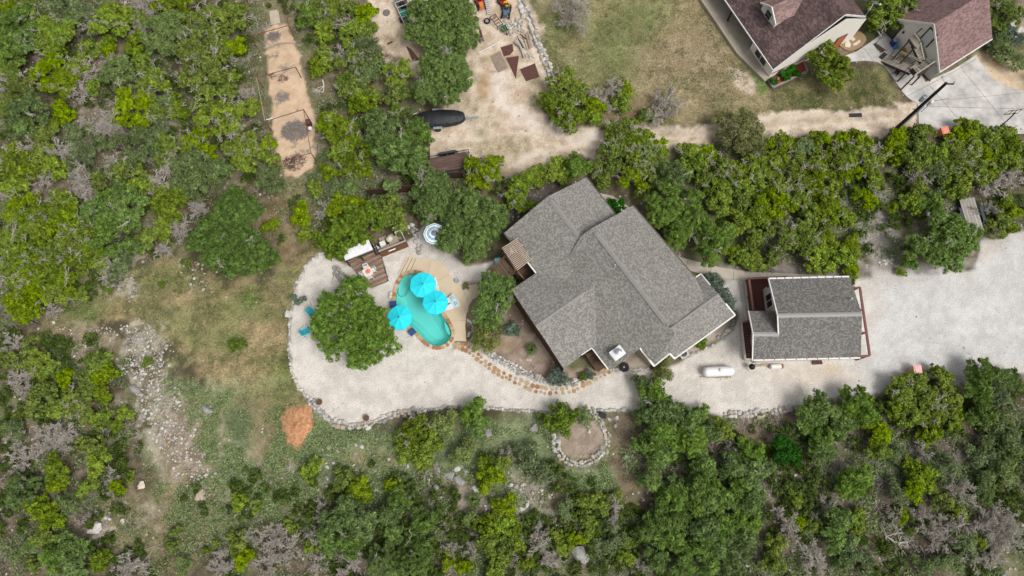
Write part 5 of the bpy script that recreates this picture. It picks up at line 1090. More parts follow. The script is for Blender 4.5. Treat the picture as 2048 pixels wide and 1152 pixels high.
for r_, z in ((.45, .5), (.33, .46), (.2, .42)): m.tube([(r_ * math.cos(t * .314), r_ * math.sin(t * .314), z) for t in range(20)], .035, 6, closed=True)
m.build('ring', BLACK, g); m = MB(); m.lathe([(0, .15), (.3, .25), (.42, .42)], (0, 0, 0), 18); m.build('bowl', BLACK, g); m = MB()
for i in range(4): m.beam((.42 * math.cos(i * 1.57), .42 * math.sin(i * 1.57), .5), (.42 * math.cos(i * 1.57), .42 * math.sin(i * 1.57), 0), .04)
m.build('stand', BLACK, g); MB().lathe([(0, 0), (.1, 0), (.08, .12), (0, .14)], (0, 0, .45), 8).build('log', STONET, g)
p = P(1505, 733, .9); g = thing('kettle_grill', 'black kettle grill at the lower left corner of the small building', 'grill', (p.x, p.y, 0)); MB().lathe([(.05, .55), (.25, .62), (.3, .78), (.25, .9), (.08, .98), (.04, 1.02), (0, 1.02)], (0, 0, 0), 18).build('kettle', BLACK, g, smooth=True)
for i in range(3): MB().beam((.15 * math.cos(i * 2.1), .15 * math.sin(i * 2.1), .6), (.3 * math.cos(i * 2.1), .3 * math.sin(i * 2.1), 0), .03).build('leg', STEEL, g)
p = P(1553, 730, .5); g = thing('water_heater', 'white cylinder lying against the wall of the small building', 'tank', (p.x, p.y - .1, 0), ang(1543, 731, 1563, 730)); MB().lathe([(.2, -.5), (.24, -.46), (.24, .46), (.2, .5)], (0, 0, .26), 16, axis='x').build('body', WHITE, g); MB().lathe([(.22, 0), (.22, .18), (.1, .2)], (.5, 0, .26), 14, axis='x').build('end_cap', TERRA, g)
MB().lathe([(.12, 0), (.16, -.1)], (-.5, 0, .26), 12, axis='x').build('end_cap', STEEL, g)
edging('short row of cream blocks left of the white cylinder', [(1512, 731), (1538, 731)], .25, .35, 1, er, pick=lambda r: 2)
o = MB().box((0, 0, .12), (.9, .35, .2)).build('brick_stack', RUST); p = P(1634, 723, .1); o.location = (p.x, p.y - .1, 0); tag(o, 'low dark red brick stack against the small building', 'bricks')
# coloured boxes on the rim of the woods
for x, y, c, lb, rz in ((1891, 260, (.78, .27, .19), 'coral red waste bin among bright junipers below the driveway', .1), (1836, 738, (.75, .42, .41), 'faded pink waste bin at the lower edge of the gravel', 0)):
    p = P(x, y, 1.1); g = thing('waste_bin', lb, 'bin', (p.x, p.y, 0), rz); mt = M('plastic_%d' % x, c, tuple(v * .85 for v in c), 2, .5); MB().box((0, 0, .52), (.62, .66, 1.0), 0, 0, 1.12).build('body', mt, g); m = MB(); m.box((0, 0, 1.05), (.76, .8, .06)); m.box((0, 0, 1.1), (.62, .64, .05), 0, 0, .85); m.build('lid', mt, g); MB().beam((-.3, -.42, 1.02), (.3, -.42, 1.02), .04).build('handle', DARK, g)
    for i in (-1, 1): MB().lathe([(.12, -.03), (.12, .03)], (i * .3, -.3, .12), 12, axis='x').build('wheel', BLACK, g)
p = P(1206, 831, .4); o = MB().box((0, 0, .2), (.55, .45, .4), 0, 0, .95).box((0, 0, .42), (.6, .5, .05)).build('black_box', BLACK); o.location = (p.x, p.y, 0); o.rotation_euler.z = 2.7; tag(o, 'black lidded box standing on the stone rim of the island bed', 'box')
o = MB().box((0, 0, .02), (1.35, .45, .03)).build('rubber_mat', DARK); p = P(1711, 230.5, .02); o.location = (p.x, p.y, .02); tag(o, 'dark ribbed mat lying on the dirt track', 'mat')
# ---------------------------------------------------------------- mulch heap, pipe pen and brush
m = MB(); rr = np.random.RandomState(2); b0 = P(592, 853); N_ = 26
def heap(u, v): return .55 * math.exp(-((u * 1.1) ** 2 + v ** 2) * 1.3)
hv = []; hf = []; ou = [(568, 814), (582, 805), (602, 806), (622, 815), (628, 834), (634, 850), (624, 862), (612, 876), (604, 898), (592, 908), (582, 898), (570, 884), (560, 858), (563, 832)]
ow = smoothpoly(pw(ou), 1); cxm = sum(p[0] for p in ow) / len(ow); cym = sum(p[1] for p in ow) / len(ow)
hv.append((cxm, cym, .75)); K = len(ow)
for j, t in enumerate((.2, .4, .6, .8, 1.0)):
    for x, y in ow: hv.append((cxm + (x - cxm) * t + (rr.rand() - .5) * (.5 if t == 1 else .15), cym + (y - cym) * t + (rr.rand() - .5) * (.5 if t == 1 else .15), max(-.05, .55 * (1 - t ** 1.3) + (rr.rand() - .5) * .12 - (.06 if t == 1 else 0))))
for i in range(K): hf.append((0, 1 + i, 1 + (i + 1) % K))
for j in range(4):
    for i in range(K): hf.append((1 + j * K + i, 1 + (j + 1) * K + i, 1 + (j + 1) * K + (i + 1) % K, 1 + j * K + (i + 1) % K))
m.add(hv, hf); mm_, n, b = newmat('orange_wood_chips'); oc = _coord(n); n.links.new(_ramp(n, _noise(n, oc, 3.0, 6, .8), [(.3, (.28, .12, .05)), (.5, (.5, .25, .12)), (.7, (.66, .41, .24))]), b.inputs['Base Color']); b.inputs['Roughness'].default_value = .95; _bump(n, b, _noise(n, oc, 9, 4, .8), .9, .1)
tag(m.build('mulch_heap', mm_, None, True), 'burnt orange heap of wood mulch at the gravel corner', 'mulch heap')
pen = thing('pipe_pen', 'long bottomless pen of rusty pipe frames over bare sand', 'pen', P(565, 200)); ht = 2.0
fr4 = [((500, 72), (577, 51)), ((513, 155), (591, 134)), ((530, 243), (607, 219)), ((547, 327), (622, 306))]
fr4 = [((487, -10), (562, -25))] + fr4
RPW = M('rusty_pipe', (.17, .065, .05), (.09, .035, .028), 6, .8)
for a_, b_ in fr4: MB().tube([P(*a_, ht), P(*b_, ht)], .04, 7).build('top_rail', RPW, pen, True)
for s_ in (0, 1):
    for f0, f1 in zip(fr4[:-1], fr4[1:]):
        if s_ == 1 and f0 is fr4[1] or s_ == 1 and f0 is fr4[2]: continue
        MB().tube([P(*f0[s_], ht), P(*f1[s_], ht)], .03, 6).build('side_rail', MATS['tan_pole'] if (s_ == 0 and f0 is fr4[2]) else RPW, pen, True)
    for f0 in fr4:
        p = P(*f0[s_], ht); MB().tube([(p.x, p.y, -.1), (p.x, p.y, ht + .02)], .045, 8).build('post', RPW, pen, True)
p = P(620, 256, .5); pot(620, 256, .2, .4, WHITE, 'white bucket by the right posts of the pipe pen', 'bucket', 'bucket', False)
p = P(616, 243, .9); o = MB().box((0, 0, .45), (.4, .5, .9)).box((0, 0, .93), (.46, .56, .06)).build('rusty_box', RUST); o.location = (p.x, p.y, 0); tag(o, 'rusty metal box just above the white bucket at the pipe pen', 'box')
o = MB().beam((-.4, 0, 0), (.4, .1, .05), .08).beam((-.1, -.15, .05), (.2, .2, .0), .07).build('white_bracket', WHITE); p = P(540, 239, 1.95); o.location = p; tag(o, 'white bracket tied on the left post of the pipe pen', 'bracket')
o = MB().prism(pw([(539, 23), (557, 20), (561, 47), (542, 51)]), .0, .1).build('concrete_slab', M('stained_slab', (.5, .43, .34), (.36, .31, .24), 2, .9), None, True); tag(o, 'small stained concrete slab inside the top of the pipe pen', 'slab')
BR = M('brush_grey', (.34, .3, .28), (.18, .155, .14), 3, .95); BRK = M('brush_brown', (.16, .11, .085), (.08, .055, .04), 3, .95)
def brush(px, py, r, label, n_, mat, hgt=.5, ln=.7, seed=1, flat=0):
    rng = np.random.RandomState(seed); p = P(px, py, 0); q = r / 18.5; m = MB()
    for i in range(n_):
        t = rng.uniform(0, 6.28); d = q * math.sqrt(rng.rand()); c = Vector((d * math.cos(t), d * math.sin(t) * .8, rng.uniform(.03, hgt) * (1 - d / q * .6))); a = rng.uniform(0, 6.28); l = ln * rng.uniform(.4, 1) / 2; e = Vector((math.cos(a) * l, math.sin(a) * l, rng.uniform(-.1, .12))); w_ = rng.uniform(.015, .04); m.beam(c - e, c + e, w_)
    o = m.build('brush_pile', mat); o.location = (p.x, p.y, 0); return tag(o, label, 'brush pile')
brush(592, 264, 26, 'largest grey brush pile on the sand in the pipe pen', 420, BR, .7, .9, 1); brush(549, 74, 13, 'small grey brush pile at the top of the sand', 120, BR, .5, .7, 2); brush(566, 195, 14, 'sparse grey brush in the middle of the pipe pen', 70, BR, .3, .8, 3); brush(567, 158, 10, 'little clump of dark twigs below the second rail of the pen', 50, BRK, .3, .5, 4); brush(590, 325, 22, 'flat dark brown brush at the lower end of the sand', 160, BRK, .3, .7, 5); brush(545, 152, 9, 'dark twig scraps near the left end of the second rail', 30, BRK, .2, .5, 6)
def log(pts, r, label, mat=DEADW, name='fallen_log', br=0, seed=0):
    b = P(*pts[0], 0); m = MB(); ps = [P(x, y, .15) - b for x, y in pts]; n_ = len(ps); m.tube(ps, [r * (1 - .6 * i / max(1, n_ - 1)) for i in range(n_)], 7); rng = np.random.RandomState(seed)
    for i in range(br):
        c = ps[rng.randint(1, n_)]; a = rng.uniform(0, 6.28); l = rng.uniform(.6, 1.6); e = c + Vector((math.cos(a) * l, math.sin(a) * l, rng.uniform(0, .4))); m.tube([c, (c + e) / 2 + Vector((rng.uniform(-.1, .1), rng.uniform(-.1, .1), .1)), e], [r * .4, r * .3, .015], 5)
        for k in range(2): a2 = a + rng.uniform(-.9, .9); m.tube([(c + e) / 2, (c + e) / 2 + Vector((math.cos(a2) * l * .5, math.sin(a2) * l * .5, .15))], [.025, .012], 4)
    o = m.build(name, mat); o.location = b; return tag(o, label, 'log' if name == 'fallen_log' else 'fallen tree')
log([(526, 97), (545, 93), (560, 86), (578, 85)], .08, 'forked grey driftwood lying across the sand under the first rail', br=3, seed=1)
log([(545, 152), (565, 148), (580, 135), (590, 128)], .05, 'thin grey branch crossing under the second rail', br=3, seed=2)
log([(5, 610), (22, 632), (45, 640), (62, 641)], .15, 'dark grey fallen trunk at the left edge', M('old_grey_trunk', (.2, .18, .17), (.1, .09, .085), 4), br=4, seed=3)
log([(1800, 1056), (1813, 1083), (1814, 1095)], .07, 'bleached bare branch, the upright limb in the bottom right woods', br=2, seed=4, name='fallen_tree')
log([(1815, 1084), (1795, 1086), (1782, 1078), (1772, 1073)], .1, 'bleached fallen tree with spreading limbs in the bottom right woods', M('bone_wood', (.6, .55, .5), (.4, .36, .32), 4), br=9, seed=5, name='fallen_tree')
log([(1840, 1092), (1850, 1108), (1848, 1122)], .05, 'thin bleached stick below the fallen tree at bottom right', br=1, seed=6)
log([(345, 450), (372, 445), (396, 443)], .06, 'thin pale log at the upper edge of the tan meadow', M('pale_log', (.5, .46, .42), (.36, .33, .3), 4), br=2, seed=7)
log([(236, 570), (250, 568), (260, 569)], .05, 'small pale stick beside the upper rubble patch', MATS['pale_log'], br=4, seed=8)
log([(518, 440), (520, 428), (526, 424)], .05, 'bent white branch under the trees right of the big oak', MATS['pale_log'], br=1, seed=9)
log([(1020, 355), (1028, 372), (1036, 385)], .09, 'white flaking log near the top left corner of the grey house', MATS['bone_wood'], br=2, seed=10)
log([(250, 1112), (285, 1100), (310, 1092)], .06, 'grey crooked branch lying in the grass near the bottom', br=4, seed=11)
log([(38, 65), (44, 95), (50, 108)], .07, 'white bare limb standing out of the dark oaks at top left', MATS['bone_wood'], br=4, seed=12)
log([(645, 160), (648, 172), (646, 185)], .1, 'broken white stump right of the pipe pen', MATS['bone_wood'], br=3, seed=13)
log([(1068, 745), (1075, 748)], .05, 'tiny pale branch among plants in the garden bed', br=3, seed=14)
# ---------------------------------------------------------------- boat, trailers, yard clutter
p = P(884, 234, 1.0); rz = ang(842, 237, 928, 231, 1.0); bt = thing('covered_boat', 'boat under a black cover on its trailer', 'boat', (p.x, p.y, 0), rz)
secs = [(-2.45, .8, .95), (-2.0, .92, 1.12), (-1.2, .96, 1.25), (-.3, .97, 1.33), (.5, .95, 1.3), (1.3, .86, 1.22), (1.9, .7, 1.12), (2.25, .5, 1.08), (2.38, .3, 1.0)]
vs = []; kk = 11
for x, hw_, hz in secs:
    for j in range(kk):
        t = j / (kk - 1) * 2 - 1; y = hw_ * math.sin(t * math.pi / 2); z = .72 + (hz - .72) * (1 - abs(t) ** 1.7) + (.03 * math.sin(x * 5 + t * 4)); vs.append((x, y, z if abs(t) < .99 else .55))
fs = [(i * kk + j, (i + 1) * kk + j, (i + 1) * kk + j + 1, i * kk + j + 1) for i in range(len(secs) - 1) for j in range(kk - 1)]; fs += [tuple(range(kk))[::-1][::-1], tuple((len(secs) - 1) * kk + j for j in range(kk))[::-1]]
cvm, n, b = newmat('black_boat_cover'); oc = _coord(n); n.links.new(_ramp(n, _noise(n, oc, 1.4, 4), [(.3, (.006, .008, .01)), (.7, (.018, .021, .024))]), b.inputs['Base Color']); b.inputs['Roughness'].default_value = .6; _bump(n, b, _noise(n, oc, 2.2, 3), .8, .12)
MB().add(vs, fs).build('cover', cvm, bt, smooth=True)
vs = []; fs = []
for x, hw_, hz in secs:
    for y, z in ((-hw_ * .98, .6), (-hw_ * .6, .35), (0, .25), (hw_ * .6, .35), (hw_ * .98, .6)): vs.append((x, y, z))
fs = [(i * 5 + j, i * 5 + j + 1, (i + 1) * 5 + j + 1, (i + 1) * 5 + j) for i in range(len(secs) - 1) for j in range(4)]
MB().add(vs, fs).build('hull', M('silver_hull', (.55, .57, .58), (.4, .42, .43), 2, .3), bt)
m = MB(); m.beam((-2.3, -.5, .2), (2.2, -.2, .25), .08); m.beam((-2.3, .5, .2), (2.2, .2, .25), .08); m.beam((2.0, 0, .3), (3.9, .05, .4), .09); m.box((2.65, 0, .5), (.35, .3, .3)); m.build('trailer_frame', STEEL, bt)
m = MB(); m.beam((2.9, 0, .45), (3.9, .12, .45), .05); m.beam((3.0, 0, .3), (3.3, -.2, .0), .05); m.build('tongue_jack', STEEL, bt)
for s_ in (-1, 1):
    MB().lathe([(.32, -.1), (.34, -.05), (.34, .05), (.32, .1), (.15, .1)], (-.55, s_ * 1.08, .34), 18, axis='y').build('wheel', BLACK, bt); MB().box((-.55, s_ * 1.08, .72), (.95, .26, .05)).build('fender', STEEL, bt)
m = MB(); m.box((-2.75, .35, .7), (.3, .35, .6), 0, 0, .8); m.box((-2.72, .3, 1.02), (.4, .3, .2)); m.build('outboard_motor', BLACK, bt); MB().tube([(-2.6, .75, .9), (-3.3, .6, .75), (-3.5, .4, .7)], .03, 6).build('rail_tube', WHITE, bt)
def flatbed(nm, label, px, rz, L_, W_, mat, h=.65, rail=True, fend=True, side=1):
    p = P(*px, h); g = thing(nm, label, 'trailer', (p.x, p.y, 0), rz); m = MB(); nbd = int(W_ / .16); sr = random.Random(int(px[0]))
    for i in range(nbd): y = -W_ / 2 + (i + .5) * W_ / nbd; m.box((sr.uniform(-.02, .02), y, h), (L_, W_ / nbd * .93, .05), 0, i % 2)
    m.build('deck_boards', mat, g); m = MB()
    for s_ in (-1, 1): m.beam((-L_ / 2, s_ * W_ / 2, h - .08), (L_ / 2, s_ * W_ / 2, h - .08), .08, .14)
    for x in (-L_ / 2, L_ / 2): m.beam((x, -W_ / 2, h - .08), (x, W_ / 2, h - .08), .08, .14)
    m.build('frame', BLACK, g); m = MB()
    if rail:
        for s_ in (-1, 1):
            m.beam((-L_ / 2, s_ * (W_ / 2 + .05), h + .35), (L_ / 2, s_ * (W_ / 2 + .05), h + .35), .06)
            for i in range(5): x = -L_ / 2 + L_ * i / 4; m.beam((x, s_ * (W_ / 2 + .05), h), (x, s_ * (W_ / 2 + .05), h + .35), .05)
        m.build('side_rail', BLACK, g)
    for s_ in (-1, 1):
        for x in (-.45, .4): MB().lathe([(.36, -.1), (.38, -.04), (.38, .04), (.36, .1), (.12, .1)], (x, s_ * (W_ / 2 + .26), .38), 18, axis='y').build('wheel', BLACK, g)
        if fend: m = MB(); m.box((0, s_ * (W_ / 2 + .25), .84), (1.5, .3, .04)); m.beam((-.75, s_ * (W_ / 2 + .25), .82), (-1.0, s_ * (W_ / 2 + .25), .55), .3, .04); m.beam((.75, s_ * (W_ / 2 + .25), .82), (1.0, s_ * (W_ / 2 + .25), .55), .3, .04); m.build('fender', M('dark_blue_fender', (.05, .065, .075), None, 4, .5), g)
    MB().beam((L_ / 2, 0, h - .12), (L_ / 2 + 1.2, 0, h - .12), .1).build('tongue', BLACK, g); return g
B1 = planks('trailer_dark_boards', (.10, .062, .05), (.12, .075, .062), 9, 9, contrast=1.1, wear=(.24, .18, .16)); B1b = planks('trailer_dark_boards_b', (.125, .082, .068), (.13, .09, .075), 9, 9, contrast=1.1)
flatbed('flatbed_trailer', 'black railed flatbed trailer with dark brown boards beneath trees', (899, 327), ang(858, 331, 940, 316), 4.4, 1.9, [B1, B1b])
B2_ = planks('trailer_grey_boards', (.36, .33, .3), (.42, .39, .35), 9, 9, contrast=.8); B2b = planks('trailer_grey_boards_b', (.27, .25, .225), (.32, .3, .27), 9, 9, contrast=.8)
flatbed('flatbed_trailer', 'flatbed trailer decked in silver grey planks at the gravel edge', (1943, 430), ang(1953, 459, 1935, 398), 3.7, 1.55, [B2_, B2b], rail=False, fend=True)
# rail frame on that trailer
# loaded cage trailer
p = P(812, 25, .8); rz = ang(823, 45, 802, 0); g = thing('cage_trailer', 'white railed open trailer full of junk at the top edge', 'trailer', (p.x, p.y, 0), rz); m = MB()
for x in (-1.5, -.55, .1, .8, 1.5): m.beam((x, -.72, 1.0), (x, .72, 1.0), .06)
for s_ in (-1, 1):
    m.beam((-1.5, s_ * .72, 1.0), (1.5, s_ * .72, 1.0), .07)
    for x in (-1.5, -.4, .6, 1.5): m.beam((x, s_ * .72, .4), (x, s_ * .72, 1.0), .05)
m.build('cage_rail', M('beige_rail', (.6, .54, .45), (.42, .38, .3), 5, .7), g)
m = MB(); m.box((0, 0, .4), (3.0, 1.4, .08)); m.box((1.85, 0, .6), (.6, 1.35, .35)); m.build('bed', M('grey_bed', (.2, .19, .2), (.08, .08, .09), 3, .7), g)
MB().box((-1.85, 0, .72), (.6, 1.4, .3), 0, 0, .9).build('front_box', WHITE, g)
for s_ in (-1, 1): MB().lathe([(.3, -.1), (.33, 0), (.3, .1)], (-.3, s_ * .85, .33), 16, axis='y').build('wheel', BLACK, g)
def put(o, px, z, rz=0, label=None, cat=None): p = P(px[0], px[1], z); o.location = (p.x, p.y, z); o.rotation_euler.z = rz; return tag(o, label, cat)
put(MB().box((0, 0, .2), (1.0, .75, .35), 0, 0, .8).build('teal_tarp', M('teal_tarp', (.01, .27, .25), (.01, .2, .19), 3, .6)), (808, 29), .44, rz, 'folded teal tarp lying in the white railed trailer', 'tarp')
put(MB().box((0, 0, .15), (.7, .6, .3)).box((.1, 0, .4), (.5, .45, .2), .4).build('black_crate', BLACK), (806, 13), .44, rz, 'black crate in the upper half of the white railed trailer', 'crate')
put(MB().box((0, 0, .12), (.35, .25, .24), 0, 0, .9).build('red_can', M('red_plastic', (.5, .04, .03), None, 3, .5)), (819, 20), .44, rz, 'red can in the white railed trailer', 'can')
# ride-on mowers
def mower(px, rz, mat, label, hood=None):
    p = P(*px, .6); g = thing('riding_mower', label, 'riding mower', (p.x, p.y, 0), rz)
    MB().box((.5, 0, .6), (.7, .5, .4), 0, 0, .85).build('hood', hood or mat, g); MB().box((-.25, 0, .38), (.9, .75, .12)).build('chassis', mat, g)
    m = MB(); m.box((-.35, 0, .56), (.4, .45, .1)); m.box((-.58, 0, .78), (.1, .45, .38)); m.build('seat', DARK, g); MB().tube([(.12 + .0, .16 * math.cos(t * .52), .86 + .16 * math.sin(t * .52)) for t in range(12)], .018, 5, closed=True).build('steering_wheel', BLACK, g)
    MB().box((-.05, 0, .2), (.75, 1.0, .12), 0, 0, .9).build('mower_deck', DARK, g)
    for x, r_, w_ in ((-.5, .26, .12), (.62, .18, .08)):
        for s_ in (-1, 1): MB().lathe([(r_ * .9, -w_), (r_, -w_ / 2), (r_, w_ / 2), (r_ * .9, w_), (r_ * .4, w_)], (x, s_ * .42, r_), 16, axis='y').build('wheel', BLACK, g)
    return g
mower((1012, 20), R(-100), M('blue_grey_paint', (.12, .17, .23), (.07, .09, .12), 4, .5), 'blue grey riding mower at the top of the yard')
mower((1008, 2), R(-60), M('red_paint', (.5, .03, .025), None, 4, .4), 'red and yellow riding mower right above the grey one', M('yellow_paint', (.7, .4, .02), None, 4, .4))
mower((960, 3), R(-75), MATS['red_paint'], 'red machine with an orange hood left of the silver ladder', M('orange_paint', (.7, .22, .05), None, 4, .5))
m = MB()
for s_ in (-1, 1): m.beam((-1.2, s_ * .2, .1), (1.2, s_ * .2, .1), .05, .08)
for i in range(9): m.beam((-1.1 + i * .275, -.2, .12), (-1.1 + i * .275, .2, .12), .12, .04)
put(m.build('ladder', M('silver_aluminium', (.6, .62, .64), None, 4, .35)), (976, 12), .15, ang(975, 0, 979, 24), 'silver ladder lying beside the red machine', 'ladder')
p = P(993, 42, .45); g = thing('pipe_rack', 'black angle iron rack standing askew on the pale dirt', 'rack', (p.x, p.y, 0), ang(982, 32, 1000, 55)); m = MB()
for s_ in (-1, 1): m.beam((-.85, s_ * .35, .5), (.75, s_ * .35, .5), .06)
for i in range(5): m.beam((-.8 + i * .38, -.35, .5), (-.8 + i * .38, .35, .5), .05)
m.build('frame', RUSTPIPE if 'RUSTPIPE' in globals() else BLACK, g)
for x in (-.8, .7):
    for s_ in (-1, 1): MB().beam((x, s_ * .35, 0), (x, s_ * .35, .5), .05).build('leg', BLACK, g)
p = P(974, 41, .2); g = thing('spare_wheel', 'loose black tyre on a pale rim lying on the dirt', 'wheel', (p.x, p.y, 0)); MB().lathe([(.2, 0), (.34, .02), (.38, .1), (.34, .2), (.22, .2), (.2, .1)], (0, 0, 0), 22).build('tyre', BLACK, g, smooth=True); MB().lathe([(.06, .06), (.2, .04), (.2, .14), (.17, .1), (.06, .12)], (0, 0, 0), 18).build('rim', STEEL, g)
p = P(1009, 58, .4); g = thing('wheelbarrow', 'green wheelbarrow tipped beside the pile of pale rubble', 'wheelbarrow', (p.x, p.y, 0), ang(1003, 52, 1012, 66)); m = MB(); m.add([(-.4, -.3, .55), (.4, -.25, .5), (.4, .25, .5), (-.4, .3, .55), (-.25, -.18, .25), (.2, -.15, .25), (.2, .15, .25), (-.25, .18, .25)], [(4, 5, 6, 7), (0, 1, 5, 4), (1, 2, 6, 5), (2, 3, 7, 6), (3, 0, 4, 7)]); m.build('tray', M('green_tray', (.01, .16, .06), (.01, .1, .04), 4, .5), g)
MB().lathe([(.15, -.04), (.18, 0), (.15, .04)], (.55, 0, .18), 14, axis='y').build('wheel', BLACK, g)
for s_ in (-1, 1): MB().beam((.55, s_ * .06, .2), (-.95, s_ * .28, .5), .035).build('handle', MATS['tan_pole'], g)
o = edging('heap of pale broken rubble stones in the yard corner', [(1015, 55), (1030, 48), (1045, 50)], .2, .4, 5, er, pick=pk3, name='rubble_heap', cat='rubble heap')
edging('second row of tan rubble just below the pale heap', [(1020, 66), (1035, 62), (1048, 66)], .2, .38, 3, er, pick=lambda r: r.choice((2, 3)), name='rubble_heap', cat='rubble heap')
edging('scatter of pale stones above the rusty metal sheets', [(1054, 110), (1068, 118)], .15, .3, 2, er, pick=pk3, name='rubble_heap', cat='rubble heap')
edging('large pale slabs lying along the upper end of the dry stone wall', [(1042, 15), (1050, 33), (1056, 40)], .5, .8, 1, er, pick=pk1, name='rubble_heap', cat='rubble heap')
sr = random.Random(6)
for i, (x0_, y0_, x1_, y1_, w_, mt, lb) in enumerate(((1041, 80, 1052, 100, .14, RAILW, 'palest plank, leftmost of the lumber by the dry stone wall'), (1046, 70, 1056, 100, .13, MATS['tan_pole'], 'tan plank in the middle of the lumber by the wall'), (1051, 66, 1060, 98, .12, GWS, 'grey plank right of the tan one in the lumber'), (1056, 62, 1065, 95, .1, RAILW, 'narrow plank at the right of the lumber by the wall'), (1057, 50, 1073, 94, .1, GWS, 'longest grey timber alongside the dry stone wall'), (1034, 72, 1046, 96, .1, DARKW, 'dark board, leftmost and lowest in the lumber'), (1040, 68, 1052, 78, .1, GWD, 'short dark board lying across the lumber'))):
    a_, b_ = P(x0_, y0_, .15), P(x1_, y1_, .15); c_ = (a_ + b_) / 2; l = (b_ - a_).length; put(MB().box((0, 0, 0), (l, w_, .06)).build('lumber', mt), ((x0_ + x1_) / 2, (y0_ + y1_) / 2), .1 + i * .05, math.atan2(b_.y - a_.y, b_.x - a_.x), lb, 'lumber')['group'] = 'lumber by the dry stone wall'
o = MB().tube([P(1032, 84, .2), P(1040, 92, .3), P(1048, 115, .15)], [.28, .12, .09], 8).build('grey_tree_stump', M('silver_log', (.4, .41, .41), (.25, .26, .26), 4), None, True); tag(o, 'silver grey stump with a long root between lumber and rusty sheets', 'stump')
for px_, mt, lb, cr in (([(1001, 95), (1025, 88), (1027, 102), (1020, 110), (1008, 113)], RUST, 'rusty metal sheet nearest the round tyre, upper left one', 0), ([(1012, 116), (1038, 112), (1034, 140), (1032, 158)], RUST, 'long pointed rusty sheet, middle of the three', 1), ([(1040, 139), (1070, 127), (1079, 154), (1052, 163)], RUST, 'rusty metal sheet lying nearest the bright junipers, lowest', 0), ([(958, 56), (962, 60), (969, 84), (960, 78)], RUST, 'narrow rusty sheet at the right rim of the dark oak', 0), ([(812, 92), (822, 98), (840, 120), (825, 123)], RUST, 'rusty sheet half under the left side of the dark oak', 0)):
    o = MB().prism(pw(px_), .02, .05).build('rusty_sheet', mt, None, True); tag(o, lb, 'metal sheet', 'rusty metal sheets on the dirt')
o = MB().prism(pw([(981, 113), (1000, 102), (1015, 136), (996, 146)]), .02, .06).build('weathered_plywood', M('weathered_plywood', (.33, .26, .2), (.17, .13, .1), 5, .95), None, True, flat=1.1); tag(o, 'weathered brown plywood sheet left of the rusty sheets', 'plywood')
o = MB().prism(pw([(945, 155), (950, 151), (963, 157), (958, 164)]), .02, .05).build('pale_board', RAILW, None, True); tag(o, 'pale flat board by the orange soil patch', 'board')
o = MB().tube([P(957, 105, .12), P(992, 88, .12)], .05, 7).build('white_pipe', STEEL, None, True); tag(o, 'long pale pipe on the dirt under the dark oak', 'pipe')
o = MB().beam(P(775, 88, .08), P(785, 83, .08), .16, .1).build('red_brick_bar', RUST, None, True); tag(o, 'short dark red bar alone on the dirt left of the oak', 'bar')
o = MB().lathe([(.3, 0), (.4, .02), (.42, .1), (.3, .1)], (0, 0, 0), 18).build('spare_wheel', M('dusty_rubber', (.17, .165, .15), None, 4)); put(o, (773, 26), .02, 0, 'dusty grey tyre left of the white railed trailer', 'wheel')
# ---------------------------------------------------------------- utility pole, wires, hoop
ph = 8.9; pb = P(1779, 269, 0); pt = P(1893, 166, ph)
up_ = thing('utility_pole', 'tall black utility pole leaning across the end of the dirt track', 'utility pole', pb); lean = pt - pb
MB().tube([(0, 0, -.3), tuple(lean * .5), tuple(lean)], [.2, .17, .14], 12).build('pole', M('tarred_wood', (.022, .022, .027), (.012, .012, .015), 4, .6), up_)
def on(t, dx=0, dy=0, dz=0): return lean * t + Vector((dx, dy, dz))
MB().beam(on(.985, -.05, 0, .0), on(.985, .75, -.05, 0), .1).build('crossarm', DARK, up_); m = MB(); m.lathe([(.05, 0), (.08, .06), (.05, .14), (.07, .2), (0, .22)], tuple(on(.99, .7, 0, .04)), 10); m.build('insulator', STEEL, up_); m = MB(); m.beam(on(.985, 0, 0, 0), on(.99, -.25, .55, .1), .06); m.lathe([(.06, 0), (.09, .06), (.05, .16), (0, .2)], tuple(on(.99, -.3, .62, .1)), 10); m.build('cutout_arm', STEEL, up_)
tf = on(.68, -.32, .28, 0); m = MB(); m.lathe([(.2, -.4), (.22, -.36), (.22, .36), (.2, .42), (.06, .48), (.05, .6), (0, .6)], tuple(tf), 16); m.build('transformer', M('transformer_grey', (.38, .44, .48), (.3, .35, .4), 3, .45), up_, smooth=False); tf = on(.67, .36, -.2, 0); m = MB(); m.lathe([(.16, -.35), (.17, .3), (.1, .4), (0, .42)], tuple(tf), 14); m.build('transformer', WHITE, up_)
m = MB(); m.tube([on(.02, .25, -.12, 0), on(.6, .22, -.12, 0)], .035, 6); m.build('conduit', STEEL, up_); m = MB(); m.box(tuple(on(.04, .35, -.3, .4)), (.3, .22, .5)); m.build('meter_box', STEEL, up_); m = MB(); m.box(tuple(on(.05, -.35, .15, .4)), (.25, .22, .4)); m.build('meter_box', STEEL, up_)
m = MB(); m.beam(on(.52, .3, -.3, 0), on(.62, .6, -.1, 0), .06); m.beam(on(.5, -.35, .2, 0), on(.5, .1, 0, 0), .06); m.build('bracket', DARK, up_)
def wire(a, b, r, lb, mat, sag=.4):
    ps = []
    for i in range(13): t = i / 12; q = a + (b - a) * t; q.z -= sag * 4 * t * (1 - t); ps.append(q)
    tag(MB().tube(ps, r, 5).build('power_line', mat, None, True), lb, 'power line')
PALEW = M('pale_cable', (.6, .6, .6), None, 3, .5)
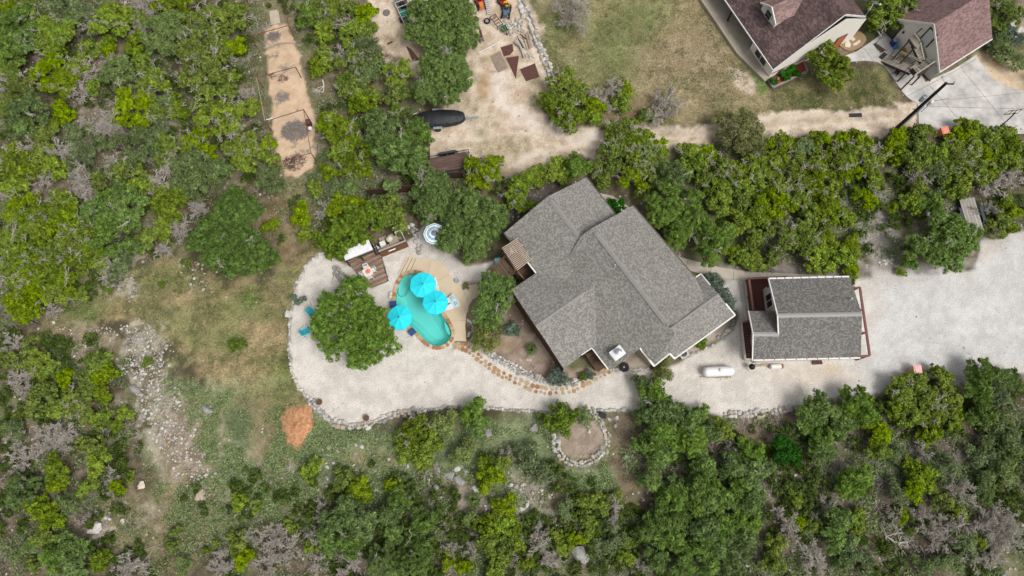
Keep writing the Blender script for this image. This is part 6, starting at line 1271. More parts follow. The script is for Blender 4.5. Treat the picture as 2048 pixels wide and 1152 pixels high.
for a_, b_, z0_, z1_, lb, mt, r_ in (((1910, 166), (2240, 150), 8.8, 8.8, 'pale power line from the pole top to the right edge', PALEW, .016), ((1876, 187), (2240, 168), 6.9, 6.9, 'pale power line leaving the pole at mid height', PALEW, .016), ((1868, 201), (2240, 160), 5.9, 6.9, 'thin dark cable rising right from the pole', M('dark_cable', (.12, .12, .12), None, 3), .012), ((1852, 212), (2240, 213), 5.2, 5.2, 'dark level cable above the driveway', MATS['dark_cable'], .016)):
    wire(P(*a_, z0_), P(*b_, z1_), r_, lb, mt)
p = P(2030, 224, 3.0); g = thing('basketball_hoop', 'black framed basketball hoop at the lower edge of the driveway', 'basketball hoop', (p.x, p.y, 0)); m = MB()
a_, b_ = P(2008, 229, 3.0) - p, P(2038, 219, 3.0) - p
fr5 = [P(2008, 229, 2.9), P(2018, 222, 3.6), P(2044, 219, 3.6), P(2034, 227, 2.9)]; m.tube([q - Vector((p.x, p.y, 0)) for q in fr5], .04, 6, closed=True)
for t in (.33, .66): m.tube([fr5[0] + (fr5[3] - fr5[0]) * t - Vector((p.x, p.y, 0)), fr5[1] + (fr5[2] - fr5[1]) * t - Vector((p.x, p.y, 0))], .03, 6)
m.build('backboard_frame', BLACK, g); MB().tube([(.0, -.4, 0), (0, -.3, 1.6), (0, -.1, 3.0)], .06, 8).build('pole', BLACK, g); MB().tube([(.23 * math.cos(t * .52) + .1, .23 * math.sin(t * .52) + .4, 3.0) for t in range(12)], .015, 5, closed=True).build('hoop_ring', MATS['orange_paint'], g)
# ---------------------------------------------------------------- around the garage
BLUE = M('blue_plastic', (.02, .035, .3), (.015, .025, .2), 3, .45); BLU2 = M('sky_blue_plastic', (.02, .28, .6), None, 3, .45)
p = P(1791, 80, .9); g = thing('water_barrel', 'dark blue barrel with grey lid by the garage door', 'barrel', (p.x, p.y, 0)); MB().lathe([(.27, 0), (.3, .1), (.3, .3), (.32, .35), (.3, .4), (.3, .8), (.27, .9)], (0, 0, 0), 20).build('body', BLUE, g); MB().lathe([(.26, 0), (.26, .04), (0, .06)], (0, 0, .9), 18).build('lid', M('grey_lid', (.3, .34, .42), None, 4), g)
put(MB().box((0, 0, .2), (.4, .35, .4), 0, 0, .8).box((0, 0, .42), (.2, .06, .06)).build('watering_can', BLU2), (1790, 97), .08, .6, 'sky blue can on the concrete next to the barrel', 'can')
put(MB().box((0, 0, .3), (.3, .5, .6), 0, 0, .9).build('blue_crate', BLUE), (1800, 90), .08, .4, 'navy crate tight against the garage wall', 'crate')
put(MB().box((0, 0, .25), (.55, .35, .5), 0, 0, .85).box((0, 0, .52), (.3, .1, .06)).build('yellow_machine', M('mustard_plastic', (.5, .3, .02), None, 3, .5)), (1805, 102), .08, 1.2, 'mustard yellow machine behind the lower stair flight', 'machine')
put(MB().box((0, 0, .2), (.5, .3, .4), 0, 0, .85).build('yellow_crate', MATS['mustard_plastic']), (1807, 112), .08, .9, 'mustard yellow crate, the lower one behind the stair', 'crate')
put(MB().lathe([(.16, 0), (.18, .3), (0, .32)], (0, 0, 0), 12).build('white_pail', WHITE), (1812, 103), .08, 0, 'white pail beside the mustard machine', 'pail')
p = P(1797, 140, .6); g = thing('gas_grill', 'black gas grill with a white cloth on it below the stair', 'grill', (p.x, p.y, .08), .9); MB().box((0, 0, .75), (.7, .5, .3), 0, 0, .8).build('lid', BLACK, g); m = MB(); m.box((.6, 0, .65), (.4, .45, .04)); m.box((-.55, 0, .65), (.3, .45, .04)); m.build('side_shelf', BLACK, g)
for i in (-1, 1):
    for j in (-1, 1): MB().beam((i * .3, j * .2, .62), (i * .32, j * .22, 0), .05).build('leg', BLACK, g)
put(MB().box((0, 0, .03), (.45, .4, .06), 0, 0, .8).box((.1, .1, .08), (.25, .22, .06), .5).build('white_cloth', WHITE), (1803, 139), .85, .4, 'crumpled white cloth lying on the black gas grill', 'cloth')
custom_plants = [(1816, 150)]
# walled island with flat stones between the houses
o = MB().prism(smoothpoly(pw([(1668, 84), (1690, 76), (1716, 60), (1735, 78), (1722, 95), (1700, 104), (1686, 99)]), 1), -.05, .12).build('paver_bed', M('brown_pea_gravel', (.36, .24, .14), (.24, .155, .09), 9, .95, .4), None, True); tag(o, 'brown pea gravel bed with a brick rim between the two houses', 'gravel bed')
for i, px_ in enumerate(([(1690, 86), (1697, 81), (1702, 89), (1700, 95), (1690, 94)], [(1700, 76), (1706, 73), (1711, 78), (1707, 82), (1702, 80)], [(1707, 87), (1714, 83), (1719, 79), (1721, 84), (1712, 91), (1706, 91)])):
    o = MB().prism(pw(px_, .15), .1, .17).build('flat_stone', M('cream_flat_stone', (.64, .6, .48), (.52, .48, .38), 3, .8), None, True); tag(o, 'cream flat stone in the brown gravel bed, ' + ('leftmost of three', 'uppermost of three', 'rightmost of three')[i], 'flat stone', 'cream flat stones between the houses')
o = MB().beam(P(1737, 36, .5), P(1763, 73, .5), .09, .12).build('white_railing', WHITE, None, True); tag(o, 'thin white rail running from dish corner to the garage step', 'railing')
o = MB().tube([P(1962, 95, .2), P(1970, 92, .25)], .3, 10).build('white_sack', WHITE, None, True); o2 = P(1979, 88, .2); o.location = (o2.x, o2.y, .0); tag(o, 'white bundle at the right corner of the maroon garage roof', 'sack')
p = P(1764, 140, 0)
put(MB().rock((0, 0, .08), (.6, .35, .18), 0, 0, .15, random.Random(1)).build('bed_stone', WB), (1554, 158), .2, .4, 'flat cream stone in the red mulch, lower left', 'stone'); put(MB().rock((0, 0, .08), (.5, .28, .18), 0, 0, .15, random.Random(2)).build('bed_stone', WB), (1573, 145), .2, .4, 'flat cream stone in the middle of the red mulch', 'stone')
# brown board fence glimpsed between trees
for px_, lb in (([(735, 386), (790, 380), (828, 376)], 'dark brown fence under the oaks above the shed'), ([(1036, 395), (1053, 428)], 'dark board fence running into the top left corner of the grey house'), ([(900, 352), (925, 350)], 'dark fence behind the flatbed trailer with brown boards'), ([(857, 283), (858, 320)], 'rusty post fence at the left rim of the sandy yard')):
    f_ = thing('board_fence', lb, 'fence', P(*px_[0])); m = MB(); base_ = []
    for a_, b_ in zip(px_[:-1], px_[1:]): m.beam(P(*a_, .8), P(*b_, .8), .05, 1.5)
    m.build('boards', DARKW, f_, True)
    for q in px_: p = P(*q, .85); MB().box((p.x, p.y, .85), (.12, .12, 1.7)).build('post', GWD, f_, True)
# ---------------------------------------------------------------- vegetation
def leafmat(name, dark, light, scale=1.6, trans=.22, hue=.005, tip=None):
    m, n, b = newmat(name); n.nodes.remove(b); out = n.nodes['Material Output']
    oc = _coord(n, 'Object'); oi = n.nodes.new('ShaderNodeObjectInfo')
    va = n.nodes.new('ShaderNodeVectorMath'); va.operation = 'ADD'; n.links.new(oc, va.inputs[0])
    cx_ = n.nodes.new('ShaderNodeCombineXYZ'); n.links.new(_math(n, 'MULTIPLY', oi.outputs['Random'], 50), cx_.inputs[0]); n.links.new(cx_.outputs[0], va.inputs[1])
    c = _ramp(n, _noise(n, va.outputs[0], scale, 4, .7), [(.32, dark), (.66, light)])
    at = n.nodes.new('ShaderNodeAttribute'); at.attribute_name = 'tone'
    c = _mix(n, 1.0, c, _ramp(n, at.outputs['Fac'], [(0, (.4,) * 3), (.75, (1.2,) * 3), (1, tip or (1.5, 1.45, 1.3))]), 'MULTIPLY')
    hsv = n.nodes.new('ShaderNodeHueSaturation'); n.links.new(c, hsv.inputs['Color'])
    n.links.new(_math(n, 'ADD', .5 - hue, _math(n, 'MULTIPLY', oi.outputs['Random'], hue * 2)), hsv.inputs['Hue'])
    n.links.new(_math(n, 'ADD', .82, _math(n, 'MULTIPLY', _math(n, 'FRACT', _math(n, 'MULTIPLY', oi.outputs['Random'], 7.3)), .36)), hsv.inputs['Value'])
    n.links.new(_math(n, 'ADD', .85, _math(n, 'MULTIPLY', _math(n, 'FRACT', _math(n, 'MULTIPLY', oi.outputs['Random'], 3.7)), .25)), hsv.inputs['Saturation'])
    d = n.nodes.new('ShaderNodeBsdfDiffuse'); t = n.nodes.new('ShaderNodeBsdfTranslucent'); mx = n.nodes.new('ShaderNodeMixShader'); mx.inputs[0].default_value = trans
    n.links.new(hsv.outputs[0], d.inputs[0]); n.links.new(hsv.outputs[0], t.inputs[0]); n.links.new(d.outputs[0], mx.inputs[1]); n.links.new(t.outputs[0], mx.inputs[2]); n.links.new(mx.outputs[0], out.inputs[0])
    MATS[name] = m; return m
LEAF = {
 'j': leafmat('juniper_foliage', (.10, .15, .016), (.275, .375, .038)),
 'o': leafmat('oak_foliage', (.075, .135, .03), (.22, .33, .08), 2.0, tip=(1.9, 1.8, 1.7)),
 'g': leafmat('sage_foliage', (.105, .15, .05), (.25, .325, .135), 2.2, tip=(1.8, 1.8, 1.7)),
 's': leafmat('shrub_foliage', (.08, .13, .02), (.19, .28, .05), 2.5),
 'k': leafmat('deep_green_foliage', (.02, .09, .008), (.05, .19, .02), 2.5),
 'y': leafmat('olive_foliage', (.13, .15, .04), (.24, .26, .10), 2.2, tip=(1.6, 1.5, 1.3)),
 'l': leafmat('lime_foliage', (.14, .2, .04), (.27, .34, .10), 3),
 'b': leafmat('silver_foliage', (.11, .16, .11), (.24, .31, .23), 3, tip=(1.6, 1.6, 1.6)),
}
TWIG = M('grey_twigs', (.56, .515, .455), (.32, .285, .245), 3, .95)
def leaf_mesh(name, lobes, rng, mat, cr=.36, per=60, Lf=.12, Wf=.055, dens=4.6, flatz=.75, inner=.22, bright=None):
    """lobes: (x, y, z, r). Leaf-sized diamonds in clumps over every lobe."""
    C, Rr = [], []
    for (x, y, z, r) in lobes:
        n = max(5, int(dens * r * r / (cr * cr) * .55))
        d = rng.normal(size=(n, 3)); d /= np.linalg.norm(d, axis=1)[:, None]; d[:, 2] = np.abs(d[:, 2]) * 1.0 - .12
        rad = r * rng.uniform(.72, 1.06, n); k_in = int(n * inner); rad[:k_in] *= .55
        C.append(np.stack([x + d[:, 0] * rad, y + d[:, 1] * rad, z + d[:, 2] * rad * flatz], 1)); Rr.append(cr * rng.uniform(.65, 1.25, n))
    C = np.concatenate(C); Rr = np.concatenate(Rr); n = len(C); N = n * per
    cc = np.repeat(C, per, 0); rr = np.repeat(Rr, per)
    d = rng.normal(size=(N, 3)); d /= np.linalg.norm(d, axis=1)[:, None]; d[:, 2] = d[:, 2] * .75 + .2
    p = cc + d * (rr * rng.uniform(.35, 1.05, N) ** .6)[:, None]
    nrm = d * .9 + rng.normal(size=(N, 3)) * .55 + np.array([0, 0, .45]); nrm /= np.linalg.norm(nrm, axis=1)[:, None]
    t = rng.normal(size=(N, 3)) + d * .8; t -= nrm * (t * nrm).sum(1)[:, None]; t /= np.linalg.norm(t, axis=1)[:, None]
    b = np.cross(nrm, t); s = rng.uniform(.7, 1.3, N)[:, None]
    v = np.stack([p - t * Lf * s, p + b * Wf * s, p + t * Lf * s, p - b * Wf * s], 1).reshape(-1, 3)
    me = bpy.data.meshes.new(name); me.vertices.add(4 * N); me.vertices.foreach_set('co', v.ravel())
    me.loops.add(4 * N); me.loops.foreach_set('vertex_index', np.arange(4 * N, dtype=np.int32))
    me.polygons.add(N); me.polygons.foreach_set('loop_start', np.arange(0, 4 * N, 4, dtype=np.int32)); me.polygons.foreach_set('loop_total', np.full(N, 4, np.int32))
    a = me.attributes.new('tone', 'FLOAT', 'FACE'); tone = np.clip(np.repeat(rng.uniform(0, .45, n), per) + rng.uniform(0, .5, N) + (rng.rand(N) > .95) * .3, 0, 1); a.data.foreach_set('value', tone.astype(np.float32))
    me.materials.append(mat); me.update(calc_edges=True); return me
def sticks_mesh(name, segs, mat, sides=3):
    if not segs: segs = [((0, 0, 0), (0, 0, .1), .02, .02)]
    P0 = np.array([s[0] for s in segs], float); P1 = np.array([s[1] for s in segs], float); R0 = np.array([s[2] for s in segs]); R1 = np.array([s[3] for s in segs])
    d = P1 - P0; d /= (np.linalg.norm(d, axis=1)[:, None] + 1e-9); ref = np.where(np.abs(d[:, 2:3]) > .9, np.array([[1., 0, 0]]), np.array([[0, 0, 1.]]))
    a = np.cross(d, ref); a /= np.linalg.norm(a, axis=1)[:, None]; b = np.cross(d, a); N = len(segs); V = []
    for Pp, Rr in ((P0, R0), (P1, R1)):
        for k in range(sides):
            t = 2 * math.pi * k / sides; V.append(Pp + (a * math.cos(t) + b * math.sin(t)) * Rr[:, None])
    V = np.stack(V, 1).reshape(-1, 3); base = np.arange(N)[:, None] * 2 * sides
    f = np.concatenate([base + np.array([[k, (k + 1) % sides, sides + (k + 1) % sides, sides + k]]) for k in range(sides)], 0)
    me = bpy.data.meshes.new(name); me.vertices.add(len(V)); me.vertices.foreach_set('co', V.ravel()); M_ = len(f)
    me.loops.add(4 * M_); me.loops.foreach_set('vertex_index', f.ravel().astype(np.int32)); me.polygons.add(M_)
    me.polygons.foreach_set('loop_start', np.arange(0, 4 * M_, 4, dtype=np.int32)); me.polygons.foreach_set('loop_total', np.full(M_, 4, np.int32))
    me.materials.append(mat); me.update(calc_edges=True); return me
def grow_branch(segs, p, d, length, r, rng, lvl, spread=.6, kids=4, droop=.0, mul=.62):
    n = 3; q = p
    for i in range(n):
        d = d + rng.normal(size=3) * .16; d[2] -= droop; d /= np.linalg.norm(d); q2 = q + d * length / n; r2 = r * (1 - .22)
        segs.append((tuple(q), tuple(q2), r, r2)); q, r = q2, r2
        if lvl > 0:
            for _ in range(max(1, round(kids / n + rng.uniform(-.4, .6)))):
                dd = d + rng.normal(size=3) * spread; dd /= np.linalg.norm(dd); grow_branch(segs, q, dd, length * mul * rng.uniform(.7, 1.2), max(r * .6, .013), rng, lvl - 1, spread, kids, droop, mul)
    return segs
def trunk_segs(lobes, rng, r0, h, forks=1):
    segs = []; base = np.zeros(3); top = np.array([rng.uniform(-.2, .2), rng.uniform(-.2, .2), h * .35])
    segs.append(((0, 0, -.15), tuple(top * .5), r0 * 1.25, r0)); segs.append((tuple(top * .5), tuple(top), r0, r0 * .8))
    for (x, y, z, r) in lobes:
        e = np.array([x, y, z + r * .2]); m1 = top * .55 + e * .45 + rng.normal(size=3) * .15 * r; segs.append((tuple(top), tuple(m1), r0 * .45, r0 * .28)); segs.append((tuple(m1), tuple(e), r0 * .28, r0 * .12))
    return segs
def mklobes(rng, Rc, h, k, rl, zz=.5):
    out = [(rng.uniform(-.15, .15) * Rc, rng.uniform(-.15, .15) * Rc, h - rl * .8, rl * 1.05)]
    for i in range(k):
        t = 2 * math.pi * (i + rng.uniform(-.3, .3)) / k; q = (Rc - rl * .75) * rng.uniform(.65, 1.08)
        out.append((q * math.cos(t), q * math.sin(t), h * rng.uniform(.55, .82) - rl * .5, rl * rng.uniform(.75, 1.1)))
    if Rc > 2.6:
        for i in range(4):
            t = rng.uniform(0, 6.28); q = Rc * rng.uniform(.25, .5); out.append((q * math.cos(t), q * math.sin(t), h * .85 - rl * .6, rl * .9))
    return out
PROTO = {}
SPEC = {'j': dict(cr=.21, per=33, Lf=.105, Wf=.055, dens=4.6), 'o': dict(cr=.24, per=40, Lf=.14, Wf=.036, dens=4.9, flatz=.8), 'g': dict(cr=.45, per=70, Lf=.16, Wf=.035, dens=4.6, flatz=.75), 's': dict(cr=.25, per=44, Lf=.1, Wf=.06, dens=4.6), 'y': dict(cr=.45, per=80, Lf=.18, Wf=.035, dens=5)}
def proto(kind, size, var):
    key = (kind, size, var)
    if key in PROTO: return PROTO[key]
    rng = np.random.RandomState(hash((ord(kind), size, var)) % 100000)
    Rc = {1: 1.25, 2: 2.1, 3: 3.1}[size]; h = {1: 2.0, 2: 3.2, 3: 4.4}[size] * (1.15 if kind == 'o' else .9)
    if kind == 'd':
        segs = []; nb = {1: 7, 2: 11, 3: 14}[size]
        top = np.array([0, 0, h * .3]); segs.append(((0, 0, -.1), tuple(top), .11, .08))
        for i in range(nb):
            t = 2 * math.pi * (i + rng.uniform(-.4, .4)) / nb; el = rng.uniform(.25, 1.1); dd = np.array([math.cos(t) * math.cos(el), math.sin(t) * math.cos(el), math.sin(el)])
            grow_branch(segs, top + rng.normal(size=3) * .1, dd, Rc * rng.uniform(.6, .85), .055, rng, 3, .62, 6, .02, .55)
        segs = [(a_, b_, max(r0, .018), max(r1, .013)) for a_, b_, r0, r1 in segs]
        nt_ = max(2, len(segs) // 60)
        PROTO[key] = (sticks_mesh('trunk', segs[:1], BARK, 6), sticks_mesh('branches', segs[1:], TWIG, 3), None); return PROTO[key]
    k = {1: 3, 2: 6, 3: 9}[size]; rl = {1: .62, 2: .85, 3: 1.05}[size]
    lobes = mklobes(rng, Rc, h, k, rl)
    if kind == 'j' and var % 2: lobes = [l for l in lobes if rng.rand() > .15] or lobes
    crown = leaf_mesh('crown', lobes, rng, LEAF[kind], **SPEC.get(kind, SPEC['s']))
    tr = sticks_mesh('trunk', trunk_segs(lobes, rng, .09 + .03 * size, h), BARK, 6)
    dead = None
    if kind in 'jo' and size > 1:
        segs = []
        for i in range({'j': 6, 'o': 2}[kind] + 3 * (size - 2) + (6 if kind == 'j' and var in (1, 3) else 0)):
            l = lobes[rng.randint(len(lobes))]; t = rng.uniform(0, 6.28); p = np.array([l[0] + math.cos(t) * l[3] * .7, l[1] + math.sin(t) * l[3] * .7, l[2] + l[3] * .35])
            hub = (0, 0, h * .35); segs.append((hub, tuple(p), .03, .025))
            dd = np.array([math.cos(t), math.sin(t), rng.uniform(.2, 1.0)]); dd /= np.linalg.norm(dd); grow_branch(segs, p, dd, rng.uniform(.5, .85), .035, rng, 2, .6, 5, 0, .55)
        segs = [(a_, b_, max(r0, .016), max(r1, .013)) for a_, b_, r0, r1 in segs]
        dead = sticks_mesh('dead_branches', segs, TWIG, 3)
    PROTO[key] = (crown, tr, dead); return PROTO[key]
TREES = []; trng = random.Random(11)
KN = {'j': ('juniper_tree', 'juniper'), 'o': ('oak_tree', 'oak tree'), 'g': ('sage_green_tree', 'tree'), 'd': ('dead_tree', 'dead tree'), 's': ('shrub', 'shrub'), 'y': ('olive_green_tree', 'tree')}
cnt = {}
def tree(kind, px, py, rpx, label=None):
    """px, py: crown centre in the photo; rpx: its radius there, both in photo pixels"""
    for op in OPEN:
        g_ = P(px, py, 1.0); d_ = -sdist(op, np.array([g_.x]), np.array([g_.y]))[0] * 19
        if 0 < d_ < rpx: rpx = max(d_ * 1.05 + 2, rpx * .55)
    q = P(px, py, 2.0); sc_ = (P(px + rpx, py, 2.0) - P(px - rpx, py, 2.0)).length / 2
    size = 1 if sc_ < 1.65 else (2 if sc_ < 2.65 else 3)
    if kind == 's' and size > 1: size = 2
    nv = 4 if kind == 'j' else 3
    c = cnt.get((kind, size), 0); cnt[(kind, size)] = c + 1
    pr_ = proto(kind, size, c % nv); s_ = sc_ / {1: 1.25, 2: 2.1, 3: 3.1}[size]
    root = bpy.data.objects.new(KN[kind][0], None); COL.objects.link(root)
    root.location = (q.x, q.y, 0); root.rotation_euler.z = trng.uniform(0, 6.28); root.scale = (s_ * trng.uniform(.9, 1.12), s_ * trng.uniform(.9, 1.12), s_ * trng.uniform(.85, 1.1))
    names = ('trunk', 'branches', None) if kind == 'd' else ('crown', 'trunk', 'dead_branches')
    for me, nm in zip(pr_, names):
        if me is None: continue
        o = bpy.data.objects.new(nm, me); COL.objects.link(o); o.parent = root
    root['category'] = KN[kind][1]
    TREES.append([root, kind, px, py, rpx, label]); return root
def T(x0, y0, s):
    for w_ in s.split():
        a, b, r, k = w_.split(','); tree(k, x0 + float(a) / 3, y0 + float(b) / 3, float(r) / 3 * TS)
OPEN = [pw([(520, 45), (575, 42), (598, 90), (612, 150), (628, 200), (640, 260), (634, 345), (570, 352), (545, 270), (530, 190), (520, 120)]), pw([(1712, 400), (1770, 385), (1795, 430), (1800, 545), (1742, 545), (1715, 470)]), pw([(240, 645), (330, 660), (400, 850), (430, 950), (340, 950), (280, 850)])]
TS = 1.2
T(0, 0, '50,50,80,j 200,50,100,j 110,150,110,o 60,260,100,o 150,240,80,o 40,340,80,o 345,200,130,j 510,260,60,j 290,290,70,j 400,60,110,g 530,110,70,d 520,50,70,g 680,120,110,j 860,120,70,d 840,80,80,j 620,220,50,j 720,50,60,j 860,20,90,d 800,230,70,j 640,270,60,j 1030,220,130,g 1040,30,100,j 1200,120,90,j 1340,110,110,j 1420,40,60,j 1270,230,70,j 1370,270,70,j 1340,290,50,d 1250,400,150,j 1180,440,90,j 1380,460,70,j 280,400,90,j 440,390,80,j 480,410,60,d 360,490,90,j 450,530,60,d 520,490,50,j 90,440,80,j 110,530,90,j 30,560,60,j 40,650,60,j 20,400,60,j 340,650,60,j 300,710,50,j 170,690,100,o 150,760,70,o 250,800,70,j 400,780,60,g 500,740,40,j 460,700,40,d 720,430,100,g 640,330,50,d 840,360,70,j 870,430,50,d 920,510,90,j 870,550,50,d 950,590,60,g 770,650,110,j 830,720,70,j 940,650,70,j 1060,610,80,j 650,760,90,d 600,690,60,d 570,800,60,g 480,910,90,g 820,880,110,g 930,740,60,g 960,860,80,j 880,900,50,d 930,940,60,j 1000,920,50,d 1160,850,80,j 1180,760,50,j 1230,880,40,j 1270,580,110,j 1330,680,110,j 1440,640,70,j 1450,540,50,d 1490,600,50,j 1400,850,80,j 1430,950,70,j 1510,850,80,j 1120,1000,110,g 1230,1060,110,g 1320,1020,60,o 30,870,50,j 140,840,60,d 230,920,70,j 320,890,70,d 130,920,60,j 60,1000,90,j 160,1020,80,j 310,980,70,j 220,1040,60,d 60,1090,80,j 380,1000,50,d 470,1050,70,d 440,1090,50,d 660,980,60,d 560,1060,70,j 740,1040,100,j 700,1120,60,o 830,1100,70,j 930,1050,70,d 960,1120,60,j 1060,1130,60,j 1400,1130,50,o')
TS = 1.13
T(512, 0, '300,80,70,o 370,60,90,j 450,60,90,j 380,160,80,j 490,90,60,d 550,50,80,j 640,60,80,j 570,170,90,j 650,180,80,j 670,130,40,d 340,370,80,j 400,330,70,j 490,300,55,d 570,320,90,j 650,280,90,g 560,480,90,j 700,380,80,g 640,430,80,g 690,330,60,j 840,410,90,j 840,470,50,d 850,550,80,j 690,530,70,j 620,600,80,j 580,530,60,j 430,700,90,j 380,740,60,j 520,780,100,j 590,850,90,j 500,880,80,j 580,970,90,j 630,1000,50,j 740,770,120,o 680,730,70,o 950,780,85,o 1010,800,55,o 870,930,125,o 960,990,95,o 800,930,80,o 1060,1080,95,o 1000,1100,80,o 400,900,60,g 340,1030,80,g 410,1000,70,j 320,1100,60,j 560,1110,70,g 460,1100,60,g 1350,1010,115,j 1440,960,60,j 1290,950,55,j 830,640,50,s 900,650,40,s 800,1110,60,o 40,860,70,j 60,940,70,j 60,1050,90,g')
T(1024, 0, '310,500,100,j 230,610,80,j 330,650,110,j 430,560,60,j 490,610,70,j 440,500,40,j 500,550,60,d 560,590,50,d 610,490,60,d 690,490,50,j 665,580,60,j 700,600,40,j 350,720,50,j 490,680,60,j 360,50,100,d 930,570,75,d 975,640,40,d 860,665,60,d 820,650,50,s 680,820,105,j 640,800,90,j 760,830,80,j 870,870,70,j 590,930,100,j 720,960,110,j 840,960,110,j 560,1040,70,j 740,1060,90,j 800,1110,60,j 1370,790,130,y 1450,850,90,y 390,980,75,o 250,1010,85,j 100,1060,80,j 180,1030,70,j 340,1030,50,j 40,1070,60,j 1080,900,80,j 1120,980,110,j 1060,920,40,d 1230,1000,110,j 1200,920,70,j 1350,1030,100,j 1460,1000,90,j 1400,1110,80,j 1250,1100,80,j 970,1090,105,o 1500,940,60,j')
T(1536, 0, '710,40,130,j 820,40,110,j 690,130,60,j 760,90,65,j 1440,60,100,j 1440,200,60,g 1400,240,50,g 1480,310,80,g 100,860,90,j 60,960,90,j 230,860,80,g 300,830,80,j 440,810,100,j 560,830,85,j 500,900,90,j 360,880,40,d 600,960,90,j 420,980,90,j 280,960,90,j 300,1060,90,j 150,1050,100,j 60,1110,90,j 480,1060,90,j 640,1050,80,j 380,1120,80,j 570,1130,60,j 660,880,60,d 790,810,75,j 930,790,75,j 1010,740,40,j 800,880,80,j 900,880,85,j 870,960,80,j 1170,860,70,j 990,890,70,j 1060,920,80,j 980,960,80,j 1130,960,90,j 1050,1010,70,g 940,1030,60,d 1250,750,75,j 1190,800,75,j 1260,840,95,j 1360,830,80,j 1450,790,80,j 1480,860,90,j 1220,930,90,j 1350,930,90,j 1460,960,80,j 1290,1020,90,j 1170,1060,80,j 1400,1080,80,d 1500,1040,70,d 1440,1010,60,d 920,1110,70,j 1160,1120,70,j 1060,1120,50,g')
TS = 1.17
T(0, 384, '40,40,70,g 110,80,90,j 220,100,90,j 350,60,90,j 60,160,90,j 180,180,80,j 300,190,80,j 400,130,80,j 500,30,60,d 40,290,90,j 150,330,90,j 270,350,80,j 230,230,80,j 440,260,100,j 520,250,90,j 400,220,50,j 500,350,90,j 420,420,90,j 580,420,60,j 360,360,60,d 580,100,90,o 680,30,80,o 780,90,110,o 700,160,80,o 700,260,120,o 780,320,60,o 720,420,85,g 930,60,80,j 1030,80,80,j 940,190,60,j 870,260,80,j 960,250,40,j 1050,200,60,d 1190,90,70,d 950,320,50,d 60,420,90,j 160,470,100,j 270,470,80,j 350,540,90,j 60,540,90,j 170,600,90,j 300,600,80,j 440,600,50,j 130,700,80,j 40,640,70,j 250,690,50,d 620,480,60,d 600,540,45,s 40,920,70,d 60,1000,80,j 180,1020,80,j 260,1080,70,j 100,1080,80,d 130,890,50,j 340,1110,60,j 560,1010,85,j 540,1100,60,j 600,1060,60,j 490,1130,60,j 1070,395,28,s 915,525,20,s 1390,900,48,s 840,1000,32,s')
TS = 1.1
T(512, 384, '260,110,75,j 60,190,60,j 270,230,50,j 480,60,80,j 580,60,80,j 700,80,80,j 800,60,80,j 400,80,60,d 690,60,60,g 820,150,90,j 1020,100,80,o 1250,535,22,y 1370,860,85,y 1410,800,60,y')
T(1024, 384, '60,30,90,j 620,90,45,s 1270,30,90,j 1400,60,90,j 1500,40,70,j 1380,160,90,j 1470,140,90,j 1480,280,80,j 1400,370,65,j 1480,400,65,j 1340,330,50,j 910,1030,60,y 920,1090,60,y 780,1130,60,o 1150,890,38,s 1095,485,28,s 430,1095,28,s 1180,905,20,s')
T(1536, 384, '60,50,100,j 200,60,100,j 350,80,110,j 480,130,80,j 250,170,90,j 120,150,60,d 100,260,100,j 230,280,100,j 380,270,80,j 520,290,85,j 560,350,65,j 300,380,90,j 450,380,85,j 540,440,55,j 40,360,70,j 520,510,55,j 30,220,50,d 640,20,60,j 790,60,80,j 900,40,80,j 1000,80,80,o 740,180,22,s 830,170,30,s 900,140,35,s 880,400,90,o 850,450,60,j 1380,70,50,d 1300,80,35,d 1440,170,70,j 1500,100,70,j 1480,40,60,j 1500,190,50,j 1400,210,50,y 860,1150,75,j 955,1110,60,j 1060,1110,90,j 1280,1090,100,o 1400,1115,80,o 1500,1115,60,o')
TS = 1.04
T(0, 768, '230,80,100,j 400,60,110,j 330,140,80,j 470,130,90,j 560,60,70,j 110,30,50,d 560,200,70,j 700,170,55,j 640,240,50,j 50,270,80,g 30,210,50,j 340,290,70,d 250,330,80,d 300,370,60,d 50,320,60,d 100,450,80,d 510,370,80,j 540,470,80,j 310,500,100,j 110,650,110,o 300,620,70,j 200,760,100,j 380,730,80,g 160,700,70,j 480,620,70,j 670,610,60,j 590,640,40,d 620,560,50,d 720,560,35,j 260,820,90,j 220,930,80,j 80,1010,60,g 420,990,100,o 300,1050,90,o 550,1060,80,j 440,1090,80,o 130,1090,50,j 1430,510,20,s 1480,530,28,s 1400,710,55,j 1500,750,45,j 1010,900,45,j 980,980,45,j 750,1110,90,d 1060,1110,60,g 1300,1080,80,d 1400,960,80,j 1430,1060,70,j 1470,930,60,d 1250,970,35,j 1190,1010,28,j')
T(512, 768, '950,300,120,j 900,390,90,j 1030,380,90,j 980,480,85,j 1040,490,55,d 1130,220,60,g 1300,170,85,o 1330,240,80,o 300,510,75,j 500,570,80,j 590,640,85,j 640,700,50,j 800,600,50,j 850,560,40,g 1400,560,90,j 1460,480,80,j 1350,480,70,j 1500,420,50,d 370,780,60,d 560,750,90,o 480,850,120,o 630,850,100,o 560,960,100,o 440,960,70,o 850,700,80,o 800,800,90,o 840,920,80,o 990,830,90,o 980,970,80,o 930,1060,130,o 760,1080,110,o 80,920,80,d 150,1000,90,d 60,1080,90,d 180,870,50,j 300,1000,50,j 350,940,60,d 360,1080,70,d 540,1100,70,d 1170,1010,50,d 1280,1020,50,d 1320,930,50,d 1140,1080,60,j 1240,1090,60,j 1390,870,90,j 1480,850,80,j 1400,960,90,j 1480,1000,90,j 1450,1090,90,j 1490,730,80,j 1300,800,60,g')
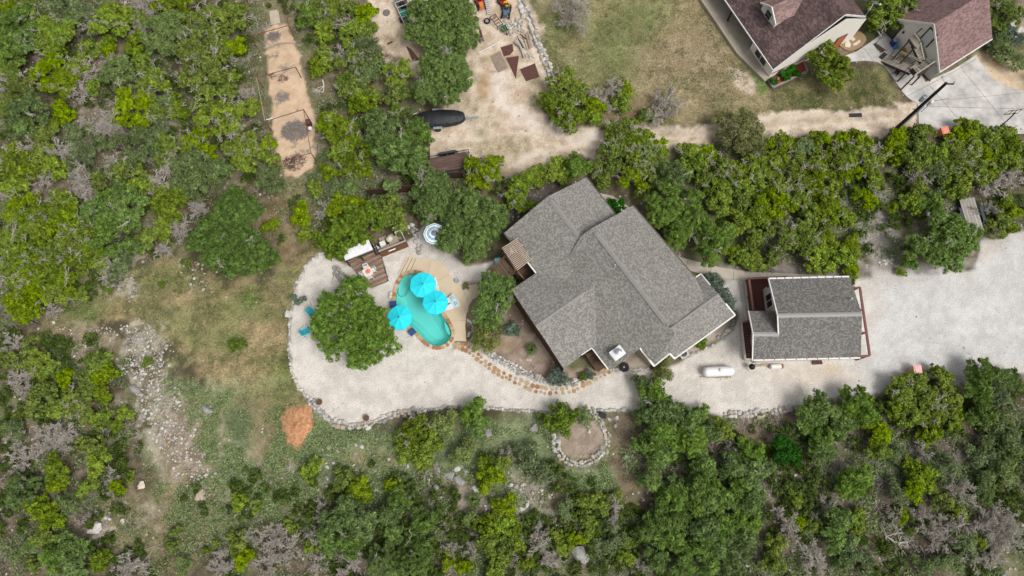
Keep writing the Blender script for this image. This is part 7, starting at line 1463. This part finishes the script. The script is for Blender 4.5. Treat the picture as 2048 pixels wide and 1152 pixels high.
T(1024, 768, '440,200,60,g 170,190,32,o 150,470,105,g 60,400,70,g 860,40,80,o 870,150,110,o 780,190,55,o 970,180,100,o 1080,210,90,o 1150,170,65,o 930,270,100,o 820,360,90,o 900,430,90,o 1060,340,110,o 1180,270,80,o 1280,260,80,j 1250,310,50,d 1340,380,50,d 1440,400,90,o 1340,490,90,o 1470,520,100,o 1380,610,90,o 1160,480,90,o 1130,590,100,o 1040,620,90,o 850,590,90,o 1240,620,60,o 970,700,100,o 1180,700,90,o 1100,750,90,o 900,790,100,o 1010,830,90,o 1300,700,90,o 1440,700,90,o 1160,850,100,o 1280,850,90,o 1420,830,90,o 830,900,90,o 980,950,100,o 1130,970,90,o 1250,980,90,o 1400,950,90,o 880,1060,80,o 1040,1090,90,o 1180,1110,80,o 1330,1080,90,o 430,720,70,j 450,800,70,j 490,700,70,j 560,730,65,j 480,880,60,j 390,930,60,j 640,690,50,j 620,760,70,d 620,870,60,g 600,960,80,g 690,960,60,j 710,1040,60,j 770,1100,50,d 170,900,60,d 180,1000,80,d 250,900,55,j 310,990,60,j 30,960,60,j 20,880,50,j 90,1090,60,j 250,1060,50,d 20,1080,50,d 320,740,65,g')
T(1536, 768, '300,130,100,o 260,200,90,o 540,110,110,o 600,180,90,o 430,170,80,o 480,240,85,o 320,320,90,o 340,400,85,o 690,300,90,j 700,400,80,j 640,230,60,j 850,50,110,j 800,130,90,j 950,100,110,j 1100,80,100,j 900,190,90,j 1040,200,110,j 1150,180,80,j 1000,300,80,j 1280,60,90,o 1300,170,90,o 1430,80,90,g 1420,230,90,g 1480,330,90,g 1350,340,70,g 560,560,100,o 480,600,80,o 970,420,60,d 1090,490,90,g 950,540,100,j 900,620,80,j 840,420,65,g 800,650,70,g 1000,600,60,j 1330,430,90,g 1450,500,90,g 1350,560,80,g 1200,640,80,d 1110,700,70,j 1200,780,60,j 1350,680,60,o 400,720,60,d 200,700,60,j 210,820,70,j 290,850,60,j 130,820,80,d 160,920,70,d 80,960,70,j 60,1090,80,j 300,1070,90,d 330,790,40,d 440,820,90,o 420,950,80,o 560,800,70,j 580,870,60,j 520,1000,80,g 620,1080,80,g 480,1090,60,o 800,800,60,d 850,790,50,j 930,880,28,j 950,780,60,d 1010,890,70,d 1080,840,60,d 1180,880,90,d 1340,830,80,d 1450,900,110,d 1440,800,70,d 1230,960,90,g 1090,960,70,d 1000,1080,80,g 1150,1080,80,g 1300,1060,80,d 1400,1020,70,d 1330,950,60,j')

# single trees with a crown of their own: lobes at pixel places (x, y, r, height)
def custom(kind, name, lobes, label, cat, base, hs=None, sp=None, dead=3, group=None):
    rng = np.random.RandomState(int(base[0] + base[1])); b0 = P(*base, 0); L3 = []
    for l in lobes:
        z = l[3] if len(l) > 3 else 2.6; q = P(l[0], l[1], z); r = (P(l[0] + l[2], l[1], z) - q).length; L3.append((q.x - b0.x, q.y - b0.y, z, r)) 
    sub = []
    for (x, y, z, r) in L3:
        k = 1 if r < 1.1 else int(round(4 * (r / 1.6) ** 1.5)); rl = r if k == 1 else r * .52
        if k == 1: sub.append((x, y, z, r)); continue
        sub.append((x, y, z + r * .25, rl))
        for i in range(k):
            t = 2 * math.pi * (i + rng.uniform(-.3, .3)) / k; q = (r - rl) * rng.uniform(.75, 1.15); sub.append((x + q * math.cos(t), y + q * math.sin(t), z - rng.uniform(0, .5) * r, rl * rng.uniform(.8, 1.1)))
    root = thing(name, label, cat, b0, 0, group)
    spx = dict(SPEC.get(kind, SPEC['s'])); spx.update(sp or {})
    o = bpy.data.objects.new('crown', leaf_mesh('crown', sub, rng, LEAF[kind], **spx)); COL.objects.link(o); o.parent = root
    hmax = max(l[2] for l in L3); o = bpy.data.objects.new('trunk', sticks_mesh('trunk', trunk_segs(L3, rng, .05 + .05 * hmax, hmax * 1.2), BARK, 7)); COL.objects.link(o); o.parent = root
    if dead:
        segs = []
        for i in range(dead):
            l = sub[rng.randint(len(sub))]; t = rng.uniform(0, 6.28); p = np.array([l[0] + math.cos(t) * l[3] * .6, l[1] + math.sin(t) * l[3] * .6, l[2] + l[3] * .6]); segs.append(((0, 0, .8), tuple(p), .03, .025)); grow_branch(segs, p, np.array([math.cos(t), math.sin(t), .6]), .7, .03, rng, 2, .6, 5)
        o = bpy.data.objects.new('dead_branches', sticks_mesh('dead_branches', [(a, b, max(c, .016), max(d, .013)) for a, b, c, d in segs], TWIG)); COL.objects.link(o); o.parent = root
    return root
custom('o', 'oak_tree', [(699, 584, 34), (719, 571, 26), (662, 617, 28), (725, 624, 46), (679, 650, 32), (699, 677, 34), (745, 667, 38), (739, 717, 28), (668, 701, 20), (780, 690, 20), (712, 708, 28), (757, 636, 22), (648, 622, 18), (642, 640, 20), (640, 662, 18), (650, 684, 18), (655, 600, 18)], 'large dark green oak spreading over the white gravel beside the pool', 'oak tree', (715, 655), dead=8)
custom('o', 'oak_tree', [(460, 424, 50), (415, 450, 26), (497, 418, 34), (443, 494, 50), (490, 494, 44), (470, 535, 30), (395, 478, 28), (512, 530, 22), (530, 500, 24), (545, 522, 16)], 'largest mid-green oak at the top edge of the tan meadow', 'oak tree', (462, 478), dead=5)
custom('o', 'oak_tree', [(872, 402, 42), (930, 416, 50), (980, 424, 38), (905, 468, 36), (955, 464, 42), (895, 497, 24), (945, 504, 26), (995, 450, 26), (862, 372, 24)], 'big bright oak overhanging the blue and white striped umbrella', 'oak tree', (925, 445), dead=5)
custom('o', 'oak_tree', [(985, 570, 33), (972, 604, 30), (1007, 600, 26), (1012, 572, 22), (962, 628, 20), (985, 640, 20)], 'round green oak between the tan pool deck and the grey house', 'oak tree', (985, 598), dead=3)
custom('o', 'oak_tree', [(1344, 417, 38), (1310, 405, 24), (1384, 434, 36), (1357, 467, 34), (1424, 474, 40), (1450, 460, 24), (1417, 510, 27), (1317, 437, 22), (1390, 395, 18), (1340, 375, 20), (1345, 490, 14)], 'tall bright green oak against the north-east eave of the grey house', 'oak tree', (1380, 455), hs=1, dead=4)
custom('o', 'oak_tree', [(1896, 477, 42), (1929, 484, 30), (1869, 504, 33), (1902, 527, 22), (1909, 457, 38), (1836, 494, 30), (1880, 450, 22), (1945, 468, 20)], 'wide grey-green oak at the edge of the gravel parking area by the planked trailer', 'oak tree', (1890, 490), dead=6)
custom('o', 'oak_tree', [(872, 40, 62), (925, 55, 40), (828, 62, 26), (885, 85, 40), (840, 20, 30), (915, 20, 40), (930, 90, 26), (950, 80, 14)], 'largest dark oak, over the clutter at the top of the dirt yard', 'oak tree', (880, 50), dead=10)
custom('o', 'oak_tree', [(886, 152, 58), (906, 128, 34), (850, 180, 32), (893, 190, 26), (920, 160, 24), (852, 130, 26)], 'dark round oak right above the black covered boat', 'oak tree', (886, 155), dead=7)
custom('j', 'juniper_tree', [(1650, 95, 22, 2.2), (1640, 130, 26, 2.4), (1680, 130, 28, 2.6), (1662, 115, 24, 3.2), (1690, 150, 16, 2), (1672, 170, 13, 1.6), (1625, 115, 14, 2), (1655, 158, 14, 1.8)], 'bright green juniper on the lawn in front of the cream farmhouse', 'juniper', (1660, 135), dead=4)
custom('s', 'broadleaf_shrub', [(679, 461, 36, 1.6), (712, 444, 36, 1.8), (652, 487, 22, 1.3), (719, 481, 26, 1.4), (672, 511, 18, 1.1), (762, 444, 22, 1.4), (745, 420, 26, 1.7), (700, 420, 24, 1.6), (640, 475, 14, 1.1), (694, 492, 13, 2.5), (716, 476, 14, 2.6), (680, 503, 10, 2.3)], 'broad leafy yellow-green shrub overgrowing the white roofed shed', 'shrub', (690, 465), sp=dict(cr=.34, per=26, Lf=.2, Wf=.1), dead=0)
custom('s', 'bright_shrub', [(1120, 835, 26, 1.8), (1138, 828, 18, 1.4), (1102, 848, 16, 1.4), (1132, 853, 18, 1.3), (1112, 818, 14, 1.3)], 'bright green bushy tree on the rim of the stone ringed bed', 'shrub', (1120, 840), sp=dict(Lf=.15, Wf=.06, cr=.35), dead=0)
custom('k', 'deep_green_shrub', [(1563, 891, 20, 1.5), (1586, 901, 14, 1.3), (1556, 912, 11, 1.1), (1590, 925, 9, .9), (1573, 912, 15, 1.2)], 'deep glossy green shrub on bare brown soil under the gravel wall', 'shrub', (1570, 902), sp=dict(cr=.22, per=50), dead=0)
custom('k', 'small_shrub', [(1233, 414, 17, 1.2), (1222, 404, 9, 1.0)], 'deep green shrub in the notch beside the grey house path', 'shrub', (1233, 412), dead=0)
for ls_, lb, bs in (([(1422, 556, 14, .9), (1434, 572, 15, 1.0), (1446, 590, 15, 1.0), (1430, 560, 12, 1)], 'pale silvery sage hedge curving along the grey house corner, upper half', (1432, 572)), ([(1456, 608, 12, .9), (1462, 622, 12, .9), (1466, 606, 9, .8)], 'dull sage bush at the lower end of the silvery hedge', (1460, 612)), ([(1022, 652, 9, .6), (1014, 663, 9, .5), (1028, 665, 9, .5), (1032, 655, 6, .5)], 'silvery blue-green bush alone in the brown garden bed', (1022, 658)), ([(1112, 745, 13, .8), (1122, 756, 14, .8), (1106, 758, 12, .7), (1132, 760, 9, .6)], 'grey-green bush at the lowest corner of the brown garden bed', (1116, 754)), ([(590, 597, 6, .5), (600, 601, 6, .5), (596, 609, 5, .4), (608, 598, 4, .4)], 'blue-green leafy plant on the rim of the white gravel left of the pool oak', (597, 602)), ([(1185, 752, 7, .5), (1178, 747, 6, .5)], 'straggly bush beside the foot of the brown porch stair', (1182, 750)), ([(2020, 62, 12, 1), (2005, 72, 10, .8), (2030, 80, 14, 1)], 'grey-green bush under the white boulders by the garage', (2018, 70))):
    custom('b', 'sage_bush', ls_, lb, 'bush', bs, sp=dict(cr=.22, per=46, Lf=.1, Wf=.04), dead=0)
for ls_, lb, bs in (([(878, 845, 17, 1.3), (892, 856, 15, 1.2), (902, 830, 12, 1.1), (895, 868, 9, 1)], 'pale lime shrub right of the bright juniper under the gravel edge', (885, 850)), ([(925, 901, 16, 1.2), (914, 918, 14, 1), (940, 890, 14, 1.2), (935, 915, 12, 1)], 'pale lime shrub among grey boulders below the gravel', (928, 905))):
    custom('l', 'lime_shrub', ls_, lb, 'shrub', bs, dead=0)
for i, (x, y, r) in enumerate(((1545, 164, 6), (1562, 149, 7), (1577, 146, 5), (1583, 137, 8), (1591, 149, 6), (1572, 157, 4))):
    custom('k', 'bed_shrub', [(x, y, r, .5), (x + 3, y - 3, r * .7, .45)], 'small green shrub, %s from the lower left end of the red mulch bed' % ('first', 'second', 'fourth', 'fifth', 'sixth', 'third')[i], 'shrub', (x, y), dead=0, group='shrubs in the red mulch bed')
for x, y, r, lb in ((1062, 700, 17, 'large spiky green yucca in the brown garden bed'), (508, 1008, 13, 'yellow-tipped spiky agave at the lower left'), (945, 998, 20, 'olive spiky sotol beside grey boulders under the gravel')):
    rng = np.random.RandomState(int(x)); q = P(x, y, .3); rr = (P(x + r, y, .3) - q).length; root = thing('yucca_plant', lb, 'yucca', (q.x, q.y, 0)); segs = []; mb = MB()
    for i in range(90):
        t = rng.uniform(0, 6.28); el = rng.uniform(.1, 1.2); ln = rr * rng.uniform(.8, 1.05); a = Vector((math.cos(t), math.sin(t), 0)); s_ = Vector((-a.y, a.x, 0)); p0 = Vector((0, 0, .2)); p1 = p0 + a * ln * .55 * math.cos(el) + Vector((0, 0, ln * .6 * math.sin(el) + .15)); p2 = p0 + a * ln * math.cos(el * .8) + Vector((0, 0, ln * .7 * math.sin(el)))
        wd = .035; mb.add([p0 - s_ * wd, p0 + s_ * wd, p1 + s_ * wd, p1 - s_ * wd, p2], [(0, 1, 2, 3), (3, 2, 4)])
    mb.build('leaves', M('yucca_leaf_%d' % x, (.13, .2, .05) if x != 508 else (.3, .36, .12), (.05, .09, .02) if x != 508 else (.14, .2, .06), 4, .7), root); MB().lathe([(.12, 0), (.14, .2), (.08, .35)], (0, 0, 0), 8).build('trunk', BARK, root)

# ---- low scatter that nobody could count
def scatter_mask(n, poly_px, rng, avoid=True):
    poly = pw(poly_px); xs = [p[0] for p in poly]; ys = [p[1] for p in poly]
    x = rng.uniform(min(xs), max(xs), n); y = rng.uniform(min(ys), max(ys), n); ok = sdist(poly, x, y) + (fbm(x, y, .5, 91, 3) - .5) * 3 > 0
    return x[ok], y[ok]
ISL = P(1160, 884)
def cover(name, label, cat, regions, mat, rng, hh=.18, Lf=.11, Wf=.05, clump=.22, per=9, thr=.5, sc=.9):
    PP = []
    for poly, n in regions:
        x, y = scatter_mask(n, poly, rng); ok = (fbm(x, y, sc, 131, 3) > thr) & (sdist(YW, x, y) < -.4) & (sdist(DIRTW, x, y) < -.3) & (sdist(OPEN[0], x, y) < -.2) & (np.hypot(x - ISL.x, y - ISL.y) > 2.6); x, y = x[ok], y[ok]
        PP.append(np.stack([x, y, np.full(len(x), hh * .4)], 1))
    C = np.concatenate(PP); n = len(C); cc = np.repeat(C, per, 0); N = len(cc); d = rng.normal(size=(N, 3)); p = cc + d * np.array([clump, clump, hh * .35]); p[:, 2] = np.abs(p[:, 2]) + .02
    nrm = rng.normal(size=(N, 3)) * .5 + np.array([0, 0, 1]); nrm /= np.linalg.norm(nrm, axis=1)[:, None]; t = rng.normal(size=(N, 3)); t -= nrm * (t * nrm).sum(1)[:, None]; t /= np.linalg.norm(t, axis=1)[:, None]; b = np.cross(nrm, t); s = rng.uniform(.6, 1.4, N)[:, None]
    v = np.stack([p - t * Lf * s, p + b * Wf * s, p + t * Lf * s, p - b * Wf * s], 1).reshape(-1, 3)
    me = bpy.data.meshes.new(name); me.vertices.add(4 * N); me.vertices.foreach_set('co', v.ravel()); me.loops.add(4 * N); me.loops.foreach_set('vertex_index', np.arange(4 * N, dtype=np.int32)); me.polygons.add(N); me.polygons.foreach_set('loop_start', np.arange(0, 4 * N, 4, dtype=np.int32)); me.polygons.foreach_set('loop_total', np.full(N, 4, np.int32))
    a = me.attributes.new('tone', 'FLOAT', 'FACE'); a.data.foreach_set('value', rng.uniform(0, .9, N).astype(np.float32)); me.materials.append(mat); me.update(calc_edges=True)
    o = bpy.data.objects.new(name, me); COL.objects.link(o); return tag(o, label, cat, kind='stuff')
rg = np.random.RandomState(77)
MEAD = [(340, 500), (450, 560), (560, 575), (600, 500), (540, 420), (600, 400), (650, 500), (600, 560), (585, 640), (585, 760), (620, 810), (560, 860), (480, 830), (430, 760), (340, 700), (300, 650), (180, 640), (90, 690), (80, 620), (150, 560), (250, 530)]
LAWN = [(1060, -60), (1440, -60), (1530, 170), (1560, 235), (1340, 255), (1130, 250), (1075, 200), (1090, 100)]
LAWN2 = [(1550, 185), (1620, 150), (1730, 135), (1790, 190), (1780, 212), (1640, 222), (1560, 222)]
WOODS = [([(-60, -60), (720, -60), (720, 420), (600, 480), (340, 510), (100, 640), (-60, 660)], 9000), ([(-60, 640), (240, 690), (300, 900), (330, 1200), (-60, 1200)], 5000), ([(560, 1040), (700, 1000), (860, 1010), (1000, 1050), (1100, 1020), (1250, 990), (1400, 920), (2110, 900), (2110, 1200), (420, 1200), (440, 1080)], 14000), ([(330, 960), (700, 930), (1230, 940), (1230, 1060), (560, 1060), (400, 1120)], 1800), ([(1230, 840), (2110, 780), (2110, 960), (1230, 1000)], 5000), ([(1340, 290), (2110, 260), (2110, 460), (1480, 545)], 5000), ([(640, 320), (1050, 330), (1010, 420), (640, 480)], 1500)]
cover('undergrowth', 'low sage green undergrowth between the trees', 'undergrowth', WOODS, LEAF['g'], rg, .3, .12, .045, .3, 9, .5, .6)
sg = []
for poly, n in WOODS:
    x, y = scatter_mask(n // 18, poly, rg); ok = (sdist(YW, x, y) < -.8) & (sdist(DIRTW, x, y) < -.8) & (fbm(x, y, .25, 171, 3) > .44)
    for a, b_ in zip(x[ok], y[ok]):
        for i in range(4): t = rg.uniform(0, 6.28); grow_branch(sg, np.array([a, b_, .05]), np.array([math.cos(t), math.sin(t), rg.uniform(.2, 1.2)]), rg.uniform(.3, .6), .02, rg, 1, .7, 5, 0, .7)
o = bpy.data.objects.new('dry_brushwood', sticks_mesh('dry_brushwood', [(a, b_, max(c, .016), max(d, .012)) for a, b_, c, d in sg], TWIG)); COL.objects.link(o); tag(o, 'low tangles of dry grey brushwood between the trees', 'brushwood', kind='stuff')
cover('ground_cover', 'sage green weeds spreading on the slope below the gravel', 'weeds', [([(330, 760), (480, 780), (640, 830), (700, 860), (1200, 840), (1240, 900), (1200, 1000), (1000, 1010), (900, 960), (700, 980), (520, 1040), (440, 1000), (380, 800)], 13000), ([(360, 820), (560, 880), (660, 1000), (560, 1110), (340, 1110), (300, 980), (420, 960)], 5000), ([(1120, 930), (1240, 910), (1230, 990), (1120, 990)], 1500), ([(500, 20), (540, 80), (560, 330), (520, 330), (490, 100)], 600)], leafmat('weed_foliage', (.2, .28, .11), (.36, .44, .21), 2.5), rg, .15, .07, .045, .2, 10, .44, .8)
tl = []
for poly, n in WOODS:
    x, y = scatter_mask(n // 13, poly, rg); ok = (sdist(YW, x, y) < -1) & (sdist(DIRTW, x, y) < -1) & (sdist(OPEN[0], x, y) < -1) & (sdist(OPEN[2], x, y) < -1) & (fbm(x, y, .22, 211, 3) > .47)
    for a, b_ in zip(x[ok], y[ok]): tl.append((a, b_, rg.uniform(.1, .5), rg.uniform(.25, .7)))
o = bpy.data.objects.new('scrub_thicket', leaf_mesh('scrub_thicket', tl, rg, leafmat('thicket_foliage', (.05, .085, .015), (.16, .23, .05), 1.2), cr=.24, per=26, Lf=.12, Wf=.05, dens=3.0)); COL.objects.link(o); tag(o, 'low mixed green thicket filling the gaps under the trees', 'thicket', kind='stuff')
cover('dry_grass', 'dry straw coloured grass tufts over meadow and lawn', 'grass', [(MEAD, 9000), (LAWN, 7000), (LAWN2, 1500), ([(330, 900), (560, 1040), (330, 1150), (200, 1100)], 2500)], M('straw_blades', (.42, .34, .2), (.22, .19, .09), 1.5, .95), rg, .1, .1, .014, .16, 7, .42, 1.3)
cover('green_grass', 'short green grass tufts over meadow and lawn', 'grass', [(MEAD, 6000), (LAWN, 7000), (LAWN2, 2500), ([(330, 900), (560, 1040), (330, 1150), (200, 1100)], 1500)], leafmat('grass_foliage', (.09, .13, .035), (.19, .24, .08), 1.5), rg, .1, .09, .016, .16, 7, .5, .5)
cover('dry_litter', 'grey brown fallen twigs on the wood floor', 'litter', WOODS, M('litter_twig', (.36, .32, .29), (.2, .17, .14), 2, .95), rg, .08, .16, .012, .3, 5, .45, .7)
# loose pale stones: outcrop and wood floor
def stones(name, label, regions, rng, szs, mats):
    v, f = _ico(); f = np.array(f); V = []; FF = []; MI = []; o = 0
    for poly, n, s0, s1 in regions:
        x, y = scatter_mask(n, poly, rng); ok = (sdist(YW, x, y) < -.5) & (sdist(DIRTW, x, y) < -.3)
        for a, b in zip(x[ok], y[ok]):
            s = s0 + (s1 - s0) * rng.rand() ** 3; q = v * (1 + rng.uniform(-.25, .25, (12, 1))) * np.array([s, s * rng.uniform(.5, 1), s * .35]) / 2; t = rng.uniform(0, 6.28); q = np.stack([q[:, 0] * math.cos(t) - q[:, 1] * math.sin(t), q[:, 0] * math.sin(t) + q[:, 1] * math.cos(t), q[:, 2]], 1)
            V.append(q + np.array([a, b, .02])); FF.append(f + o); o += 12; MI += [rng.randint(len(mats))] * 20
    V = np.concatenate(V); FF = np.concatenate(FF); N = len(FF); me = bpy.data.meshes.new(name); me.vertices.add(len(V)); me.vertices.foreach_set('co', V.ravel()); me.loops.add(3 * N); me.loops.foreach_set('vertex_index', FF.ravel().astype(np.int32)); me.polygons.add(N); me.polygons.foreach_set('loop_start', np.arange(0, 3 * N, 3, dtype=np.int32)); me.polygons.foreach_set('loop_total', np.full(N, 3, np.int32))
    for m_ in mats: me.materials.append(m_)
    me.polygons.foreach_set('material_index', np.array(MI, np.int32)); me.update(calc_edges=True); ob = bpy.data.objects.new(name, me); COL.objects.link(ob); return tag(ob, label, 'stones', kind='stuff')
OUT = [(235, 650), (290, 640), (330, 690), (335, 760), (355, 820), (400, 880), (440, 960), (445, 1000), (400, 1010), (340, 960), (310, 890), (270, 830), (262, 760), (240, 700)]
stones('limestone_rubble', 'loose pale limestone rubble strewn over the slopes and wood floor', [(OUT, 8000, .04, .42), ([(190, 540), (215, 525), (285, 520), (280, 580), (270, 600), (200, 580)], 160, .08, .5), ([(355, 510), (410, 520), (420, 570), (400, 600), (365, 570)], 150, .06, .4), ([(90, 650), (230, 650), (240, 720), (130, 720)], 260, .06, .4), ([(600, 900), (640, 890), (1060, 930), (1070, 1010), (900, 1000), (560, 1010)], 700, .06, .6), ([(530, 850), (570, 920), (580, 1010), (540, 1000)], 300, .05, .2)] + [(w_[0], w_[1] // 12, .08, .45) for w_ in WOODS] + [([(1000, 360), (1160, 345), (1050, 440), (990, 460)], 260, .1, .35), ([(1500, 528), (1745, 520), (1745, 552), (1560, 545)], 260, .08, .3), ([(1020, 960), (1120, 960), (1120, 1150), (1000, 1150)], 300, .08, .8)], np.random.RandomState(5), None, [STONEW, STONEG, STONET])

# woodland carrying on beyond what the photo frames
wl_ = []; n_ = 2600; xx = rg.uniform(-105, 105, n_); yy = rg.uniform(-75, 85, n_)
ok = (sdist(YW, xx, yy) < -2) & (sdist(DIRTW, xx, yy) < -2) & ~((xx > 0) & (yy > 22) & (yy < 60))
for a, b_ in zip(xx[ok], yy[ok]):
    v = CM.transposed() @ (Vector((a, b_, 2)) - CP); u_, w_ = 1024 - v.x / v.z * F, 576 + v.y / v.z * F
    if -70 < u_ < 2118 and -70 < w_ < 1222: continue
    r = rg.uniform(1.0, 2.2); wl_.append((a, b_, r * .7, r))
o = bpy.data.objects.new('woodland', leaf_mesh('woodland', wl_, rg, LEAF['j'], cr=.7, per=26, Lf=.32, Wf=.16, dens=4.0)); COL.objects.link(o); tag(o, 'scrub woodland carrying on past the edges of the photo', 'woodland', kind='stuff')
# ---------------------------------------------------------------- a label of its own for every tree
LM = [(0, 0, 'top left corner', 320), (0, 400, 'left edge, a third down', 240), (0, 1152, 'bottom left corner', 330), (2048, 1152, 'bottom right corner', 300), (565, 200, 'rusty pipe pen', 340), (165, 622, 'green grass patch in the meadow', 260), (460, 480, 'largest meadow oak', 300), (300, 770, 'pale rubble strip', 240), (592, 855, 'orange mulch heap', 260), (884, 234, 'black covered boat', 260), (900, 327, 'brown boarded flatbed trailer', 200), (865, 465, 'striped umbrella', 180), (720, 500, 'white roofed shed', 200), (1173, 356, 'top corner of the grey house', 220), (1740, 22, 'satellite dish', 200), (1162, 878, 'stone ringed bed', 230), (1438, 742, 'white propane tank', 300), (1615, 640, 'small dark-roofed building', 260), (1891, 260, 'coral red bin', 220), (1836, 738, 'faded pink bin', 300), (1780, 269, 'utility pole base', 220), (1943, 430, 'grey planked trailer', 220), (2048, 330, 'right edge, above middle', 160), (1024, 1152, 'bottom edge at its middle', 300), (1815, 1084, 'fallen bleached tree', 280), (283, 970, 'cream flat boulder', 260), (508, 1008, 'yellow-tipped agave', 220), (812, 25, 'white railed trailer', 260), (2030, 224, 'basketball hoop', 180), (1480, 230, 'bend of the dirt track', 160), (1450, 880, 'grey wall right of the oaks', 200), (340, 290, 'bleached snags, upper left woods', 0), (1360, 1152, 'bottom edge, two thirds along', 280), (1250, 110, 'green patch of the lawn', 260), (1062, 700, 'large garden yucca', 200), (1995, 120, 'brown stain on the orange sand', 180), (690, 1152, 'bottom edge, one third along', 260), (300, 330, 'upper left woods', 0)]
LM = [l for l in LM if l[3] > 0]
LOOK = {'j': 'bright yellow-green', 'o': 'mid-green leafy', 'g': 'grey-green feathery', 'd': 'pale grey dead', 's': 'low bright green', 'y': 'olive brown-green'}
NOUN = {'j': 'juniper', 'o': 'oak', 'g': 'tree', 'd': 'tree', 's': 'shrub', 'y': 'tree'}
GRP = {'j': 'junipers of the scrub woods', 'o': 'oaks of the scrub woods', 'g': 'grey-green trees of the scrub woods', 'd': 'bleached dead trees', 's': 'small shrubs on open ground', 'y': 'olive brown-green trees'}
buckets = {}
for t in TREES:
    root, kind, px, py, rp, lab = t
    sz = 'small' if rp < 21 else ('mid-sized' if rp < 29 else 'large')
    best = min(LM, key=lambda l: math.hypot(px - l[0], py - l[1]) / l[3]); dx, dy = px - best[0], py - best[1]
    a = math.degrees(math.atan2(-dy, dx)) % 360
    dr = ['right of', 'upper right of', 'above', 'upper left of', 'left of', 'lower left of', 'below', 'lower right of'][int(((a + 22.5) % 360) // 45)]
    buckets.setdefault((kind, sz, best[2], dr), []).append((math.hypot(dx, dy), root))
for (kind, sz, lm, dr), lst in buckets.items():
    lst.sort(key=lambda q: q[0])
    for i, (d_, root) in enumerate(lst):
        s = '%s %s %s %s the %s' % (sz, LOOK[kind], NOUN[kind], dr, lm)
        if len(lst) > 1: s += ', ' + ('nearest' if i == 0 else ORD[i] + ' nearest')
        root['label'] = s; root['group'] = GRP[kind]
bpy.context.view_layer.update()
print('trees', len(TREES), 'verts', sum(len(m.vertices) for m in bpy.data.meshes))
